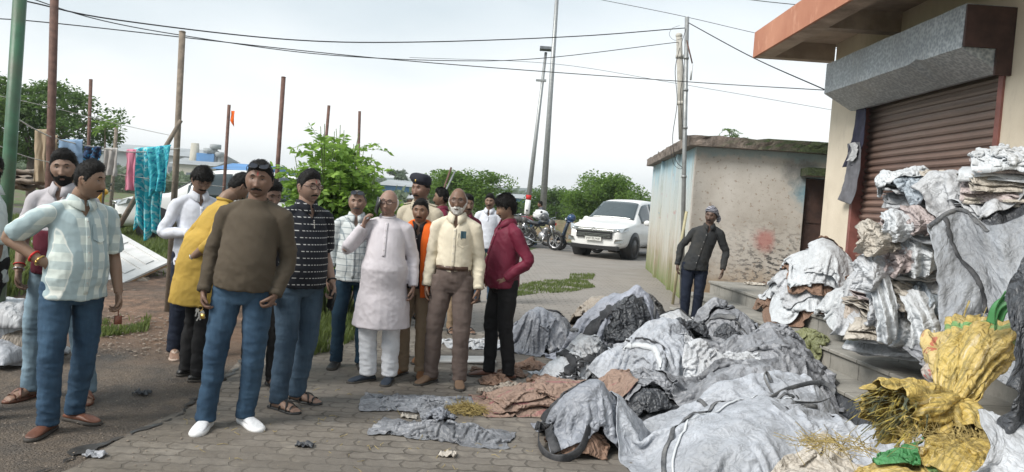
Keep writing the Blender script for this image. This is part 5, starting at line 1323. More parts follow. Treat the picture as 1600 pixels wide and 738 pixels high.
# ================================================================== POLES
M_RUST = simple('rusty_pipe', (.12, .065, .05), .8, .4, 14, .4, 40); M_GREENP = simple('green_pipe', (.04, .12, .065), .5, .25, 8, .2, dirt=(.09, .09, .06)); M_GALP = simple('galvanised_pipe', (.30, .31, .31), .45, .2, 14, .1, metal=.5)
M_BAMB = simple('weathered_wood', (.20, .165, .13), .9, .3, 16, .5, 40); M_WIRE = simple('black_cable', (.02, .02, .022), .6, .1, 5, 0); M_ROPE = simple('white_rope', (.5, .48, .44), .9, .2, 40, .3)
def pole(name, top, bot, Y, r, m, label, cat='pole', group=None, ext=True):
    a = dpt(*top, Y); b = dpt(*bot, Y); d = a - b
    if ext: t = (0 - b.z) / d.z; b = b + d * t
    mb = MB(); mb.tube([b - Vector((0, 0, .05)), b * .5 + a * .5 + Vector((.01, 0, 0)), a], r, 10); mb.ell(tuple(a), (r * 1.15, r * 1.15, r * .4), nu=10, nv=4) if r > .03 else None
    return tag(mb.build(name, m, None, True), label, cat, group)
GP = 'metal posts standing along the yard'
pole('green_post', (33, -30), (12, 262), 6.0, .048, M_GREENP, 'thick green metal post at the left edge', group=GP)
pole('metal_post', (86, -40), (78, 215), 7.2, .036, M_RUST, 'tall rusty brown post behind the bearded man', group=GP)
pole('metal_post', (142, 124), (138, 225), 14, .030, M_RUST, 'thin dark post left of the small sapling', group=GP)
pole('metal_post', (182, 198), (180, 225), 22, .05, M_BAMB, 'short wooden post right of the sapling', group=GP)
pole('metal_post', (285, 50), (272, 290), 8.5, .034, M_BAMB, 'grey brown post rising beside the turquoise cloth', group=GP)
pole('metal_post', (358, 164), (350, 282), 14, .030, M_RUST, 'thin rusty post with a small orange flag', group=GP)
pole('metal_post', (443, 121), (434, 245), 11, .032, M_RUST, 'rusty post above the head of the man in the brown sweater', group=GP)
pole('metal_post', (514, 165), (509, 220), 15, .030, M_RUST, 'thin post rising out of the shrub', group=GP)
pole('metal_post', (562, 174), (560, 230), 16, .030, M_RUST, 'thin post right of the shrub', group=GP)
b = MB(); b.tube([dpt(283, 188, 8.3), dpt(240, 262, 8.25), dpt(187, 352, 8.2)], [.022, .028, .03], 8); tag(b.build('bamboo_pole', M_BAMB, None, True), 'slanting bamboo pole propped against the post by the turquoise cloth', 'pole')
p0 = dpt(705, 262, 12.5); p1 = dpt(690, 306, 12.3); b = MB(); b.tube([p0, p1, p1 + (p1 - p0) * 3.2], .016, 6); tag(b.build('wooden_stick', M_RUST, None, True), 'dark stick leaning up behind the bald man in cream', 'stick')
p0 = dpt(711, 268, 12.7); p1 = dpt(693, 305, 12.5); b = MB(); b.tube([p0, p1, p1 + (p1 - p0) * 3.2], .014, 6); tag(b.build('pale_stick', M_GALP, None, True), 'pale stick crossing the dark one behind the bald man', 'stick')
b = MB(); fp = dpt(359, 180, 14); V = [(fp.x + .02 + i * .022, 14 + .02 * math.sin(i + j), fp.z + .08 - j * .045 - i * .03 * j * .3) for i in range(4) for j in range(5)]; b.add(V, [(i * 5 + j, i * 5 + j + 1, i * 5 + j + 6, i * 5 + j + 5) for i in range(3) for j in range(4)])
o = b.build('orange_flag', M_ORANGE, None, True); o.modifiers.new('t', 'SOLIDIFY').thickness = .004; tag(o, 'small orange flag tied to a thin rusty post', 'flag')
# street lights
def lamp(top, bot, Y, r, label, hd):
    a = dpt(*top, Y); b_ = dpt(*bot, Y); d = a - b_; b_ = b_ + d * (-b_.z / d.z); t = empty('street_lamp', b_, label=label, cat='street lamp', group='tall lamp posts beyond the yard'); a = a - b_
    m = MB(); m.tube([(0, 0, 0), tuple(a * .5), tuple(a)], [r * 1.5, r, r * .7], 10); m.build('post', M_GALP, t, True)
    if hd:
        m = MB(); m.box(-.32, .32, -.13, .13, -.05, .07, Matrix.Translation(a + Vector((.05, -.1, .12))) @ Matrix.Rotation(R(-12), 4, 'X')); m.build('lamp_head', simple('lamp_grey', (.10, .11, .12), .4), t)
        m = MB(); m.box(-.22, .22, -.07, .07, -.04, .04, Matrix.Translation(a + Vector((-.12, 0, -1.2)))); m.bar(tuple(a + Vector((-.3, 0, -1.22))), tuple(a + Vector((.1, 0, -1.15))), .04); m.build('bracket', M_GALP, t)
        m = MB(); m.tube([tuple(a * .20), tuple(a * .225)], r * 1.35, 10); m.build('red_band', M_RED, t, True)
        m = MB(); m.tube([tuple(a * .10), tuple(a * .198)], r * 1.38, 10); m.build('white_band', M_WSOLE, t, True)
    return t
lamp((853, 82), (827, 300), 33, .085, 'lamp post with a small floodlight head, shorter than its neighbour', True)
lamp((873, -45), (850, 300), 31, .10, 'very tall bare lamp post running out of the picture', False)
# utility poles at the shed corner
PY = sc.y - .25
a = dpt(1073.5, 27, PY); b_ = dpt(1065, 475, PY); up = empty('utility_pole', (b_.x, PY, 0), label='grey steel utility pole with a tube light standing at the shed corner', cat='pole')
m = MB(); ax = a.x - b_.x; bx_ = 0; H_ = a.z
m.tube([(0, 0, 0), (ax * .5, 0, H_ * .5), (ax, 0, H_)], .036, 12)
for q in (.45, .62, .75, .86): m.tube([(ax * q, 0, H_ * q - .02), (ax * q, 0, H_ * q + .02)], .045, 10)
m.build('post', M_GALP, up, True)
m = MB(); m.tube([(ax + .02, -.03, H_ - .38), (ax + .13, -.07, H_ - .75)], .012, 6); m.build('lamp_arm', M_RUST, up, True)
m = MB(); m.tube([(ax + .13, -.07, H_ - .76), (ax + .125, -.07, H_ - 1.02)], .016, 8); m.build('tube_light', simple('tube_glass', (.55, .56, .57), .3), up, True)
a = dpt(1061, 56, PY + .25); b_ = dpt(1066, 212, PY + .25); d = a - b_
m = MB(); b0 = b_ - d * ((b_.z - SH_H - .1) / d.z) if True else b_
m.tube([tuple(b0 - Vector((0, 0, .0))), tuple(a)], [.062, .050], 12); m.ell(tuple(a), (.06, .06, .05), nu=10, nv=6)
for q in (.35, .8): 
    c = b0.lerp(a, q); m.tube([tuple(c - Vector((0, 0, .03))), tuple(c + Vector((0, 0, .03)))], .068, 10)
tag(m.build('concrete_pole', simple('whitewashed', (.42, .40, .36), .9, .2, 9, .3), None, True), 'whitewashed concrete pole standing behind the steel pole', 'pole')
b = MB(); b.tube([(0, -.05, .0), (-.02, -.07, 1.0), (.0, -.045, 1.55)], .024, 8); o = b.build('conduit_pipe', simple('yellowed_pvc', (.40, .36, .22), .6, .2, 8, .1), None, True)
q = dpt(1052, 470, PY - .1); o.location = (q.x, PY - .02, 0); o.rotation_euler = (0, R(4), 0); tag(o, 'yellowed plastic conduit running up beside the steel pole', 'pipe')
def wire(label, pts, r, m=None, name='cable', group=None, dense=40):
    P = cr(np.array([tuple(dpt(x, y, Y)) for x, y, Y in pts]), dense); b = MB(); b.tube([tuple(p) for p in P], r, 5); return tag(b.build(name, m or M_WIRE, None, True), label, 'cable', group)
GW = 'overhead cables crossing the sky'
wire('thick black cable, the upper of the two ending at the pole top', [(40, 2, 8), (180, 31, 8.7), (450, 62, 10), (650, 66, 11), (900, 57, 12), (1070, 44, PY)], .008, group=GW)
wire('cable sagging below the thick one to the whitewashed pole', [(20, -12, 8), (150, 30, 8.6), (300, 58, 9.4), (500, 85, 10.3), (700, 95, 11.2), (850, 91, 12), (1060, 66, PY + .2)], .006, group=GW)
wire('long cable sloping down rightwards to the shop hood', [(-20, 28, 8), (120, 40, 8.4), (600, 92, 10), (1060, 127, 11), (1288, 141, 10.1)], .006, group=GW)
wire('cable from the pole top down to the canopy corner and hood', [(1074, 35, PY), (1176, 90, 11.2), (1290, 141, 9.9)], .008, group=GW)
wire('thin wire high above the steel pole', [(920, -4, 14), (1060, 24, 14), (1200, 56, 14), (1330, 80, 14)], .005, group=GW)
wire('thin wire at the very top beside the orange canopy', [(1150, -3, 12), (1200, 3, 12), (1260, 9, 12)], .006, group=GW)
wire('faint wire between the two lamp posts and the shed', [(640, 90, 30), (865, 100, 30), (1060, 131, 30), (1300, 172, 30)], .008, group=GW)
wire('drooping service wire down the side of the poles', [(1062, 75, PY), (1055, 110, PY), (1058, 160, PY), (1051, 215, PY - .1), (1056, 250, PY - .1), (1066, 262, PY - .12)], .006, group='loose wires on the pole')
wire('looped wire hanging on the blue shed wall', [(1048, 232, PY + .1), (1052, 255, PY + .05), (1062, 264, PY), (1068, 258, PY), (1070, 235, PY)], .004, group='loose wires on the pole')
wire('small wire loop at the pole top', [(1062, 40, PY), (1050, 45, PY), (1046, 55, PY), (1054, 63, PY), (1066, 60, PY)], .003, group='loose wires on the pole')
wire('wire coiled round the upper pole', [(1072, 45, PY - .06), (1064, 75, PY - .06), (1068, 110, PY - .06), (1063, 150, PY - .06), (1067, 200, PY - .06)], .005, group='loose wires on the pole')
# ropes and washing
LY = 7.3
wire('white clothesline tied to the green post', [(14, 178, 6.0), (58, 204, 6.9), (95, 219, LY), (165, 233, 7.8), (215, 238, 8.1), (281, 232, 8.4)], .006, M_ROPE, 'clothesline', 'ropes between the posts')
wire('thin rope above the clothesline', [(-20, 146, 6.4), (80, 168, 7.2), (180, 193, 7.9), (276, 214, 8.5)], .003, M_ROPE, 'clothesline', 'ropes between the posts')
wire('low rope running behind the white shirt', [(-10, 225, 6.0), (60, 250, 7), (180, 272, 8), (272, 284, 8.5), (350, 292, 12)], .004, M_ROPE, 'clothesline', 'ropes between the posts')
def hang(name, x0, x1, ytop, ybot, Y, m, label, folds=4, seed=0, taper=0, ytop2=None, bunch=.02, jag=.1):
    nx, nz_ = 40, 40; a = dpt(x0, ytop, Y); c = dpt(x1, ytop2 if ytop2 else ytop, Y); zb = dpt((x0 + x1) / 2, ybot, Y).z; V = []
    W_ = (c - a).length
    for i in range(nx):
        u = i / (nx - 1); t = a.lerp(c, u)
        for j in range(nz_):
            v = j / (nz_ - 1); xx = t.x + (.5 - u) * W_ * taper * v; z = t.z + (zb - t.z + jag * W_ * mnoise.noise(Vector((u * 3, seed, 1)))) * v
            A_ = bunch * (.25 + .75 * v); yy = Y - .02 + A_ * math.sin(u * folds * 6.28 + 1.5 * math.sin(v * 3 + seed) + seed) + A_ * .8 * mnoise.noise(Vector((u * 5 + seed, v * 2.5, 2)))
            V.append((xx + .012 * mnoise.noise(Vector((u * 4, v * 5, seed))), yy + (0 if v > .02 else .015), z))
    me = np_mesh(name, V, grid_faces(nx, nz_)); uv = me.uv_layers.new(name='UVMap'); 
    li = np.empty(len(me.loops), int); me.loops.foreach_get('vertex_index', li); uu = np.stack([li // nz_ / (nx - 1) * W_, -(li % nz_) / (nz_ - 1) * (a.z - zb)], 1); uv.data.foreach_set('uv', uu.ravel())
    o = link(name, me, m); o.modifiers.new('t', 'SOLIDIFY').thickness = .006; return tag(o, label, 'cloth', 'washing hung on the line')
def print_mat(name, a_, b_, c_, sc_=30):
    s = NT(name); v = s.n('ShaderNodeTexVoronoi', {'Vector': s.tc.outputs['UV'], 'Scale': sc_}, feature='F1'); n = s.n('ShaderNodeTexNoise', {'Vector': s.tc.outputs['UV'], 'Scale': sc_ * .8, 'Detail': 3.0})
    c = s.ramp(v.outputs['Distance'], [(.28, b_), (.36, a_)]); c = s.mix(s.ramp(n.outputs['Fac'], [(.50, 0), (.56, .9)]), c, c_)
    s.set(Color=c, Rough=.9); return s.m
hang('beige_trousers', 57, 76, 203, 285, LY, fabric('beige_cloth', (.33, .26, .18)), 'beige trousers hanging nearest the green post', 1.5, 1)
hang('beige_cloth', 77, 92, 212, 262, LY + .1, fabric('beige_cloth2', (.30, .24, .17)), 'short beige cloth hanging beside the beige trousers', 1, 2)
hang('blue_shirt', 94, 131, 219, 268, 7.5, fabric('pale_blue_cloth', (.22, .33, .48)), 'pale blue shirt hanging behind the bearded man', 2, 3)
hang('blue_print_cloth', 133, 160, 230, 252, 7.7, print_mat('navy_print', (.02, .05, .12), (.05, .25, .45), (.01, .01, .02), 26), 'dark blue printed cloth on the line left of the sapling', 2, 4)
hang('grey_cloth', 166, 186, 232, 275, 7.9, fabric('grey_cloth', (.40, .38, .36)), 'greyish white cloth on the line behind the plaid shirt man', 2, 5)
hang('pink_cloth', 200, 214, 234, 298, 8.1, fabric('pink_cloth', (.58, .22, .30)), 'pink cloth hanging left of the turquoise one', 1.5, 6, -.2)
hang('turquoise_cloth', 210, 264, 232, 362, 8.2, print_mat('turq_print', (.03, .42, .50), (.01, .14, .30), (.35, .6, .62), 34), 'long turquoise printed cloth hanging by the grey post', 3.5, 7, .25, 228, .05, .5)
hang('teal_cloth', 232, 268, 231, 300, 8.05, print_mat('teal_print', (.02, .30, .38), (.01, .10, .25), (.1, .5, .55), 40), 'teal printed fold over the top of the turquoise cloth', 2.5, 9, .2, 227, .04, .4)
hang('purple_cloth', 10, 28, 226, 246, 6.6, fabric('mauve_cloth', (.28, .16, .2)), 'small mauve rag hanging right of the green post', 1, 8)
# white door panel lying over rubble
A_ = dpt(150, 343, 12.8); B_ = dpt(266, 409, 11.0); D_ = dpt(160, 457, 9.8)
s = NT('old_white_paint'); n = s.noise(3, 6, .6); s.set(Color=s.ramp(n, [(.3, (.42, .42, .41)), (.7, (.62, .62, .61))]), Rough=.6).bump(n, .1, .01); M_DOORP = s.m
door = empty('door_panel', B_, label='white panelled door lying slanted on rubble behind the men', cat='door')
ex = (A_ - B_); ey = (D_ - B_); nrm = ex.cross(ey).normalized(); nrm = nrm if nrm.z > 0 else -nrm
def dq(u, v, h): return tuple(ex * u + ey * v + nrm * h)
def dbox(mb, u0, u1, v0, v1, h0, h1): mb.add([dq(u, v, h) for u in (u0, u1) for v in (v0, v1) for h in (h0, h1)], [(0,1,3,2),(4,6,7,5),(0,4,5,1),(2,3,7,6),(0,2,6,4),(1,5,7,3)])
m = MB(); dbox(m, 0, 1, 0, 1, -.0198, -.0118); m.build('face_sheet', M_DOORP, door)
m = MB(); dbox(m, -.002, 1.002, -.002, 1.002, -.045, -.02); m.build('leaf', simple('raw_wood_edge', (.28, .17, .09), .8, .3, 12), door)
m = MB()
vs = [0, .07, .30, .37, .62, .69, .93, 1]; us = [0, .06, .46, .54, .94, 1]
for a0, a1 in ((0, .06), (.47, .53), (.94, 1)): dbox(m, a0, a1, 0, 1, -.0115, .006)
for a0, a1 in ((0, .08), (.30, .38), (.62, .70), (.92, 1)):
    dbox(m, .061, .469, a0, a1, -.0114, .005); dbox(m, .531, .939, a0, a1, -.0114, .005)
m.build('frame', M_DOORP, door)
m = MB()
for u0, u1 in ((.10, .43), (.57, .90)):
    for v0, v1 in ((.13, .26), (.42, .58), (.74, .88)): dbox(m, u0, u1, v0, v1, -.0113, .003)
m.build('raised_panels', M_DOORP, door)
# rubble stones
def rock(c, s_, seed, m, label, cat='stone', name='stone', group=None, sq=(1, 1, .6)):
    V, F = sphere(18, 12); rr = 1 + .35 * fbm(V * 1.6 + seed, 3)[:, None]; V = V * rr * np.array(sq) * s_; V[:, 2] = np.maximum(V[:, 2], -.3 * s_) + .25 * s_
    return tag(link(name, np_mesh(name, V + np.array(c), F, False), m), label, cat, group)
M_STONE = simple('rubble_stone', (.22, .18, .145), .95, .35, 9, .6, 30)
GR = 'broken stones propping the white door'
for q, (x, y, s_) in enumerate(((196, 446, .10), (216, 447, .12), (238, 440, .11), (258, 432, .10), (210, 462, .06), (245, 455, .05), (184, 462, .08), (228, 460, .05))):
    rock(tuple(gpt(x, y)), s_ * 1.4, q * 3.3, M_STONE, ['large stone', 'largest stone', 'broad stone', 'rightmost stone', 'small stone', 'flat chip', 'near stone', 'pebble sized stone'][q] + ' under the white door panel at its front edge', group=GR)
r = np.random.default_rng(44); P = []
mb = MB()
for q in range(700):
    x = r.uniform(150, 300); y = r.uniform(445, 560) if q % 3 else r.uniform(600, 735); g_ = gpt(x if q % 3 else r.uniform(-20, 300), y); s_ = r.uniform(.004, .016) * (1.3 if q % 3 else .5)
    mb.ell((g_.x, g_.y, s_ * .4 + .012), (s_, s_ * r.uniform(.5, 1.2), s_ * .35), Matrix.Rotation(r.uniform(0, 3), 3, 'Z'), 6, 4)
tag(mb.build('gravel', M_STONE, None, False), 'loose gravel scattered over the packed dirt', 'gravel', kind='stuff')
# ================================================================== FAR INDUSTRIAL BUILDINGS
def far_box(name, x0, x1, ytop, Y, dep, m, label, roofm=None, parent=None):
    a = dpt(x0, ytop, Y); c = dpt(x1, ytop, Y); t = empty(name, ((a.x + c.x) / 2, Y, 0), label=label, cat='building'); W_ = (c.x - a.x) / 2; h = (a.z + c.z) / 2
    m_ = MB(); m_.box(-W_, W_, 0, dep, 0, h * .72); m_.build('wall', m, t)
    m_ = MB(); m_.prism([(-.6, h * .72 + .01), (dep / 2, h), (dep + .6, h * .72 + .01)], -W_ - .6, W_ + .6, 'x'); m_.build('roof', roofm or m, t)
    for q in range(int(W_ * 2 / 7)):
        m_ = MB(); x = -W_ + 3 + q * 7; m_.box(x, x + 3, -.15, -.02, h * .28, h * .42); m_.build('window', M_FARW, t)
    return t, h
M_FARW = simple('far_window', (.10, .12, .14), .3, .1, 1, 0); M_FARG = simple('far_grey', (.30, .32, .33), .9, .15, .3, 0); M_FARB = simple('far_blue', (.08, .22, .45), .7, .2, .3, 0); M_FARC = simple('far_cream', (.42, .40, .34), .9, .1, .3, 0)
far_box('factory_shed', 95, 296, 222, 170, 30, M_FARG, 'long grey factory shed on the left horizon', M_FARG)
far_box('factory_annex', 270, 335, 246, 160, 14, M_FARC, 'low cream annex at the foot of the chimney', M_FARG)
a = dpt(305, 224, 165); b = MB(); b.tube([(a.x, 165, 0), (a.x, 165, a.z)], [1.4, .8], 12); tag(b.build('chimney', M_FARC, None, True), 'tall factory chimney beside the grey shed', 'chimney')
t = empty('silo_plant', dpt(330, 240, 165) * 1, label='pair of silos with a blue hopper and conveyor near the chimney', cat='plant'); t.location.z = 0
for q, (x, yt, w_) in enumerate(((328, 232, 1.1), (337, 226, 1.0), (343, 238, .8))):
    a = dpt(x, yt, 165) - t.location; b = MB(); b.tube([(a.x, 0, 0), (a.x, 0, a.z)], w_ * .5, 8); b.tube([(a.x, 0, a.z - 1), (a.x, 0, a.z)], w_ * 1.2, 10); b.build('silo', M_FARG, t, True)
a = dpt(321, 240, 165) - t.location; b = MB(); b.box(a.x - 1.5, a.x + 2.2, -1, 1, a.z - 2.6, a.z); b.build('hopper', M_FARB, t)
far_box('blue_shed', 338, 410, 254, 110, 16, M_FARB, 'blue roofed shed behind the left white car', M_FARB)
far_box('blue_shed', 596, 668, 281, 95, 18, M_FARB, 'blue walled shed behind the policeman', M_FARG)
far_box('blue_shed', 752, 840, 302, 110, 16, M_FARB, 'blue shed beyond the trees behind the parked bikes', M_FARG)
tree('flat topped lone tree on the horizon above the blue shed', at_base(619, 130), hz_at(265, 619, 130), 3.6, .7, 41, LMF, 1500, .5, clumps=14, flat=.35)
# low wall / kerb beyond the parking strip
q0 = (3.2, 29.2); q1 = (24, 33.5); b = MB(); b.bar((*q0, .35), (*q1, .35), .25, .5); tag(b.build('low_wall', simple('old_kerb', (.26, .24, .20), .9, .3, 2), None), 'low weathered parapet behind the parked motorcycles', 'wall')
# pile of brown folded sheets far left
GS = 'weathered sheets piled by the road'
r = np.random.default_rng(50)
for q in range(16):
    x = r.uniform(2, 62); y = 292 - r.uniform(0, 32) * (1 - abs(x - 30) / 45); p = dpt(x, y, 9.6 + r.uniform(-.5, .5)); n_ = 14
    X, Y = np.meshgrid(np.linspace(-.22, .22, n_), np.linspace(-.16, .16, 10), indexing='ij'); Pp = np.stack([X.ravel(), Y.ravel(), X.ravel() * 0], 1); Z = .06 * fbm(Pp * 4 + q * 5, 3)
    V = xf(np.stack([X.ravel(), Y.ravel(), Z], 1), Matrix.Rotation(r.uniform(0, 3), 3, 'Z')) + np.array([p.x, p.y, p.z]); o = link('folded_sheet', np_mesh('folded_sheet', V, grid_faces(n_, 10), False), M_SHEETS[q % 2] if 'M_SHEETS' in globals() else M_STONE); o.modifiers.new('t', 'SOLIDIFY').thickness = .035
    tag(o, 'dull reddish brown sheet in the pile left of the bearded man', 'sheet', GS)
# ================================================================== VEHICLES
M_CARW = NT('white_car_paint'); s = M_CARW; s.set(Color=s.ramp(s.noise(1.2, 4), [(.3, (.66, .66, .64)), (.7, (.74, .74, .73))]), Rough=.28); s.b.inputs['Coat Weight'].default_value = .5; M_CARW = s.m
s = NT('car_glass'); s.set(Color=(.035, .05, .055), Rough=.04, Specular=1.0); M_CARG = s.m
M_TYRE = simple('tyre', (.02, .02, .02), .85, .2, 30, .3); M_CHR = simple('chrome', (.55, .56, .57), .18, .05, 10, 0, metal=1); M_GRL = simple('grille_black', (.012, .012, .013), .4, .1, 10, 0)
M_ALLOY = simple('alloy', (.48, .48, .5), .35, .1, 10, 0, metal=.7); M_DUST = simple('dusty_black', (.035, .034, .034), .6, .3, 12, .1, dirt=(.12, .11, .095), dscale=4)
s = NT('headlamp'); s.set(Color=(.45, .48, .5), Rough=.1, Metallic=.4, Specular=.8); M_LAMP = s.m; M_INDIC = simple('amber_lens', (.6, .2, .03), .2)
def interp(y, T): return np.interp(y, [t[0] for t in T], [t[1] for t in T])
def suv(loc, rz, label, group=None):
    t = empty('parked_car', loc, rz, label=label, cat='car', group=group)
    ZT = [(-2.36, .74), (-2.30, .92), (-2.1, 1.0), (-1.7, 1.06), (-1.28, 1.13), (-1.18, 1.17), (-.42, 1.70), (-.2, 1.755), (.5, 1.80), (1.5, 1.77), (2.0, 1.70), (2.22, 1.40), (2.34, 1.02), (2.38, .75)]
    WD = [(-2.36, .66), (-2.28, .80), (-2.05, .88), (-1.5, .912), (0, .915), (1.8, .90), (2.25, .84), (2.38, .76)]
    def cs(y):
        w_ = interp(y, WD); zt = interp(y, ZT); zb = min(1.06, zt - .06); cab = np.clip((zt - 1.17) / .5, 0, 1); wt = w_ * (.86 - .17 * cab)
        z0 = .32 if abs(y) < 1.9 else .30
        return [(0, z0), (w_ * .82, z0), (w_ * .98, z0 + .10), (w_, .62), (w_ * .985, .86), (w_ * .945, zb), (w_ * .945 * .55 + wt * .45, zb * .5 + (zt - .05) * .5), (wt, zt - .055), (wt * .82, zt - .012), (wt * .45, zt), (0, zt + .012)]
    ys = [-2.36, -2.33, -2.28, -2.15, -1.95, -1.7, -1.45, -1.3, -1.2, -1.0, -.75, -.5, -.38, -.2, .1, .6, 1.1, 1.6, 1.9, 2.05, 2.2, 2.3, 2.38]
    V = []; n = 21
    for y in ys:
        c = cs(y); full = c + [(-x, z) for x, z in c[::-1][1:]]
        V += [(x, y, z) for x, z in full]
    n = 21; F = [(i * n + j, i * n + j + 1, (i + 1) * n + j + 1, (i + 1) * n + j) for i in range(len(ys) - 1) for j in range(n - 1)]
    F += [tuple(range(n)), tuple(range((len(ys) - 1) * n + n - 1, (len(ys) - 1) * n - 1, -1))]
    b = MB().add(V, F).build('body', M_CARW, t, True); ss = b.modifiers.new('s', 'SUBSURF'); ss.levels = ss.render_levels = 1
    def surf(y, q):   # q along the section 5..10
        c = cs(y); i = int(q); f = q - i; i2 = min(i + 1, 10); return (c[i][0] * (1 - f) + c[i2][0] * f, c[i][1] * (1 - f) + c[i2][1] * f)
    # windscreen
    g = []; nn = 12
    for u in np.linspace(0, 1, 10):
        y = -1.15 + u * .72
        for v in np.linspace(-1, 1, nn):
            zt = interp(y, ZT); w_ = interp(y, WD); cab = np.clip((zt - 1.17) / .5, 0, 1); wt = w_ * (.86 - .17 * cab) * .93; g.append((wt * v, y - .012 + .0 * v * v, zt + .016 - .035 * v ** 4))
    b = MB(); b.add(g, [tuple(int(q) for q in f) for f in grid_faces(10, nn)]); o = b.build('windscreen', M_CARG, t, True); o.modifiers.new('t', 'SOLIDIFY').thickness = .006
    for s_ in (-1, 1):
        for y0, y1 in ((-.80, .14), (.18, 1.07), (1.11, 2.0)):
            g = []
            for y in np.linspace(y0, y1, 8):
                for q in np.linspace(5.12, 6.86, 6):
                    x, z = surf(y, q)
                    if y < -.35: z = min(z, interp(y, ZT) - .09)
                    g.append((s_ * (x + .010), y, z))
            b = MB(); b.add(g, [tuple(int(q) for q in f) for f in grid_faces(8, 6)]); o = b.build('side_window', M_CARG, t, True); o.modifiers.new('t', 'SOLIDIFY').thickness = .006
        b = MB(); b.ell((s_ * 1.0, -.72, 1.10), (.11, .06, .085)); b.build('mirror', M_CARW, t, True)
        for yw in (-1.42, 1.36):
            b = MB(); b.tube([(s_ * .60, yw, .38), (s_ * .918, yw, .38)], .435, 32); b.build('wheel_arch', M_GRL, t, True)
            we = MB(); a = np.linspace(0, 2 * math.pi, 33)
            we.tube([(s_ * .80, yw + .285 * math.cos(q), .36 + .285 * math.sin(q)) for q in a], [(.075, .115)] * 33, 10, side=(1, 0, 0)) if False else None
            P = [(s_ * x_, r_) for x_, r_ in ((.70, .22), (.70, .33), (.72, .358), (.90, .358), (.925, .335), (.925, .235))]
            V = [(x_, yw + r_ * math.cos(q), .36 + r_ * math.sin(q)) for q in a[:-1] for x_, r_ in P]; k = len(P)
            F = [(i * k + j, ((i + 1) % 32) * k + j, ((i + 1) % 32) * k + j + 1, i * k + j + 1) for i in range(32) for j in range(k - 1)]
            w_ = MB().add(V, F).build('wheel', M_TYRE, t, True)
            r_ = MB(); r_.tube([(s_ * .86, yw, .36), (s_ * .875, yw, .36)], .235, 28)
            rim = r_.build('rim', M_GRL, w_, True)
            r_ = MB()
            for q in range(6):
                a_ = q * math.pi / 3 + .2; 
                for da in (-.13, .13): r_.bar((s_ * .895, yw + .03 * math.cos(a_), .36 + .03 * math.sin(a_)), (s_ * .90, yw + .225 * math.cos(a_ + da), .36 + .225 * math.sin(a_ + da)), .03, .035, up=(1, 0, 0))
            r_.tube([(s_ * .90, yw + .228 * math.cos(q), .36 + .228 * math.sin(q)) for q in a], .012, 6); r_.build('spokes', M_ALLOY, w_)
    # front
    b = MB(); b.box(-.55, .55, -2.405, -2.34, .60, .84); b.build('grille', M_GRL, t)
    b = MB()
    for z in (.64, .68, .72): b.box(-.52, .52, -2.415, -2.404, z, z + .012)
    for z, w_ in ((.86, .60), (.80, .57)): b.box(-w_, w_, -2.425, -2.39, z, z + .03)
    b.tube([(.085 * math.cos(q), -2.43, .845 + .05 * math.sin(q)) for q in np.linspace(0, 6.283, 25)], .009, 6); b.tube([(.045 * math.cos(q), -2.435, .85 + .02 * math.sin(q)) for q in np.linspace(0, 6.283, 17)], .007, 6); b.tube([(.025 * math.cos(q), -2.436, .84 + .042 * math.sin(q)) for q in np.linspace(0, 6.283, 17)], .007, 6)
    b.build('grille_trim', M_CHR, t)
    for s_ in (-1, 1):
        b = MB(); b.add([(s_ * .58, -2.375, .80), (s_ * .60, -2.36, .90), (s_ * .86, -2.16, .93), (s_ * .93, -2.02, .97), (s_ * .92, -2.06, .86), (s_ * .80, -2.27, .80)] + [(s_ * .5, -2.2, .80), (s_ * .5, -2.2, .9), (s_ * .8, -2.0, .93), (s_ * .85, -1.95, .96), (s_ * .85, -1.98, .86), (s_ * .7, -2.1, .8)],
            [tuple(range(6)), tuple(range(11, 5, -1))] + [(i, i + 6, (i + 1) % 6 + 6, (i + 1) % 6) for i in range(6)]); hl = b.build('headlight', M_LAMP, t)
        b = MB(); b.ell((s_ * .70, -2.31, .855), (.05, .04, .035)); b.build('reflector', M_CHR, hl, True)
        b = MB(); b.add([(s_ * .62, -2.385, .50), (s_ * .66, -2.375, .60), (s_ * .88, -2.24, .61), (s_ * .86, -2.27, .49)] + [(s_ * .6, -2.2, .50), (s_ * .6, -2.2, .6), (s_ * .8, -2.1, .61), (s_ * .8, -2.1, .5)], [(0, 1, 2, 3), (7, 6, 5, 4)] + [(i, i + 4, (i + 1) % 4 + 4, (i + 1) % 4) for i in range(4)]); fl = b.build('fog_light', M_CHR, t)
    b = MB(); b.box(-.75, .75, -2.365, -2.2, .27, .40); b.build('lower_bumper', M_GRL, t, bevel=.02)
    b = MB(); b.box(-.25, .25, -2.442, -2.43, .53, .63); pl = b.build('number_plate', simple('plate_white', (.62, .62, .58), .5), t)
    cu = bpy.data.curves.new('txt', 'FONT'); cu.body = 'JH01 CL7420'; cu.size = .078; cu.extrude = .001; cu.align_x = 'CENTER'; cu.align_y = 'CENTER'
    to = bpy.data.objects.new('txt', cu); col.objects.link(to); dg = bpy.context.evaluated_depsgraph_get(); dg.update(); me = bpy.data.meshes.new_from_object(to.evaluated_get(dg)); bpy.data.objects.remove(to)
    V = get_co(me); set_co(me, np.stack([V[:, 0], -2.4445 - V[:, 2], V[:, 1] + .58], 1)); me.materials.clear(); link('plate_lettering', me, M_BLACK, pl)
    b = MB(); b.tube([(-.3, -1.12, 1.20), (.05, -1.10, 1.22), (.35, -.80, 1.45)], .010, 5); b.tube([(.35, -1.12, 1.20), (.5, -.95, 1.33)], .010, 5); b.build('wiper', M_BLACK, t, True)
    return t
cp = gpt(958, 406); suv((cp.x + .55, cp.y + 2.1, 0), R(-29), 'white people carrier parked at the far end of the paving')
cp = dpt(330, 290, 17.5); suv((cp.x, 18.6, 0), R(-76), 'white car on the road at the left, behind the posts')
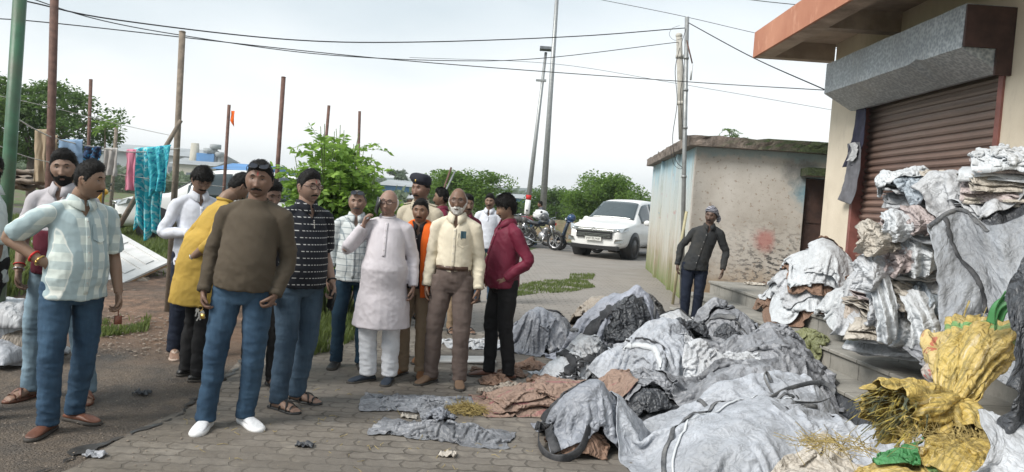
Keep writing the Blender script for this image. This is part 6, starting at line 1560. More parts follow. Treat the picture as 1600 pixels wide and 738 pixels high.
# -------------------- two wheelers: local forward +x
def wheel2(t, cx, r, wd, steer=0, spokes=5, M=None):
    a = np.linspace(0, 2 * math.pi, 33); 
    def T(V): 
        V = np.asarray(V, float); q = V - [cx, 0, 0]; c, s_ = math.cos(steer), math.sin(steer); return np.stack([q[:, 0] * c - q[:, 1] * s_ + cx, q[:, 0] * s_ + q[:, 1] * c, q[:, 2]], 1)
    b = MB(); b.tube([tuple(p) for p in T([(cx + (r - wd) * math.cos(q), 0, r + (r - wd) * math.sin(q)) for q in a])], wd, 10); w_ = b.build('wheel', M_TYRE, t, True)
    b = MB(); b.tube([tuple(p) for p in T([(cx + (r - wd * 2) * math.cos(q), 0, r + (r - wd * 2) * math.sin(q)) for q in a])], .014, 6)
    for q in range(spokes):
        an_ = q * 2 * math.pi / spokes; p0, p1 = T([(cx, 0, r), (cx + (r - wd * 2) * math.cos(an_), 0, r + (r - wd * 2) * math.sin(an_))]); b.bar(tuple(p0), tuple(p1), .03, .02)
    b.tube([tuple(p) for p in T([(cx, -.04, r), (cx, .04, r)])], .05, 12); b.build('rim', M_ALLOY if spokes > 3 else M_GRL, w_); return w_
def motorcycle(loc, rz, label, tankm, group='parked two wheelers'):
    t = empty('motorcycle', loc, rz, label=label, cat='motorcycle', group=group)
    wheel2(t, .65, .30, .045, .25, 6); wheel2(t, -.65, .30, .05, 0, 6)
    b = MB()
    for s_ in (-1, 1): b.tube([(.65 - .02 * s_, s_ * .075, .30), (.42, s_ * .08, .98)], [.018, .022], 8)
    b.build('front_fork', M_CHR, t, True)
    b = MB(); b.tube([(.65 + .34 * math.cos(q), 0, .30 + .34 * math.sin(q)) for q in np.linspace(.5, 2.5, 12)], [(.055, .008)] * 12, 8, side=(0, 1, 0)); b.build('front_mudguard', M_DUST, t, True)
    b = MB(); b.tube([(.47, 0, .74), (.46, 0, .80), (.42, 0, .84)], [.085, .095, .06], 14); b.ell((.50, 0, .80), (.04, .085, .10)); b.build('headlight', M_LAMP, t, True)
    b = MB(); b.ell((.46, 0, .84), (.10, .13, .13)); b.build('headlamp_cowl', M_DUST, t, True)
    b = MB(); b.tube([(.25, -.36, 1.02), (.38, -.22, 1.05), (.41, 0, 1.0), (.38, .22, 1.05), (.25, .36, 1.02)], .012, 6); b.build('handlebar', M_CHR, t, True)
    for s_ in (-1, 1):
        b = MB(); b.tube([(.24, s_ * .38, 1.02), (.29, s_ * .28, 1.04)], .018, 8); b.build('grip', M_BLACK, t, True)
        b = MB(); b.tube([(.33, s_ * .25, 1.04), (.30, s_ * .32, 1.17)], .006, 5); b.ell((.29, s_ * .34, 1.19), (.015, .055, .035)); b.build('mirror', M_BLACK, t, True)
    b = MB(); b.tube([(.36, 0, .82), (.22, 0, .90), (.0, 0, .86), (-.12, 0, .78)], [(.08, .06), (.14, .10), (.13, .09), (.08, .05)], 16, side=(0, 1, 0), m=12); b.build('fuel_tank', tankm, t, True)
    b = MB(); b.tube([(-.05, 0, .80), (-.25, 0, .79), (-.5, 0, .82), (-.78, 0, .86)], [(.09, .04), (.13, .05), (.12, .05), (.07, .03)], 14, side=(0, 1, 0), m=12); b.build('seat', M_BLACK, t, True)
    b = MB(); b.ell((.08, 0, .42), (.17, .13, .15)); b.ell((.18, 0, .58), (.09, .08, .14), Matrix.Rotation(R(25), 3, 'Y'))
    for k in range(6): b.box(.10, .27, -.09, .09, .50 + k * .03, .508 + k * .03, Matrix.Identity(4))
    b.build('engine', M_ALLOY, t)
    b = MB(); b.tube([(.40, 0, .9), (.30, 0, .55), (.28, 0, .3), (-.1, 0, .26), (-.3, 0, .36)], .022, 8); b.tube([(.38, 0, .86), (-.2, 0, .74), (-.75, 0, .78)], .02, 8); b.tube([(-.25, .1, .74), (-.65, .1, .31)], .02, 8); b.tube([(-.25, -.1, .74), (-.65, -.1, .31)], .02, 8); b.tube([(-.1, .1, .3), (-.65, .1, .3)], .018, 6); b.build('frame', M_DUST, t, True)
    b = MB(); b.tube([(.25, -.12, .45), (.22, -.15, .22), (-.1, -.16, .2), (-.3, -.17, .26), (-.85, -.2, .42)], [.02, .02, .022, .042, .045], 10); b.build('exhaust', M_CHR, t, True)
    b = MB(); b.tube([(-.45, -.13, .82), (-.85, -.13, .92), (-.92, 0, .93), (-.85, .13, .92), (-.45, .13, .82)], .012, 6); b.build('grab_rail', M_CHR, t, True)
    b = MB(); b.tube([(-.65 + .36 * math.cos(q), 0, .30 + .36 * math.sin(q)) for q in np.linspace(.9, 3.0, 12)], [(.07, .008)] * 12, 8, side=(0, 1, 0)); b.build('rear_mudguard', M_DUST, t, True)
    b = MB(); b.box(-.92, -.86, -.06, .06, .74, .82); b.build('tail_light', M_RED, t); return t
def scooter(loc, rz, label, bodym, group='parked two wheelers'):
    t = empty('scooter', loc, rz, label=label, cat='scooter', group=group); wheel2(t, .60, .22, .05, .2, 3); wheel2(t, -.60, .22, .05, 0, 3)
    b = MB(); b.tube([(.60, 0, .30), (.52, 0, .45), (.42, 0, .80), (.36, 0, .98)], [(.10, .20), (.22, .08), (.20, .06), (.12, .07)], 16, side=(0, 1, 0), m=14); b.build('front_apron', bodym, t, True)
    b = MB(); b.tube([(.60 + .26 * math.cos(q), 0, .22 + .26 * math.sin(q)) for q in np.linspace(.3, 2.4, 10)], [(.07, .02)] * 10, 8, side=(0, 1, 0)); b.build('front_mudguard', bodym, t, True)
    b = MB(); b.tube([(.38, 0, .24), (.05, 0, .22), (-.2, 0, .26)], [(.16, .04)] * 3, 12, side=(0, 1, 0)); b.build('floorboard', M_DUST, t, True)
    b = MB(); b.tube([(-.12, 0, .36), (-.25, 0, .52), (-.6, 0, .60), (-.92, 0, .66)], [(.12, .16), (.17, .18), (.17, .15), (.06, .06)], 16, side=(0, 1, 0), m=14); b.build('rear_body', bodym, t, True)
    b = MB(); b.tube([(-.1, 0, .72), (-.3, 0, .76), (-.8, 0, .78)], [(.11, .04), (.14, .055), (.10, .04)], 14, side=(0, 1, 0), m=10); b.build('seat', M_BLACK, t, True)
    b = MB(); b.ell((.36, 0, 1.0), (.12, .15, .09)); b.build('headlamp_cowl', bodym, t, True); b = MB(); b.ell((.46, 0, 1.0), (.04, .08, .06)); b.build('headlight', M_LAMP, t, True)
    b = MB(); b.tube([(.26, -.34, 1.03), (.36, 0, 1.02), (.26, .34, 1.03)], .014, 6); b.build('handlebar', M_BLACK, t, True)
    for s_ in (-1, 1): b = MB(); b.tube([(.31, s_ * .2, 1.03), (.28, s_ * .26, 1.17)], .006, 5); b.ell((.27, s_ * .28, 1.19), (.015, .05, .04)); b.build('mirror', M_BLACK, t, True)
    b = MB(); b.tube([(-.3, -.14, .25), (-.75, -.2, .34)], .045, 10); b.build('exhaust', M_CHR, t, True)
    b = MB(); b.tube([(-.6, .1, .22), (-.2, .1, .3)], .05, 8); b.tube([(-.1, 0, .2), (-.16, .12, .01)], .012, 5); b.build('stand', M_DUST, t, True); return t
M_TBLUE = simple('tank_blue_black', (.018, .03, .05), .3, .1, 5, 0); M_TRED = simple('tank_red', (.16, .015, .02), .3, .1, 5, 0); M_TGREY = simple('tank_grey', (.10, .11, .12), .35, .1, 5, 0); M_YELP = simple('yellow_plastic', (.62, .33, .02), .35, .1, 5, 0)
def onroad(x, y): g_ = gpt(x, y); return (g_.x, g_.y, 0)
fw = gpt(866, 392); a_ = R(-48)
motorcycle((fw.x - .65 * math.cos(a_), fw.y - .65 * math.sin(a_), .012), a_, 'nearest dark blue motorcycle, front wheel towards the white car', M_TBLUE)
motorcycle((fw.x - 1.75, fw.y + .35, .012), R(-40), 'grey motorcycle half hidden behind the man in the maroon shirt', M_TGREY)
p = dpt(905, 370, 24.6); scooter((p.x, 24.6, .012), R(172), 'dark scooter between the nearest motorcycle and the white car', M_TBLUE)
p = dpt(842, 350, 26.2); motorcycle((p.x - .3, 26.6, .012), R(172), 'red motorcycle behind the others with a rider sitting on it', M_TRED)
p = dpt(815, 350, 27); motorcycle((p.x - .3, 25.6, .012), R(-35), 'black motorcycle parked farthest left by the lamp post', M_DUST)
p = dpt(185, 300, 19.5); scooter((p.x, 19.5, .012), R(190), 'yellow scooter by the road behind the plaid shirt man', M_YELP)
# helmets on the bikes
p = dpt(893, 341, 24.4); b = MB(); b.ell((p.x, p.y, p.z), (.14, .13, .13)); b.box(p.x - .13, p.x + .06, p.y - .11, p.y + .11, p.z - .14, p.z - .09); tag(b.build('helmet', simple('helmet_blue', (.02, .05, .12), .25, .3, 5, 0), None, True), 'dark blue helmet resting on the scooter handlebar', 'helmet')
p = dpt(851, 340, 23.6); b = MB(); b.ell((p.x, p.y, p.z), (.14, .13, .14)); b.box(p.x - .12, p.x + .10, p.y - .12, p.y + .10, p.z - .15, p.z - .10); tag(b.build('helmet', simple('helmet_grey', (.07, .075, .08), .3, .6, 14, 0), None, True), 'black and grey helmet hung on the nearest motorcycle', 'helmet')
p = dpt(845, 336, 25.5); V, F = sphere(20, 14); V = V * (1 + .25 * fbm(V * 2 + 3, 3)[:, None]) * [.26, .2, .17]; tag(link('plastic_bag', np_mesh('plastic_bag', V + np.array(tuple(p)), F), simple('white_plastic', (.62, .62, .62), .5, .1, 12, .3)), 'white plastic bag hanging among the parked bikes', 'bag')
p = dpt(909, 356, 24.3); V, F = sphere(20, 14); V = V * (1 + .3 * fbm(V * 2 + 8, 3)[:, None]) * [.13, .12, .26]; tag(link('plastic_bag', np_mesh('plastic_bag', V + np.array(tuple(p)), F), simple('white_plastic2', (.5, .5, .47), .5, .2, 12, .3)), 'whitish bag hanging on the front of the dark scooter', 'bag')
# rider
p = dpt(848, 350, 26.2)
person('rider in a grey t-shirt sitting on the red motorcycle', (p.x, 26.6, -.07), R(-98), 1.66, (.20, .11, .07), .95, 0, dict(seed=30), dict(m=fabric('grey_tee', (.10, .105, .12)), sleeve='short'), dict(m=M_JEAND), dict(kind='formal', m=M_BLKL),
    dict(lean=(0, -.10), rkn=(-.17, -.36, .78), lkn=(.17, -.36, .78), ran=(-.2, -.2), lan=(.2, -.2), rel=(-.26, -.16, 1.15), lel=(.26, -.16, 1.15), rwr=(-.28, -.40, 1.12), lwr=(.28, -.40, 1.12), rhd=(0, -1, -.2), lhd=(0, -1, -.2), rpn=(0, 0, -1), lpn=(0, 0, -1), rcurl=.9, lcurl=.9), vox=.012)
# ================================================================== THE HEAP OF SACKS
HX0, HX1, HY0, HY1, HR = -2.2, 5.0, 1.6, 13.0, .03
_nx = int((HX1 - HX0) / HR) + 1; _ny = int((HY1 - HY0) / HR) + 1
GX, GY = np.meshgrid(HX0 + HR * np.arange(_nx), HY0 + HR * np.arange(_ny), indexing='ij')
HF = np.zeros((_nx, _ny)) + .006
_q = (GX - SA.x) * nS.x + (GY - SA.y) * nS.y; _t = (GX - SA.x) * dS.x + (GY - SA.y) * dS.y
for off, z in ((-.36, .19), (0, .37), (.36, .55)): HF = np.where((_q > off - .03) & (_t > (.5 if off < 0 else 0)), z + .004, HF)
def hfz(X, Y):
    i = np.clip((X - HX0) / HR, 0, _nx - 1.001); j = np.clip((Y - HY0) / HR, 0, _ny - 1.001); a = i.astype(int); b = j.astype(int); f = i - a; g = j - b
    return HF[a, b] * (1 - f) * (1 - g) + HF[a + 1, b] * f * (1 - g) + HF[a, b + 1] * (1 - f) * g + HF[a + 1, b + 1] * f * g
def mound(cx, cy, rx, ry, h, yaw=0, p=2.2, seed=0, add=False):
    """a soft lump in the height field (what the sacks lie over)"""
    global HF
    c, s_ = math.cos(R(yaw)), math.sin(R(yaw)); u = ((GX - cx) * c + (GY - cy) * s_) / rx; v = (-(GX - cx) * s_ + (GY - cy) * c) / ry
    m = np.abs(u) ** p + np.abs(v) ** p < 3; n = np.zeros_like(HF); n[m] = fbm(np.stack([GX[m] * 3.3, GY[m] * 3.3, np.full(m.sum(), seed * 2.7)], 1), 3)
    z = h * np.clip(1 - (np.abs(u) ** p + np.abs(v) ** p), 0, 1) ** .6 * (1 + .25 * n)
    HF = np.maximum(HF, z) if not add else HF + z
def raster(P):
    global HF
    i = ((P[:, 0] - HX0) / HR).round().astype(int); j = ((P[:, 1] - HY0) / HR).round().astype(int); ok = (i >= 0) & (i < _nx) & (j >= 0) & (j < _ny)
    np.maximum.at(HF, (i[ok], j[ok]), P[ok, 2] + .004)
def up2(A):
    B = np.zeros((A.shape[0] * 2 - 1,) + A.shape[1:]); B[::2] = A; m = (A[1:] + A[:-1]) / 2
    m[1:-1] = (9 * (A[1:-2] + A[2:-1]) - (A[:-3] + A[3:])) / 16; B[1::2] = m; return B
def upsample(P): return np.swapaxes(up2(np.swapaxes(up2(P), 0, 1)), 0, 1)
def relax(P, rest, pairs_k, iters): pass
def sim(cx, cy, w_, h_, yaw=0, sq=(.8, .8), n=47, steps=70, rough=.05, seed=0, drop=.08, bend=.09, iters=7, z=None, pins=None, tilt=0, fr=3.0):
    nx = max(8, int(n * (w_ / max(w_, h_)))); ny = max(8, int(n * (h_ / max(w_, h_))))
    U, V = np.meshgrid(np.linspace(-.5, .5, nx), np.linspace(-.5, .5, ny), indexing='ij'); du = w_ / (nx - 1); dv = h_ / (ny - 1)
    c, s_ = math.cos(R(yaw)), math.sin(R(yaw)); q = np.stack([U.ravel(), V.ravel(), U.ravel() * 0 + seed * 1.37], 1)
    jx = .07 * fbm(q * fr, 2).reshape(U.shape); jy = .07 * fbm(q * fr + 31, 2).reshape(U.shape)
    x = U * w_ * sq[0] + jx; y = V * h_ * sq[1] + jy; X = cx + x * c - y * s_; Y = cy + x * s_ + y * c
    Z = hfz(X, Y).max() * .35 + hfz(X, Y) * .65 + drop + rough * 1.6 * fbm(q * [5 * w_, 5 * h_, 1] + 11, 3).reshape(U.shape) + tilt * U
    P = np.stack([X, Y, Z], -1); O = P.copy(); dd = math.hypot(du, dv)
    def con(A, B, L_, k):
        a = P[A]; b = P[B]; d = b - a; l = np.sqrt((d * d).sum(-1, keepdims=True)) + 1e-9; c_ = d * (k * .5 * (l - L_) / l); P[A] = a + c_; P[B] = b - c_
    S = slice
    def grp(dx, dy, L_, k):
        nxx, nyy = P.shape[:2]
        ax = [(S(0, None, 2), )]; 
        if dx and not dy:
            for o in range(2 * dx) if dx > 1 else range(2):
                idx = np.array([i for i in range(o if dx == 1 else o, nxx - dx, 2 * dx)]); 
                if len(idx): con((idx,), (idx + dx,), L_, k)
        elif dy and not dx:
            for o in range(2 * dy) if dy > 1 else range(2):
                idx = np.array([i for i in range(o, nyy - dy, 2 * dy)])
                if len(idx): con((S(None), idx), (S(None), idx + dy), L_, k)
        else:
            for o in range(2):
                idx = np.arange(o, nxx - 1, 2)
                if not len(idx): continue
                if dy > 0: A = (idx[:, None], np.arange(0, nyy - 1)[None, :]); B = (idx[:, None] + 1, np.arange(1, nyy)[None, :])
                else: A = (idx[:, None], np.arange(1, nyy)[None, :]); B = (idx[:, None] + 1, np.arange(0, nyy - 1)[None, :])
                con(A, B, L_, k)
    P0 = P.copy()
    for st_ in range(steps):
        v = (P - O) * .93; v = np.clip(v, -.03, .03); O = P.copy(); P = P + v; P[..., 2] -= .0028
        for it in range(iters):
            grp(1, 0, du, 1); grp(0, 1, dv, 1); grp(1, 1, dd, .5); grp(1, -1, dd, .5)
            if it % 2 == 0: grp(2, 0, du * 2, bend); grp(0, 2, dv * 2, bend)
            if it % 3 == 2 or it == iters - 1:
                g = hfz(P[..., 0], P[..., 1]) + .006; below = P[..., 2] < g; P[..., 2] = np.where(below, g, P[..., 2])
                P[..., :2] = np.where(below[..., None], O[..., :2] * .6 + P[..., :2] * .4, P[..., :2])
            P[..., 0] = np.minimum(P[..., 0], WX - .04)
    return P
def wp_mat(name, c, dirt, hem=None, patt=None, rough=.5, dsc=1.6, damt=.8, crk=1.0):
    """woven plastic sack cloth, UV in metres"""
    s = NT(name); UV = s.tc.outputs['UV']; N_ = lambda sc_, d=5, r_=.6, v=None, ds=0: s.noise(sc_, d, r_, v if v is not None else UV, ds)
    s0 = N_(3.2, 6); base = s.ramp(s0, [(.3, tuple(x * .82 for x in c)), (.7, tuple(min(.9, x * 1.12) for x in c))])
    if patt: base = patt(s, base, UV)
    st_ = N_(dsc, 8, .68); base = s.mix(s.ramp(st_, [(.40, 0), (.66, damt)]), base, dirt)
    sm = N_(7, 7, .75, s.n('ShaderNodeMapping', {'Vector': UV, 'Scale': (1, 2.4, 1), 'Rotation': (0, 0, .6)}).outputs[0]); base = s.mix(s.ramp(sm, [(.56, 0), (.72, .6)]), base, tuple(x * .45 for x in dirt))
    f = N_(42, 5, .75); base = s.mix(s.ramp(f, [(.60, 0), (.70, .45)]), base, tuple(x * .5 for x in dirt))
    warp = s.n('ShaderNodeVectorMath', {0: UV, 1: s.n('ShaderNodeVectorMath', {0: s.n('ShaderNodeTexNoise', {'Vector': UV, 'Scale': 5.0, 'Detail': 3.0}).outputs['Color'], 3: .35}, operation='SCALE').outputs[0]}, operation='ADD').outputs[0]
    def rid(sc_, d_): return s.math('SUBTRACT', 1.0, s.math('ABSOLUTE', s.math('MULTIPLY_ADD', s.n('ShaderNodeTexNoise', {'Vector': warp, 'Scale': sc_, 'Detail': d_, 'Roughness': .5}).outputs['Fac'], 4.0, -2.0)))
    r1, r2 = rid(4.5, 2.0), rid(13.0, 2.0)
    base = s.mix(s.ramp(r2, [(.88, 0), (.99, .30)]), base, tuple(x * .5 for x in dirt))
    h = s.math('ADD', s.math('ADD', s.math('MULTIPLY', r1, 1.3 * crk), s.math('MULTIPLY', r2, .7 * crk)), s.math('MULTIPLY', f, .25))
    s.set(Color=base, Rough=rough, Specular=.5).bump(h, .8, .022); return s.m
GB = (.115, .115, .12)
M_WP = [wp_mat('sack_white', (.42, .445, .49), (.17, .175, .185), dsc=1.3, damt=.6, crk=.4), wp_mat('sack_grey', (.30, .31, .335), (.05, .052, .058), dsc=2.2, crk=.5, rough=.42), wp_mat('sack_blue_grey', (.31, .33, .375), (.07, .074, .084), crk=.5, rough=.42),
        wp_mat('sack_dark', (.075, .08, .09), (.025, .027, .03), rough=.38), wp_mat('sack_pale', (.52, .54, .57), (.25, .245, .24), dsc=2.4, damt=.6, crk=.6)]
M_SMOOTH = wp_mat('bulk_bag_cloth', (.34, .36, .42), (.12, .125, .14), dsc=1.8, damt=.75, crk=.45); M_SMOOTHG = wp_mat('grey_bulk_cloth', (.32, .34, .37), (.16, .165, .175), dsc=2.0, damt=.8, crk=.45)
M_BLKBAG = wp_mat('black_tarp', (.030, .031, .033), (.07, .068, .064), rough=.32); M_BEIGE = wp_mat('beige_sack', (.36, .315, .265), (.20, .165, .13)); M_BROWN = wp_mat('brown_paper_sack', (.27, .165, .115), (.13, .085, .06), rough=.8)
def patt_pink(s, base, UV):
    n = s.n('ShaderNodeTexNoise', {'Vector': s.n('ShaderNodeMapping', {'Vector': UV, 'Scale': (2, 11, 1)}).outputs[0], 'Scale': 2.0, 'Detail': 3.0}).outputs['Fac']
    return s.mix(s.ramp(n, [(.60, 0), (.64, .6)]), base, (.38, .09, .13))
M_PINKB = wp_mat('brown_pink_sack', (.30, .205, .16), (.18, .125, .095), patt=patt_pink, rough=.75, damt=.6)
def streak(s, b, UV):
    n = s.n('ShaderNodeTexNoise', {'Vector': s.n('ShaderNodeMapping', {'Vector': UV, 'Scale': (1.5, 16, 1), 'Rotation': (0, 0, .5)}).outputs[0], 'Scale': 2.0, 'Detail': 5.0, 'Roughness': .7}).outputs['Fac']
    b = s.mix(s.ramp(n, [(.50, 0), (.58, .8)]), b, (.20, .165, .06)); return s.mix(s.ramp(n, [(.36, .7), (.43, 0)]), b, (.64, .56, .40))
def patt_yel(s, base, UV):
    v = s.n('ShaderNodeTexVoronoi', {'Vector': UV, 'Scale': 2.6, 'Randomness': .8}); sp = s.n('ShaderNodeSeparateXYZ', {'Vector': v.outputs['Color']})
    b = s.mix(s.math('GREATER_THAN', sp.outputs['X'], .90), base, (.06, .22, .08)); b = s.mix(s.math('GREATER_THAN', sp.outputs['Y'], .78), b, (.45, .40, .37))
    n = s.n('ShaderNodeTexNoise', {'Vector': UV, 'Scale': 14.0, 'Detail': 2.0}).outputs['Fac']
    return s.mix(s.math('MULTIPLY', s.ramp(n, [(.57, 0), (.60, .85)]), s.math('GREATER_THAN', sp.outputs['Z'], .6)), b, (.42, .06, .05))
M_YSACK = wp_mat('yellow_sack', (.58, .45, .19), (.26, .20, .10), patt=patt_yel, damt=.5); M_YPLAIN = wp_mat('yellow_plain_sack', (.60, .44, .12), (.26, .19, .07), damt=.6, patt=streak)
def patt_g(s, base, UV): return s.mix(bands(s, s.n('ShaderNodeSeparateXYZ', {'Vector': UV}).outputs['X'], .62, .035), streak(s, base, UV), (.12, .34, .12))
M_YGREEN = wp_mat('yellow_green_sack', (.58, .43, .13), (.27, .20, .08), patt=patt_g, damt=.7); M_BLUEB = wp_mat('blue_print_sack', (.06, .27, .50), (.3, .32, .33), damt=.35)
M_GREENS = wp_mat('green_sack', (.06, .24, .08), (.06, .12, .06), damt=.4); M_GNET = wp_mat('green_yellow_net', (.24, .25, .12), (.12, .13, .06)); M_YPLAIN2 = None; M_STRAP = simple('black_webbing', (.022, .024, .028), .8, .4, 60, .6, 160, dirt=(.08, .08, .085), dscale=9)
M_GSTRAP = simple('grey_webbing', (.075, .08, .088), .85, .4, 60, .6, 160, dirt=(.2, .2, .2), dscale=9); M_WPWHITE = wp_mat('clean_white_sheet', (.56, .59, .62), (.40, .40, .40), dsc=1.1, damt=.45, crk=.35)
M_CREAMS = wp_mat('cream_fold', (.50, .46, .40), (.28, .25, .22), damt=.5); M_PINKS = wp_mat('pinkish_fold', (.50, .43, .42), (.28, .24, .235), damt=.5); M_BLUES = wp_mat('bluish_fold', (.40, .46, .52), (.2, .22, .25), damt=.5)
M_SHEETS = [M_PINKS, M_BEIGE]
GH = 'empty sacks heaped in front of the steps'
def grid_obj(name, P, m, sx, sy, fine=.006, seed=0, sharp=1, label=None, cat='sack', group=None, th=.004, parent=None, ras=True, ups=2, jag=.012):
    for k in range(ups): P = upsample(P)
    nx, ny = P.shape[:2]; U, V = np.meshgrid(np.linspace(0, sx, nx), np.linspace(0, sy, ny), indexing='ij')
    du = np.gradient(P, axis=0); dv = np.gradient(P, axis=1); N = np.cross(du, dv); N /= np.linalg.norm(N, axis=-1, keepdims=True) + 1e-9
    q = np.stack([U.ravel(), V.ravel(), np.full(U.size, seed * 1.9)], 1)
    f = (ridge(q * [6, 6, 1], 3) - .3) * fine * 1.9 + (ridge(q * [15, 15, 1] + 5, 2) - .3) * fine * .7
    if jag:   # uneven hem
        e = np.minimum.reduce([U, sx - U, V, sy - V]).ravel(); k_ = np.clip(1 - e / .10, 0, 1); w_ = pn(q * [9, 9, 1] + 3) * jag * k_
        P = P + (du / (np.linalg.norm(du, axis=-1, keepdims=True) + 1e-9)) * w_.reshape(U.shape)[..., None]
    P = P + N * f.reshape(U.shape)[..., None]
    me = np_mesh(name, P.reshape(-1, 3), grid_faces(nx, ny)); uv = me.uv_layers.new(name='UVMap'); li = np.empty(len(me.loops), int); me.loops.foreach_get('vertex_index', li)
    uv.data.foreach_set('uv', (np.stack([U.ravel()[li], V.ravel()[li]], 1) + seed * .77).ravel())
    o = link(name, me, m, parent); md = o.modifiers.new('t', 'SOLIDIFY'); md.thickness = th; md.offset = -1
    if ras: raster(P.reshape(-1, 3)); raster(P[1::2, 1::2].reshape(-1, 3))
    if label: tag(o, label, cat, group)
    return o, P
def strap(P, path, wd, m, parent, name='strap', off=.008, dense=60):
    """webbing following (u, v) fractions over the sheet P"""
    nx, ny = P.shape[:2]; c = cr(np.array([(a * (nx - 1), b * (ny - 1), 0) for a, b in path]), dense); pts = []
    for a, b, _ in c:
        a = min(max(a, 0), nx - 1.001); b = min(max(b, 0), ny - 1.001); i, j = int(a), int(b); f, g = a - i, b - j
        p = P[i, j] * (1 - f) * (1 - g) + P[i + 1, j] * f * (1 - g) + P[i, j + 1] * (1 - f) * g + P[i + 1, j + 1] * f * g
        n = np.cross(P[min(i + 1, nx - 1), j] - P[i, j], P[i, min(j + 1, ny - 1)] - P[i, j]); n /= np.linalg.norm(n) + 1e-9; n = n if n[2] > 0 else -n; pts.append((p + n * off, n))
    V = []; 
    for k, (p, n) in enumerate(pts):
        t = pts[min(k + 1, len(pts) - 1)][0] - pts[max(k - 1, 0)][0]; s_ = np.cross(t, n); s_ /= np.linalg.norm(s_) + 1e-9; V += [p - s_ * wd / 2, p + n * .003, p + s_ * wd / 2]
    F = [(3 * k + a, 3 * k + 3 + a, 3 * k + 4 + a, 3 * k + 1 + a) for k in range(len(pts) - 1) for a in (0, 1)]
    o = MB().add(V, F).build(name, m, parent, True); o.modifiers.new('t', 'SOLIDIFY').thickness = .004; return o
def loop(pts, wd, m, name, parent, th=.004, up=(0, 0, 1)):
    c = cr(np.array([tuple(p) for p in pts]), 40); b = MB(); b.add(*tube(c, [(wd / 2, th)] * len(c), 8, side=up)); return b.build(name, m, parent, True)
def bag(label, c, size, yaw, m, mnd=None, sq=(.8, .8), n=46, fine=.006, seed=0, rough=.05, group=GH, name='sack', cat='sack', steps=64, **k):
    """a sack lying slack over its own lump"""
    if mnd: mound(c[0], c[1], mnd[0], mnd[1], mnd[2], yaw, seed=seed, add=mnd[3] if len(mnd) > 3 else True)
    P = sim(c[0], c[1], size[0], size[1], yaw, sq, n, steps, rough, seed, **k); return grid_obj(name, P, m, size[0], size[1], fine, seed, label=label, cat=cat, group=group)
W = lambda x, y, z: tuple(gpt(x, y, z))[:2]
# soft core of the heap
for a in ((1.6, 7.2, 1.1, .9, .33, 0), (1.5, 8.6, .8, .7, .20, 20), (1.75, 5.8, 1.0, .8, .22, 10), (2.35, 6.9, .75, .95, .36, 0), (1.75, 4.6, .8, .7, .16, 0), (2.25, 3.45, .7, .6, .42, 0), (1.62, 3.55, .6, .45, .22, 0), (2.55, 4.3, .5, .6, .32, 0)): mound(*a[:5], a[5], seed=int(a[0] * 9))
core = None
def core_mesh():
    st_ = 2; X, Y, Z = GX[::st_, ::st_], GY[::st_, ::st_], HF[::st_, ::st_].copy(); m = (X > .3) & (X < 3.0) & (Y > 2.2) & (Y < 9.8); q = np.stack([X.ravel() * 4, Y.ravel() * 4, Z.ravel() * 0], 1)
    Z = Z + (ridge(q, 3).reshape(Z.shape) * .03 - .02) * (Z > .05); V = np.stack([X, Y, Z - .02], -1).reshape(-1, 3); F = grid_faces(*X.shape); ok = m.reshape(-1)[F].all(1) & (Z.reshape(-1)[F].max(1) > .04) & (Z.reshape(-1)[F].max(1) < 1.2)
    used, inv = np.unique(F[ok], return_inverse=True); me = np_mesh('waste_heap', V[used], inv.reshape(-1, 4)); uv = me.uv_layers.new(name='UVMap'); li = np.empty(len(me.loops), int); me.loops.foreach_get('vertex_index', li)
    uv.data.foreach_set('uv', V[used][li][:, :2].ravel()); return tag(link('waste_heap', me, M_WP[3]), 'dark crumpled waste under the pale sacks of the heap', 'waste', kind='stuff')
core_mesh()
# ---- far part of the heap
c = W(965, 470, .2); o, P = bag('beige sack spread below the black tarp beside the shed', (1.42, 9.7), (1.5, 1.1), 15, M_BEIGE, (.62, .45, .40), sq=(.8, .85), seed=1)
o, P = bag('crumpled black tarp on top of the beige sack by the shed', (1.78, 9.55), (1.15, .95), -20, M_BLKBAG, (.3, .3, .12), sq=(.62, .66), rough=.09, seed=2, fine=.009, name='tarp', cat='tarp')
o, P = bag('scrap of brown paper at the foot of the mossy shed wall', (2.1, 9.2), (.6, .4), 30, M_BROWN, None, sq=(.7, .7), rough=.08, seed=3, n=22)
# ---- left edge
o, P = bag('crumpled grey bag bundle at the left rear of the heap', (.42, 8.0), (1.25, 1.1), 10, M_WP[1], (.32, .28, .42), sq=(.62, .62), rough=.10, seed=4, fine=.0065, n=55)
strap(P, [(.1, .2), (.3, .5), (.6, .45), (.9, .8)], .03, M_STRAP, o)
o, P = bag('bluish flap of plastic over the left rear bag', (.2, 7.8), (.75, .6), -30, M_WP[2], (.15, .12, .05), sq=(.65, .65), rough=.09, seed=5, fine=.006)
o, P = bag('tall stuffed bulk bag with a broad black belt, the roundest of the heap', (1.06, 7.35), (1.5, 1.4), 18, M_SMOOTH, (.42, .36, .46), sq=(.80, .78), rough=.03, seed=6, fine=.007, n=62, steps=80)
strap(P, [(.0, .30), (.25, .34), (.5, .30), (.62, .33)], .13, M_STRAP, o, 'belt'); strap(P, [(.12, .0), (.16, .5), (.2, 1)], .035, M_GSTRAP, o); strap(P, [(.75, .0), (.72, .5), (.78, 1)], .035, M_GSTRAP, o)
o, P = bag('striped black and white sack crumpled at the foot of the round bulk bag', (.62, 6.75), (.95, .75), 25, M_WP[4], (.28, .2, .22), sq=(.66, .66), rough=.08, seed=7, fine=.008)
strap(P, [(.0, .25), (.4, .3), (.7, .2), (1, .3)], .09, M_STRAP, o, 'belt'); strap(P, [(.3, 0), (.35, .5), (.28, 1)], .08, M_STRAP, o, 'belt')
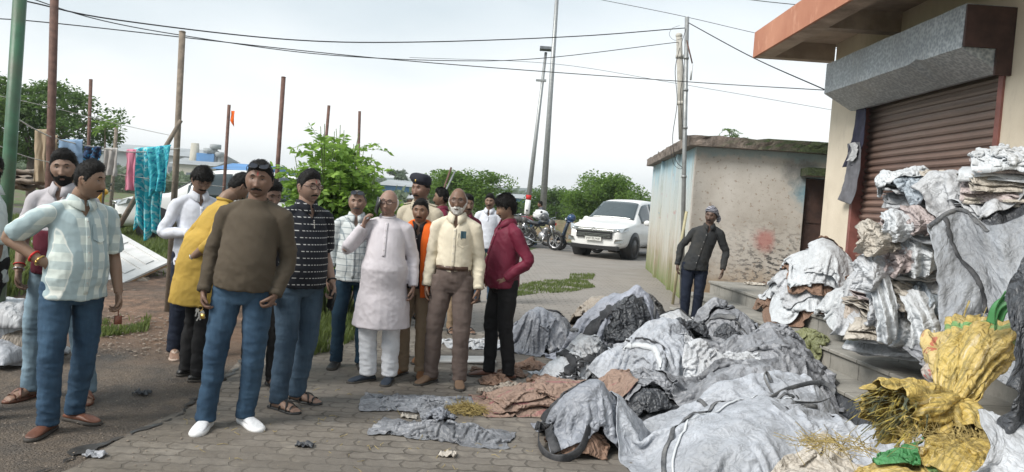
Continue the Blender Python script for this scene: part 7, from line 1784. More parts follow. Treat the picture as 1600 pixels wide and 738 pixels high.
o, P = bag('dark grey folded sack under the round bulk bag', (1.15, 6.55), (.95, .7), -15, M_WP[3], (.35, .25, .12), sq=(.72, .7), rough=.07, seed=8, fine=.006)
o, P = bag('grey sack pushed between the round bag and the middle of the heap', (1.52, 7.9), (1.1, .8), 40, M_WP[1], (.35, .3, .15), sq=(.7, .7), rough=.08, seed=9, fine=.006)
# ---- middle
o, P = bag('pale sack with a rolled white hem in the middle of the heap', (1.35, 6.35), (1.3, 1.25), 25, M_WP[0], (.36, .32, .34), sq=(.70, .72), rough=.08, seed=10, fine=.008, n=57)
strap(P, [(.15, .1), (.3, .4), (.25, .75), (.4, .95)], .05, M_WPWHITE, o, 'hem'); strap(P, [(.2, .1), (.35, .4), (.3, .75), (.45, .95)], .012, M_STRAP, o, 'seam')
o, P = bag('dark shiny crumpled plastic in the centre of the heap', (1.78, 6.7), (1.0, .9), -35, M_WP[3], (.25, .25, .10), sq=(.6, .62), rough=.10, seed=11, fine=.009, n=50)
o, P = bag('broad whitish flap in front of the leaning man', (1.98, 8.25), (1.3, 1.0), 5, M_WP[4], (.42, .34, .30), sq=(.78, .75), rough=.06, seed=12, fine=.006)
strap(P, [(.0, .5), (.4, .6), (.7, .45), (1, .5)], .025, M_STRAP, o)
o, P = bag('grey loop handled sack standing up near the steps', (2.12, 7.35), (.95, .85), 60, M_WP[1], (.24, .28, .30), sq=(.62, .66), rough=.09, seed=13, fine=.0065)
strap(P, [(.2, .0), (.35, .5), (.3, 1)], .06, M_GSTRAP, o)
o, P = bag('lavender grey rag bunched against the lowest step', (2.55, 7.5), (.85, .7), 20, M_WP[2], (.2, .2, .15), sq=(.55, .6), rough=.11, seed=14, fine=.009)
o, P = bag('large grey bag sloping towards the steps', (2.22, 6.35), (1.35, 1.2), -12, M_WP[1], (.42, .36, .22), sq=(.78, .78), rough=.06, seed=15, fine=.008, n=55)
strap(P, [(.8, .0), (.85, .5), (.95, .9)], .03, M_STRAP, o)
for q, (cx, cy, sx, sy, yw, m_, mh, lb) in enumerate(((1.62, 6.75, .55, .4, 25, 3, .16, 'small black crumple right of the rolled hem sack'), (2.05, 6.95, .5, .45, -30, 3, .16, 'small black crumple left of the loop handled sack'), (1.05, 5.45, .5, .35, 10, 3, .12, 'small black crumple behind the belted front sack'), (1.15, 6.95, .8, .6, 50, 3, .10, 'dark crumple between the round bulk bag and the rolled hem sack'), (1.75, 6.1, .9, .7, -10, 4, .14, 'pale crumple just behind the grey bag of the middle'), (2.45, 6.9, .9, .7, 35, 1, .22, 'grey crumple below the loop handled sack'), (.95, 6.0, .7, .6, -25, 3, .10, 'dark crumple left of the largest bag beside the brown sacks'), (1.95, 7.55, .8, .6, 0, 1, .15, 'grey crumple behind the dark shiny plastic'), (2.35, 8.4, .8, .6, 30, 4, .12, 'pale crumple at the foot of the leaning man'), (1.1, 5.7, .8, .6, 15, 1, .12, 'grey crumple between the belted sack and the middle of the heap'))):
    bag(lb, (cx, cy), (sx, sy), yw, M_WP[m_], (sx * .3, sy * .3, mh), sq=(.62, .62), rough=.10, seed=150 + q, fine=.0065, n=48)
# ---- ground pieces in front
GGR = 'sacks lying flat on the paving'
A1 = gpt(655, 634); o, P = bag('flat grey plastic sack on the paving, behind the knotted one', (A1.x, A1.y), (.95, .52), 8, M_WP[1], (.33, .14, .035), sq=(.88, .82), rough=.035, seed=16, fine=.007, n=55, group=GGR)
o, P = bag('grey plastic tail of the flat sack running to the knot', (A1.x + .12, A1.y - .25), (.40, .30), -55, M_WP[1], (.12, .08, .03), sq=(.7, .6), rough=.05, seed=17, fine=.0065, n=26, group=GGR)
B1 = gpt(690, 680); o, P = bag('knotted grey plastic sack nearest the camera on the paving', (B1.x, B1.y), (1.02, .42), -6, M_WP[1], (.36, .12, .05), sq=(.86, .78), rough=.035, seed=18, fine=.008, n=57, group=GGR)
o, P = bag('twisted knot in the middle of the grey plastic sack', (B1.x - .02, B1.y + .06), (.30, .30), 30, M_WP[2], (.08, .06, .06), sq=(.5, .5), rough=.08, seed=19, fine=.009, n=24, group=GGR, name='knot', cat='knot')
D1 = gpt(865, 640)
for q, (dx, dy, sx, sy, yw, h, lb) in enumerate(((0, .05, 1.25, .62, 14, .08, 'bottom reddish brown sack of the flat stack beside the straw'), (.02, .03, 1.1, .55, 9, .035, 'middle reddish brown sack with pink print in the flat stack'), (-.12, .06, .85, .5, 22, .03, 'upper brown sack folded over the pink printed stack'), (.22, .02, .8, .48, 4, .025, 'topmost brown sack at the right of the flat stack'))):
    o, P = bag(lb, (D1.x + dx, D1.y + dy), (sx, sy), yw, M_PINKB, (sx * .45, sy * .42, h), sq=(.96, .93), rough=.02, seed=20 + q, fine=.0035, n=50, group='brown sacks stacked flat')
E1 = gpt(893, 705); o, P = bag('stained brown sack lying in front of the flat stack', (E1.x + .02, E1.y - .02), (.46, .44), 5, M_BROWN, (.2, .18, .14), sq=(.88, .88), rough=.03, seed=25, fine=.005, n=26, group='brown sacks stacked flat')
for q, (x, y, sx, yw, m_) in enumerate(((775, 600, .38, 20, 3), (800, 588, .34, -15, 5), (830, 575, .42, 30, 5), (762, 618, .28, 50, 6), (800, 612, .36, 5, 6), (745, 585, .2, 0, 5), (840, 600, .35, 60, 3))):
    g_ = gpt(x, y); o, P = bag(['crumpled brown paper near the feet of the man in black trousers', 'torn brown paper piece behind the straw', 'large brown paper piece below the grey bags', 'pale torn paper scrap nearest the straw', 'greyish torn paper among the brown pieces', 'tiny brown scrap by the maroon man', 'brown paper tucked against the flat stack'][q], (g_.x, g_.y), (sx, sx * .7), yw, [0, 0, 0, M_BROWN, 0, M_BROWN, M_BEIGE][m_], (sx * .35, sx * .25, .04), sq=(.7, .7), rough=.07, seed=30 + q, fine=.008, n=20, group='torn paper sacks', name='paper_sack', cat='paper')
# white board and clear film behind the men
p = gpt(728, 566); b = MB(); b.box(-.27, .27, -.13, .13, .02, .032, Matrix.Rotation(R(8), 4, 'Z') @ Matrix.Rotation(R(-2), 4, 'Y')); o = b.build('white_board', M_DOORP, None); o.location = (p.x, p.y, 0); tag(o, 'thin white board lying on the paving behind the men', 'board')
p = gpt(742, 540); o, P = bag('thin pale plastic film on the paving behind the men', (p.x, p.y), (.8, .6), 20, M_WP[4], (.2, .15, .02), sq=(.75, .7), rough=.04, seed=40, n=35, group=GGR, name='plastic_film', cat='plastic')
# straw
r = np.random.default_rng(60); s = NT('straw'); s.set(Color=s.ramp(s.noise(60, 2), [(.3, (.22, .165, .06)), (.7, (.46, .36, .14))]), Rough=.8); M_STRAW = s.m
def straw(name, c, rx, ry, h, n, label, L_=.06, rad=.0016, m=None):
    V = []; F = []; k = 0
    for q in range(n):
        a = r.uniform(0, 6.28); t = r.uniform(0, 1) ** .6; x = c[0] + rx * t * math.cos(a); y = c[1] + ry * t * math.sin(a); z = c[2] + h * (1 - t * t) * r.uniform(.1, 1) + .008; d = r.normal(size=3) * [1, 1, .3]; d /= np.linalg.norm(d); e = r.normal(size=3) * .012; l = L_ * r.uniform(.5, 1.4)
        v, f = tube([(x, y, z), tuple(np.array([x, y, z]) + d * l * .5 + e), tuple(np.array([x, y, z]) + d * l)], rad, 3); V.append(v); F += [tuple(i + k for i in g) for g in f]; k += len(v)
    return tag(link(name, np_mesh(name, np.concatenate(V), F, False), m or M_STRAW), label, 'straw', kind='stuff')
p = gpt(727, 646); straw('straw_clump', (p.x, p.y, .01), .14, .10, .05, 700, 'clump of yellow straw between the grey sack and the brown sacks')
straw('loose_straw', (-.9, 4.9, 0), 1.2, 1.0, .004, 130, 'thin loose straws scattered on the ground', .05)
# ---- foreground bags
o, P = bag('handled sack with black belts at the front left of the heap', (.60, 4.95), (.95, .95), 10, M_WP[2], (.32, .30, .30), sq=(.76, .74), rough=.06, seed=41, fine=.007, n=50)
strap(P, [(.02, .75), (.3, .8), (.6, .72), (1, .8)], .055, M_STRAP, o, 'belt'); strap(P, [(.0, .45), (.35, .42), (.7, .5), (1, .42)], .07, M_STRAP, o, 'belt'); strap(P, [(.04, .0), (.03, .5), (.05, .9)], .06, M_STRAP, o, 'belt')
loop([(.26, 4.85, .12), (.26, 4.65, .05), (.36, 4.52, .02), (.50, 4.55, .08), (.58, 4.7, .26)], .06, M_STRAP, 'handle', o)
o, P = bag('grey bag lying right behind the largest white one', (1.9, 5.55), (1.5, 1.2), 12, M_WP[1], (.5, .38, .20), sq=(.80, .78), rough=.055, seed=42, fine=.008, n=55)
o, P = bag('largest white bulk bag spread across the foreground of the heap', (1.66, 4.72), (2.1, 1.6), 14, M_WP[0], (.78, .50, .20), sq=(.86, .85), rough=.03, seed=44, fine=.0045, n=72, steps=95)
strap(P, [(.01, .22), (.14, .46), (.34, .66), (.58, .74), (.86, .80)], .030, M_GSTRAP, o, 'seam'); strap(P, [(.03, .19), (.16, .43), (.36, .62), (.60, .70), (.86, .77)], .014, M_WPWHITE, o, 'piping'); strap(P, [(.58, .74), (.64, .58), (.72, .45)], .028, M_STRAP, o, 'strap'); strap(P, [(.44, .98), (.47, .86), (.58, .74)], .03, M_GSTRAP, o, 'strap'); strap(P, [(.80, .35), (.9, .3), (.98, .24)], .018, M_STRAP, o, 'strap')
BP = P
pp = P[int(.6 * P.shape[0]), int(.76 * P.shape[1])]
loop([pp + [0, 0, .01], pp + [.18, .10, .08], pp + [.42, .16, .13], pp + [.50, .10, .08], pp + [.36, -.0, .03], pp + [.12, .0, .02]], .035, M_GSTRAP, 'handle', o)
loop([pp + [.1, .12, .02], pp + [.06, .22, .12], pp + [.1, .3, .14], pp + [.14, .2, .03]], .025, M_GSTRAP, 'handle', o)
# ---- yellow sacks at the front right
GYL = 'yellow sacks at the front right'
o, P = bag('cream sack edge tucked under the yellow sacks', (1.80, 4.05), (.75, .6), 35, M_CREAMS, (.3, .22, .08), sq=(.8, .8), rough=.05, seed=45, n=37, group=GYL)
o, P = bag('printed yellow sack with green patches at the bottom edge', (1.48, 3.46), (.85, .6), 20, M_YSACK, (.38, .3, .07), sq=(.80, .80), rough=.05, seed=46, fine=.008, n=50, group=GYL)
o, P = bag('yellow sack with a green stripe behind the blue printed one', (2.02, 3.56), (.85, .7), -10, M_YGREEN, (.36, .28, .07), sq=(.74, .76), rough=.07, seed=47, fine=.006, n=50, group=GYL)
o, P = bag('plain yellow sack crumpled at the lower right', (2.28, 3.42), (.8, .7), 25, M_YPLAIN, (.3, .3, .08), sq=(.72, .74), rough=.08, seed=48, fine=.0065, n=45, group=GYL)
o, P = bag('green cloth square on the yellow sacks', (1.86, 3.52), (.30, .22), -15, M_GREENS, (.1, .1, .03), sq=(.96, .96), rough=.015, fine=.003, seed=49, n=20, group=GYL)
p = W(1362, 732, .60); o, P = bag('blue printed sack with white lettering at the bottom edge', (1.56, 3.22), (.56, .36), -8, M_BLUEB, (.26, .16, .09), sq=(.92, .9), rough=.015, seed=50, fine=.003, n=37, group=GYL)
cu = bpy.data.curves.new('t', 'FONT'); cu.body = 'सरकार'; cu.size = .11; cu.extrude = .0; to = bpy.data.objects.new('t', cu); col.objects.link(to); dg = bpy.context.evaluated_depsgraph_get(); dg.update(); me = bpy.data.meshes.new_from_object(to.evaluated_get(dg)); bpy.data.objects.remove(to)
V = get_co(me)
if len(V):
    bm = bmesh.new(); bm.from_mesh(me); bmesh.ops.subdivide_edges(bm, edges=bm.edges[:], cuts=2); bm.to_mesh(me); bm.free(); V = get_co(me)
    x = 1.38 + V[:, 0] - V[:, 1] * .1; y = 3.22 + V[:, 1] * 1.0 - .03; set_co(me, np.stack([x, y, hfz(x, y) + .008], 1)); me.materials.clear(); link('lettering', me, M_WPWHITE, o)
# frayed, tied bundles
def bundle(name, label, A_, B_, r0, r1, m, seed, pleats=11, fringe=160, fm=None, bendz=.0, group=GYL, flat=.75, amp=.35):
    """gathered sack: pleated body from the tie A_ (radius r0) to the open ragged end B_ (radius r1)"""
    A_ = np.array(A_, float); B_ = np.array(B_, float); d = B_ - A_; L_ = np.linalg.norm(d); d /= L_; s_ = np.cross(d, [0, 0, 1.]); s_ /= np.linalg.norm(s_); u = np.cross(s_, d); nt_, na = 40, 120; P = np.zeros((nt_, na + 1, 3))
    for i in range(nt_):
        t = i / (nt_ - 1); rr = r0 + (r1 - r0) * t ** .6 * (1 - .15 * t); c = A_ + d * L_ * t + np.array([0, 0, bendz * math.sin(math.pi * t)])
        for j in range(na + 1):
            a = 2 * math.pi * j / na; k = 1 + amp * (1 - .25 * t) * (abs(math.sin(a * pleats / 2 + 1.6 * math.sin(3 * t + a * 2 + seed))) - .5) + .45 * mnoise.noise(Vector((math.cos(a) * 1.5, math.sin(a) * 1.5, t * 2 + seed))); lag = .12 * r1 * mnoise.noise(Vector((math.cos(a) * 4, math.sin(a) * 4, seed + 9.))) * 3 * t
            P[i, j] = c + s_ * math.cos(a) * rr * k + u * math.sin(a) * rr * k * flat + d * lag
    t_ = empty(name, tuple(A_), 0, label=label, cat='bundle', group=group); 
    o, PP = grid_obj('sack_body', P, m, L_, 2 * math.pi * r1, .013, seed, ups=0, jag=0, ras=True); o.parent = t_; o.matrix_parent_inverse = Matrix.Translation(t_.location).inverted()
    rr_ = np.random.default_rng(seed); V = []; F = []; k = 0
    for q in range(fringe):
        a = rr_.uniform(0, 6.28); q_ = rr_.uniform(.2, 1.0); e = B_ + (s_ * math.cos(a) + u * math.sin(a) * flat) * r1 * q_ - d * rr_.uniform(0, .18) * L_; dd = d + rr_.normal(size=3) * .45; dd[2] -= .2; l = rr_.uniform(.03, .11)
        v, f = tube([e, e + dd * l * .5, e + dd * l + [0, 0, -l * .3]], [(rr_.uniform(.001, .006), .0008)] * 3, 4); V.append(v); F += [tuple(i + k for i in g) for g in f]; k += len(v)
    fo = link('fringe', np_mesh('fringe', np.concatenate(V), F, False), fm or M_STRAW); fo.parent = t_; fo.matrix_parent_inverse = Matrix.Translation(t_.location).inverted(); fo['kind'] = 'stuff'
    b = MB(); b.tube([tuple(A_ + (s_ * math.cos(a) + u * math.sin(a) * flat) * (r0 * 1.12)) for a in np.linspace(0, 6.283, 17)], .010, 6); to_ = b.build('tie', m, None, True); to_.parent = t_; to_.matrix_parent_inverse = Matrix.Translation(t_.location).inverted(); return t_
kn_ = dpt(1485, 628, 3.9)
bundle('tied_bundle', 'yellow gathered sack fanning out left with a frayed dark end', kn_, dpt(1388, 645, 3.75), .06, .19, M_YPLAIN, 3, fringe=170, fm=simple('dark_fringe', (.05, .06, .04), .9, .6, 30, 0, dirt=(.4, .3, .05), dscale=20))
bundle('tied_bundle', 'yellow and green gathered sack rising to the right of the knot', kn_, dpt(1548, 520, 4.2), .06, .19, M_YGREEN, 5, fringe=120, bendz=.03)
bundle('tied_bundle', 'short golden gathered sack hanging below the knot', kn_, dpt(1512, 690, 3.7), .06, .15, M_YPLAIN, 7, fringe=200)
bundle('tied_bundle', 'orange yellow gathered sack behind the knot towards the grey drape', dpt(1478, 600, 4.1), dpt(1500, 545, 4.3), .05, .20, M_YSACK, 9, fringe=60)
straw('frayed_fibres', tuple(dpt(1300, 700, 3.75)), .20, .08, .05, 170, 'frayed yellow fibres at the edge of the white bulk bag', .10, .0016)
straw('frayed_fibres', tuple(dpt(1500, 700, 3.4)), .25, .15, .08, 140, 'loose pale fibres below the tied bundles', .12, .0012)
for q, (x0, y0, x1, y1) in enumerate(((1548, 505, 1588, 462), (1556, 515, 1572, 455), (1560, 500, 1598, 478))):
    a = dpt(x0, y0, 3.95); c = dpt(x1, y1, 3.9); loop([a, a.lerp(c, .4) + Vector((-.02, 0, .03)), c], .05, M_GREENS, 'green_strap', None).name = 'green_strap'
    tag(bpy.data.objects['green_strap'] if q == 0 else bpy.data.objects['green_strap.00%d' % q], ['lowest green strap twisting up from the yellow bundle', 'upright green strap of the yellow bundle', 'rightmost green strap by the picture edge'][q], 'strap', 'green straps')
# ---- big grey bag draped down from the stack
def drape(name, label, top, bot, n=(44, 56), folds=3, amp=.05, m=None, seed=0, fine=.007, sx=1.0, sy=1.2, group=None, jag=.03):
    """top/bot: lists of world points; the cloth spans between the two curves"""
    T = cr(np.array([tuple(p) for p in top]), n[0]); B = cr(np.array([tuple(p) for p in bot]), n[0]); v = np.linspace(0, 1, n[1])[None, :, None]; P = T[:, None] * (1 - v) + B[:, None] * v
    u = np.linspace(0, 1, n[0])[:, None]; vv = v[..., 0]; A_ = amp * (.3 + .7 * vv); off = A_ * np.sin(u * folds * 6.28 + 2.2 * np.sin(vv * 2.6 + seed) + seed)
    q = np.stack([(u + 0 * vv).ravel() * 3 * sx, (vv + 0 * u).ravel() * 2.2 * sy, np.full(n[0] * n[1], seed * 1.)], 1); off = off + amp * 1.3 * fbm(q, 3).reshape(off.shape); P[..., 1] -= off + .10 * np.sin(vv * math.pi) ** .8; P[..., 0] -= off * .5
    return grid_obj(name, P, m, sx, sy, fine, seed, label=label, group=group, ups=1, jag=jag)
o, P = drape('sack', 'large grey bulk bag draped from the top of the tall stack', [dpt(1447, 352, 5.3), dpt(1500, 328, 5.4), dpt(1548, 352, 5.2), dpt(1612, 332, 5.0)], [dpt(1462, 590, 4.75), dpt(1520, 560, 4.7), dpt(1570, 600, 4.6), dpt(1640, 600, 4.5)], m=M_SMOOTHG, seed=3, amp=.05, folds=1.5, sx=1.1, sy=1.3)
strap(P, [(.17, .02), (.2, .3), (.42, .6), (.38, .98)], .035, M_STRAP, o, 'seam'); strap(P, [(.0, .02), (.3, .0), (.6, .06)], .03, M_GSTRAP, o, 'hem')
o, P = drape('sack', 'dark grey sack behind the draped bulk bag at the right', [dpt(1528, 330, 5.6), dpt(1570, 300, 5.6), dpt(1640, 280, 5.4)], [dpt(1540, 440, 5.3), dpt(1590, 450, 5.2), dpt(1650, 470, 5.1)], m=M_WP[3], seed=6, amp=.06, folds=1.5, sx=.8, sy=.6)
o, P = drape('sack', 'ragged dark grey sack hanging at the right picture edge', [dpt(1570, 470, 3.3), dpt(1600, 400, 3.35), dpt(1640, 385, 3.3)], [dpt(1552, 672, 3.1), dpt(1600, 690, 3.05), dpt(1640, 700, 3.0)], m=M_WP[3], seed=8, amp=.04, folds=1.5, sx=.5, sy=.9, jag=.06)
o, P = drape('sack', 'pale sack at the bottom right corner', [dpt(1530, 640, 3.2), dpt(1580, 650, 3.15), dpt(1640, 660, 3.1)], [dpt(1500, 745, 2.9), dpt(1580, 760, 2.8), dpt(1640, 760, 2.8)], m=M_WP[4], seed=10, amp=.05, folds=2, sx=.5, sy=.4)
# ---- stacks of folded sacks
def folded(c, w_, dp, layers, yaw, th, seed, m, label, group, droop=.0, name='folded_sack'):
    path = []; x0, x1 = -dp / 2, dp / 2
    rr = np.random.default_rng(seed)
    for k in range(layers):
        a, b_ = (x0, x1) if k % 2 else (x1, x0); z = k * th; e = rr.uniform(-.04, .03); b_ = b_ + (e if b_ < 0 else -e)
        for t in np.linspace(0, 1, 9): path.append((a + (b_ - a) * t if t < 1 else b_, z))
        if k < layers - 1: s_ = 1 if b_ > 0 else -1; path.append((b_ + s_ * th * .9, z + th * .5))
    path = np.array(path); n = len(path); nw = 26; ww = np.linspace(-w_ / 2, w_ / 2, nw); P = np.zeros((n, nw, 3)); 
    P[..., 1] = path[:, 0][:, None]; P[..., 0] = ww[None, :]; P[..., 2] = path[:, 1][:, None]
    q = np.stack([P[..., 0].ravel() * 4, P[..., 1].ravel() * 4, np.repeat(np.arange(n) * .11, nw) + seed], 1); nzv = fbm(q, 3).reshape(n, nw); n2 = fbm(q * 1.3 + 40, 2).reshape(n, nw)
    P[..., 2] += th * 1.6 * nzv + .030 * fbm(np.stack([P[..., 0].ravel() * 3, P[..., 1].ravel() * 3, np.full(n * nw, seed * 1.)], 1), 2).reshape(n, nw) - droop * (P[..., 1] / dp - .1).clip(-1, 0) ** 2 * 2 * dp; P[..., 1] += .06 * n2 - .02; P[..., 0] += .035 * nzv
    cy_, sy_ = math.cos(R(yaw)), math.sin(R(yaw)); X = P[..., 0] * cy_ - P[..., 1] * sy_ + c[0]; Y = P[..., 0] * sy_ + P[..., 1] * cy_ + c[1]; P = np.stack([X, Y, P[..., 2] + c[2]], -1)
    return grid_obj(name, P, m, layers * dp, w_, .003, seed, label=label, group=group, ups=0, jag=.0, ras=True, th=.003)
# local +y of a folded sack points away from the viewer, so its folds face the camera
r = np.random.default_rng(70); GV = 'folded sacks in the tall stack'; z = .56; base = dpt(1405, 520, 6.3)
adj = ['cream', 'grey white', 'pinkish', 'white', 'bluish']
mats = [M_CREAMS, M_WP[4], M_PINKS, M_WPWHITE, M_BLUES]
k = 0
while z < 1.93:
    f = (z - .56) / 1.4; q = int(r.choice([0, 1, 2, 3, 4], p=[.2, .3, .2, .2, .1])); q = 4 if f > .9 and k % 2 else (2 if .45 < f < .8 and k % 2 else q); th = r.uniform(.013, .021); ly = int(r.integers(3, 6))
    px = 1412 + 36 * f; b_ = dpt(px, 400, 6.3)
    folded((b_.x + r.uniform(-.06, .05), 6.30 + r.uniform(-.09, .07), z), r.uniform(.58, .84) - .12 * f, r.uniform(.42, .60), ly, r.uniform(-34, 26) - 8, th, 100 + k, mats[q], adj[q] + ' folded sack in the tall stack by the shutter, about %s' % ('the foot', 'low down', 'halfway up', 'high up', 'the top')[min(4, int(f * 5))], GV, .25 * r.uniform(.3, 1)); z += ly * th * 1.15 + .006; k += 1
mound(3.28, 6.45, .42, .35, 1.9)
# loose crumpled ones crowning and flanking the stack
for q, (x, y, Y, sx, sy, yw, m_, lb) in enumerate(((1445, 300, 6.2, .75, .6, 10, M_BLUES, 'bluish torn sack crowning the tall stack'), (1400, 320, 6.3, .6, .45, -20, M_WPWHITE, 'white crumpled sack at the left shoulder of the tall stack'), (1495, 315, 6.1, .7, .5, 25, M_CREAMS, 'cream crumpled sack on the right shoulder of the tall stack'))):
    p = dpt(x, y, Y); bag(lb, (p.x, p.y), (sx, sy), yw, m_, None, sq=(.66, .66), rough=.06, seed=80 + q, fine=.009, n=42, group=GV, drop=.03)
for q, (xa, ya, xb, yb, Y, w_, m_, lb) in enumerate(((1362, 410, 1385, 535, 6.0, 34, M_WPWHITE, 'long white sack hanging down the left face of the tall stack'), (1425, 455, 1440, 545, 5.9, 44, M_WPWHITE, 'white sack fold sagging low in front of the stack'), (1440, 540, 1470, 585, 5.7, 60, M_WP[1], 'grey sack tongue poking out at the foot of the stack'))):
    drape('sack', lb, [dpt(xa - w_ / 2, ya + 3, Y), dpt(xa, ya - 3, Y - .04), dpt(xa + w_ / 2, ya + 2, Y)], [dpt(xb - w_ / 2, yb - 4, Y - .22), dpt(xb, yb + 3, Y - .28), dpt(xb + w_ / 2, yb - 6, Y - .2)], n=(36, 40), m=m_, seed=20 + q, amp=.035, folds=2.4, sx=.4, sy=.7, group=GV, fine=.008)
rs = np.random.default_rng(77); spots = [(1368, 372, 'upper left'), (1402, 352, 'upper'), (1440, 345, 'upper right'), (1362, 425, 'middle left'), (1400, 405, 'middle'), (1437, 402, 'middle right'), (1408, 462, 'lower middle'), (1448, 470, 'lower right'), (1378, 480, 'lower left'), (1420, 520, 'bottom')]
for q, (x, y, wh) in enumerate(spots):
    w_, h_ = rs.uniform(26, 36), rs.uniform(22, 34); t_ = rs.uniform(-10, 10); m_ = [M_CREAMS, M_WPWHITE, M_PINKS, M_WP[4], M_PINKS, M_WPWHITE, M_CREAMS, M_BLUES, M_WP[4], M_WPWHITE][q]; Y = 6.02 - .05 * (y - 340) / 100
    drape('sack', 'crumpled sack bulging out of the %s face of the tall stack' % wh, [dpt(x - w_, y - h_ * .5 + t_, Y + .12), dpt(x - w_ * .3, y - h_ + t_ * .3, Y + .05), dpt(x + w_, y - h_ * .6 - t_, Y + .12)], [dpt(x - w_ * 1.05, y + h_ * .8, Y + .02), dpt(x, y + h_ * 1.05, Y - .12), dpt(x + w_ * .95, y + h_ * .6, Y + .02)], n=(46, 46), m=m_, seed=60 + q * 3, amp=.06, folds=1.8 + (q % 3) * .6, sx=.5, sy=.45, group=GV, fine=.016, jag=.04)
# right hand stack
z = 1.52; k = 0
GW2 = 'folded sacks at the right end against the wall'; HB = dpt(1570, 300, 5.7)
mound(3.62, 5.8, .42, .4, 1.5); o, P = bag('crumpled pale sack bulging under the right hand stack', (3.55, 5.75), (1.1, .9), 0, M_WP[4], None, sq=(.8, .8), rough=.08, seed=90, n=42, group=GW2, drop=.02)
while z < 2.14:
    q = int(r.integers(0, 5)); th = r.uniform(.010, .014); ly = int(r.integers(3, 5)); f = (z - 1.52) / .62
    folded((3.56 + .10 * f + r.uniform(-.04, .03), 5.75 + r.uniform(-.05, .05), z), .62 - .12 * f, .42, ly, -20 + r.uniform(-12, 12), th, 160 + k, mats[q], adj[q] + ' folded sack in the right hand stack, ' + ('lower part', 'middle part', 'upper part')[min(2, int(f * 3))], GW2, .3); z += ly * th * 1.15 + .006; k += 1
for q, (x, y, Y, sx, yw) in enumerate(((1560, 262, 5.7, .55, 20), (1590, 245, 5.6, .5, -10))): p = dpt(x, y, Y); bag(['white tangled sack topping the right hand stack', 'rightmost white sack at the very top by the wall'][q], (p.x, p.y), (sx, sx * .8), yw, M_WPWHITE, None, sq=(.6, .62), rough=.07, seed=95 + q, fine=.009, n=35, group=GW2, drop=.02)
# ---- white sheets heaped on the platform, brown paper between them
GU = 'white sheets heaped at the left of the platform'
HF_ = HF.copy(); u0 = 3.42
z = .0
for q, (cx, cy, sx, sy, yw, h, m_, lb) in enumerate(((3.40, 8.9, 1.5, 1.1, 80, .16, M_BROWN, 'brown paper layer at the bottom of the white sheets'), (3.42, 8.85, 1.5, 1.05, 76, .14, M_WPWHITE, 'lowest white sheet on the platform'), (3.44, 8.9, 1.35, .95, 84, .10, M_WP[4], 'greyish sheet in the middle of the platform pile'), (3.50, 8.7, 1.2, .9, 72, .12, M_BROWN, 'upper brown paper layer between the white sheets'), (3.52, 8.75, 1.25, .95, 78, .10, M_WPWHITE, 'white sheet with a long fold near the top of the pile'), (3.66, 8.55, .95, .85, 70, .16, M_WPWHITE, 'topmost white sheet rising against the pier'))):
    bag(lb, (cx, cy), (sx, sy), yw, m_, (sx * .42, sy * .40, h), sq=(.92, .90), rough=.022, seed=110 + q, fine=.004, n=50, group=GU, name='sheet', cat='sheet')
for q, (x, y, sx, yw, z_) in enumerate(((1262, 436, .5, 70, .8), (1290, 448, .42, 20, .8), (1328, 428, .6, 85, 1.0), (1236, 452, .4, 50, .65))):
    p = gpt(x, y, z_); bag(['torn brown strip on the left of the white sheets', 'brown flap hanging over the front of the white sheets', 'long brown paper strip across the upper white sheets', 'brown scrap at the lower left of the white sheets'][q], (p.x, p.y), (sx, .20), yw, M_BROWN, None, sq=(.86, .7), rough=.05, seed=120 + q, fine=.008, n=26, group='brown paper strips on the white sheets', name='paper_strip', cat='paper', drop=.03)
for q in range(7):
    p = gpt(1180 + q * 7, 438 - (q % 3) * 8, .62 + .04 * (q % 3)); bag(['lowest', 'second', 'third', 'fourth', 'fifth', 'sixth', 'uppermost'][q] + ' torn cardboard scrap at the left end of the platform', (p.x, p.y + .05 * (q % 2)), (.34, .26), 30 * q, M_BROWN if q % 2 else M_CREAMS, None, sq=(.8, .75), rough=.05, seed=130 + q, fine=.006, n=16, group='torn cardboard scraps', name='scrap', cat='cardboard', steps=40)
for q, (cx, cy, sx, sy, yw, mh, m_, lb) in enumerate(((3.50, 7.75, 1.1, .9, 85, .34, M_WPWHITE, 'white sheet bridging the platform pile and the tall stack'), (3.46, 7.25, .9, .8, 70, .42, M_WP[4], 'crumpled pale sack leaning on the left foot of the tall stack'), (3.58, 7.0, .8, .7, 60, .30, M_PINKS, 'pinkish crumpled sack on the left flank of the tall stack'))):
    bag(lb, (cx, cy), (sx, sy), yw, m_, (sx * .38, sy * .38, mh), sq=(.76, .76), rough=.07, seed=170 + q, fine=.006, n=46, group=GU if q == 0 else GV, name='sheet' if q == 0 else 'sack', cat='sheet' if q == 0 else 'sack')
# things on the lower steps
o, P = bag('olive green net bag slumped on the steps', (3.02, 7.55), (.95, .42), 80, M_GNET, (.3, .13, .06), sq=(.62, .62), rough=.10, seed=140, fine=.014, n=50, group=None, name='net_bag', cat='bag')
for q, (x, y, m_, lb) in enumerate(((1332, 482, M_YSACK, 'orange and yellow sack corner poking out below the white folds'), (1318, 500, M_WP[4], 'pale frayed rag hanging at the end of the stack'), (1345, 510, M_GNET, 'olive green sack corner under the white folds'), (1385, 500, M_BEIGE, 'beige dusty rag under the white folds'))):
    drape('rag', lb, [dpt(x - 18, y - 18, 6.7 - q * .1), dpt(x + 18, y - 22, 6.6 - q * .1)], [dpt(x - 22, y + 22, 6.5 - q * .1), dpt(x + 20, y + 26, 6.4 - q * .1)], n=(24, 24), m=m_, seed=40 + q, amp=.03, folds=1.6, sx=.25, sy=.25, group='rags under the white folds')
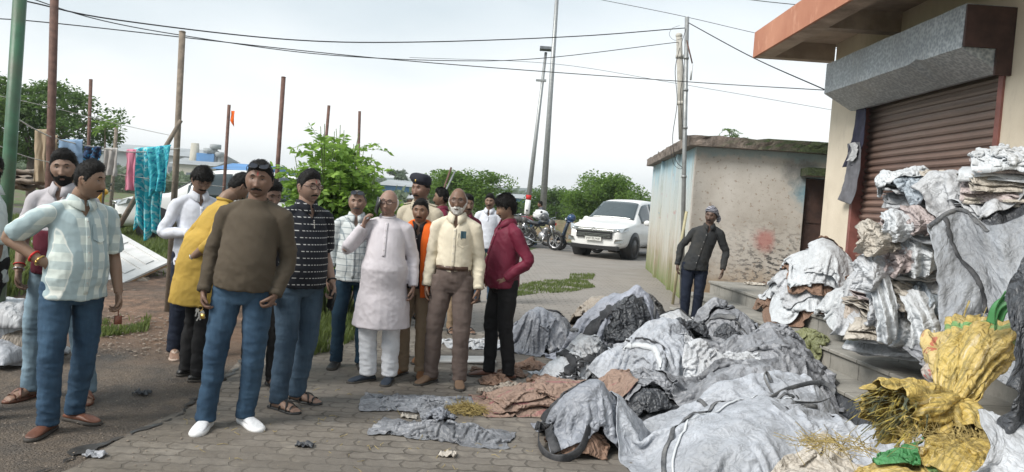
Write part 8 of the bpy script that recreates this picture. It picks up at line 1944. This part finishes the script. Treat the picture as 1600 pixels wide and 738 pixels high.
# ---- cloth hanging on the shutter jamb
for q, (pts0, pts1, m_, lb) in enumerate((([(1337, 165), (1352, 160)], [(1316, 262), (1338, 258)], simple('navy_rag', (.03, .03, .055), .9, .3, 12, .3), 'dark cloth knotted at the top of the shutter edge'), ([(1324, 225), (1344, 222)], [(1309, 312), (1329, 320)], simple('grey_trouser', (.13, .13, .145), .9, .25, 8, .3), 'grey trousers hanging beside the shutter'), ([(1326, 225), (1336, 222)], [(1322, 252), (1334, 252)], simple('pale_rag', (.45, .45, .46), .9, .1, 8, .3), 'pale cap hooked on the hanging trousers'))):
    YY = YL + .10 - q * .04; T0 = [xpt(x, y, WX - .05 - q * .02) for x, y in pts0]; B0 = [xpt(x, y, WX - .07 - q * .02) for x, y in pts1]
    drape('hanging_cloth', lb, T0, B0, n=(20, 40), m=m_, seed=50 + q, amp=.02, folds=1.3, sx=.25, sy=.6, fine=.004, group='clothes hung on the shutter edge')
# ---- pile of white sacks at the left edge
GLP = 'white sacks piled at the left edge'
for q, (x, y, h, yw, m_, lb) in enumerate(((8, 565, .10, 10, M_WP[4], 'bottom white sack of the pile at the left edge'), (12, 540, .12, -20, M_WP[0], 'second white sack of the pile at the left edge'), (5, 522, .10, 15, M_BEIGE, 'brownish sack in the middle of the left pile'), (15, 508, .10, 35, M_WPWHITE, 'white striped sack near the top of the left pile'), (0, 492, .10, 0, M_WP[4], 'topmost sack of the pile at the left edge'))):
    p = dpt(x - 25, 560, 5.9 + .0 * q); HFb = None
    mx = p.x; n = 40; 
    X0 = mx + r.uniform(-.03, .03); 
    P = None
    zz_ = .02 + q * .085; w_, d_ = .85 - q * .05, .6 - q * .03
    U, Vv = np.meshgrid(np.linspace(-.5, .5, 44), np.linspace(-.5, .5, 34), indexing='ij'); e = (1 - (2 * np.abs(U)) ** 4) * (1 - (2 * np.abs(Vv)) ** 4); qn = np.stack([U.ravel() * 3, Vv.ravel() * 3, np.full(U.size, q * 3.)], 1)
    Z = zz_ + .11 * np.clip(e, 0, 1) ** .5 + .03 * fbm(qn * 1.5, 3).reshape(U.shape) * np.clip(e, .2, 1) - .06 * (1 - np.clip(e, 0, 1) ** .5) * (q > 0); cy_, sy_ = math.cos(R(yw)), math.sin(R(yw)); x_ = U * w_; y_ = Vv * d_
    P = np.stack([X0 + x_ * cy_ - y_ * sy_, p.y + .15 + x_ * sy_ + y_ * cy_, np.maximum(Z, .012)], -1); grid_obj('sack', P, m_, w_, d_, .009, 200 + q, label=lb, group=GLP, ups=1, ras=False)
# small litter
r = np.random.default_rng(90)
for q, (x, y, m_, lb) in enumerate(((498, 478, M_WP[2], 'crumpled grey foil scrap by the shrub'), (515, 492, M_BEIGE, 'dry leafy scrap at the foot of the shrub'), (148, 716, M_WP[1], 'grey scrap lying in the gutter crack'), (222, 618, M_WP[3], 'small dark scrap on the packed dirt'), (640, 655, M_CREAMS, 'tiny torn paper next to the knotted sack'), (700, 715, M_CREAMS, 'tiny pale scrap in front of the knotted sack'), (476, 700, M_WP[3], 'small damp leaf litter on the paving'))):
    p = gpt(x, y); s_ = .07; U, Vv = np.meshgrid(np.linspace(-.5, .5, 12), np.linspace(-.5, .5, 12), indexing='ij'); Z = .02 + .03 * fbm(np.stack([U.ravel() * 4, Vv.ravel() * 4, np.full(U.size, q * 5.)], 1), 2).reshape(U.shape); P = np.stack([p.x + U * s_ * 1.5, p.y + Vv * s_, np.maximum(Z, .014)], -1); grid_obj('litter', P, m_, .1, .1, .004, 300 + q, label=lb, cat='litter', group='bits of litter', ups=0, ras=False)
# ================================================================== HUMID AIR
b = MB(); b.box(-1500, 1500, -70, 1300, -1.0, 45)
s = NT('humid_air'); s.t.nodes.remove(s.b); pv = s.t.nodes.new('ShaderNodeVolumePrincipled'); pv.inputs['Color'].default_value = (.86, .92, .97, 1); pv.inputs['Density'].default_value = .0007; pv.inputs['Anisotropy'].default_value = .2
s.t.links.new(pv.outputs[0], s.t.nodes['Material Output'].inputs['Volume'])
tag(b.build('haze', s.m, None), kind='stuff', label='pale humid haze over the distance', cat='haze')
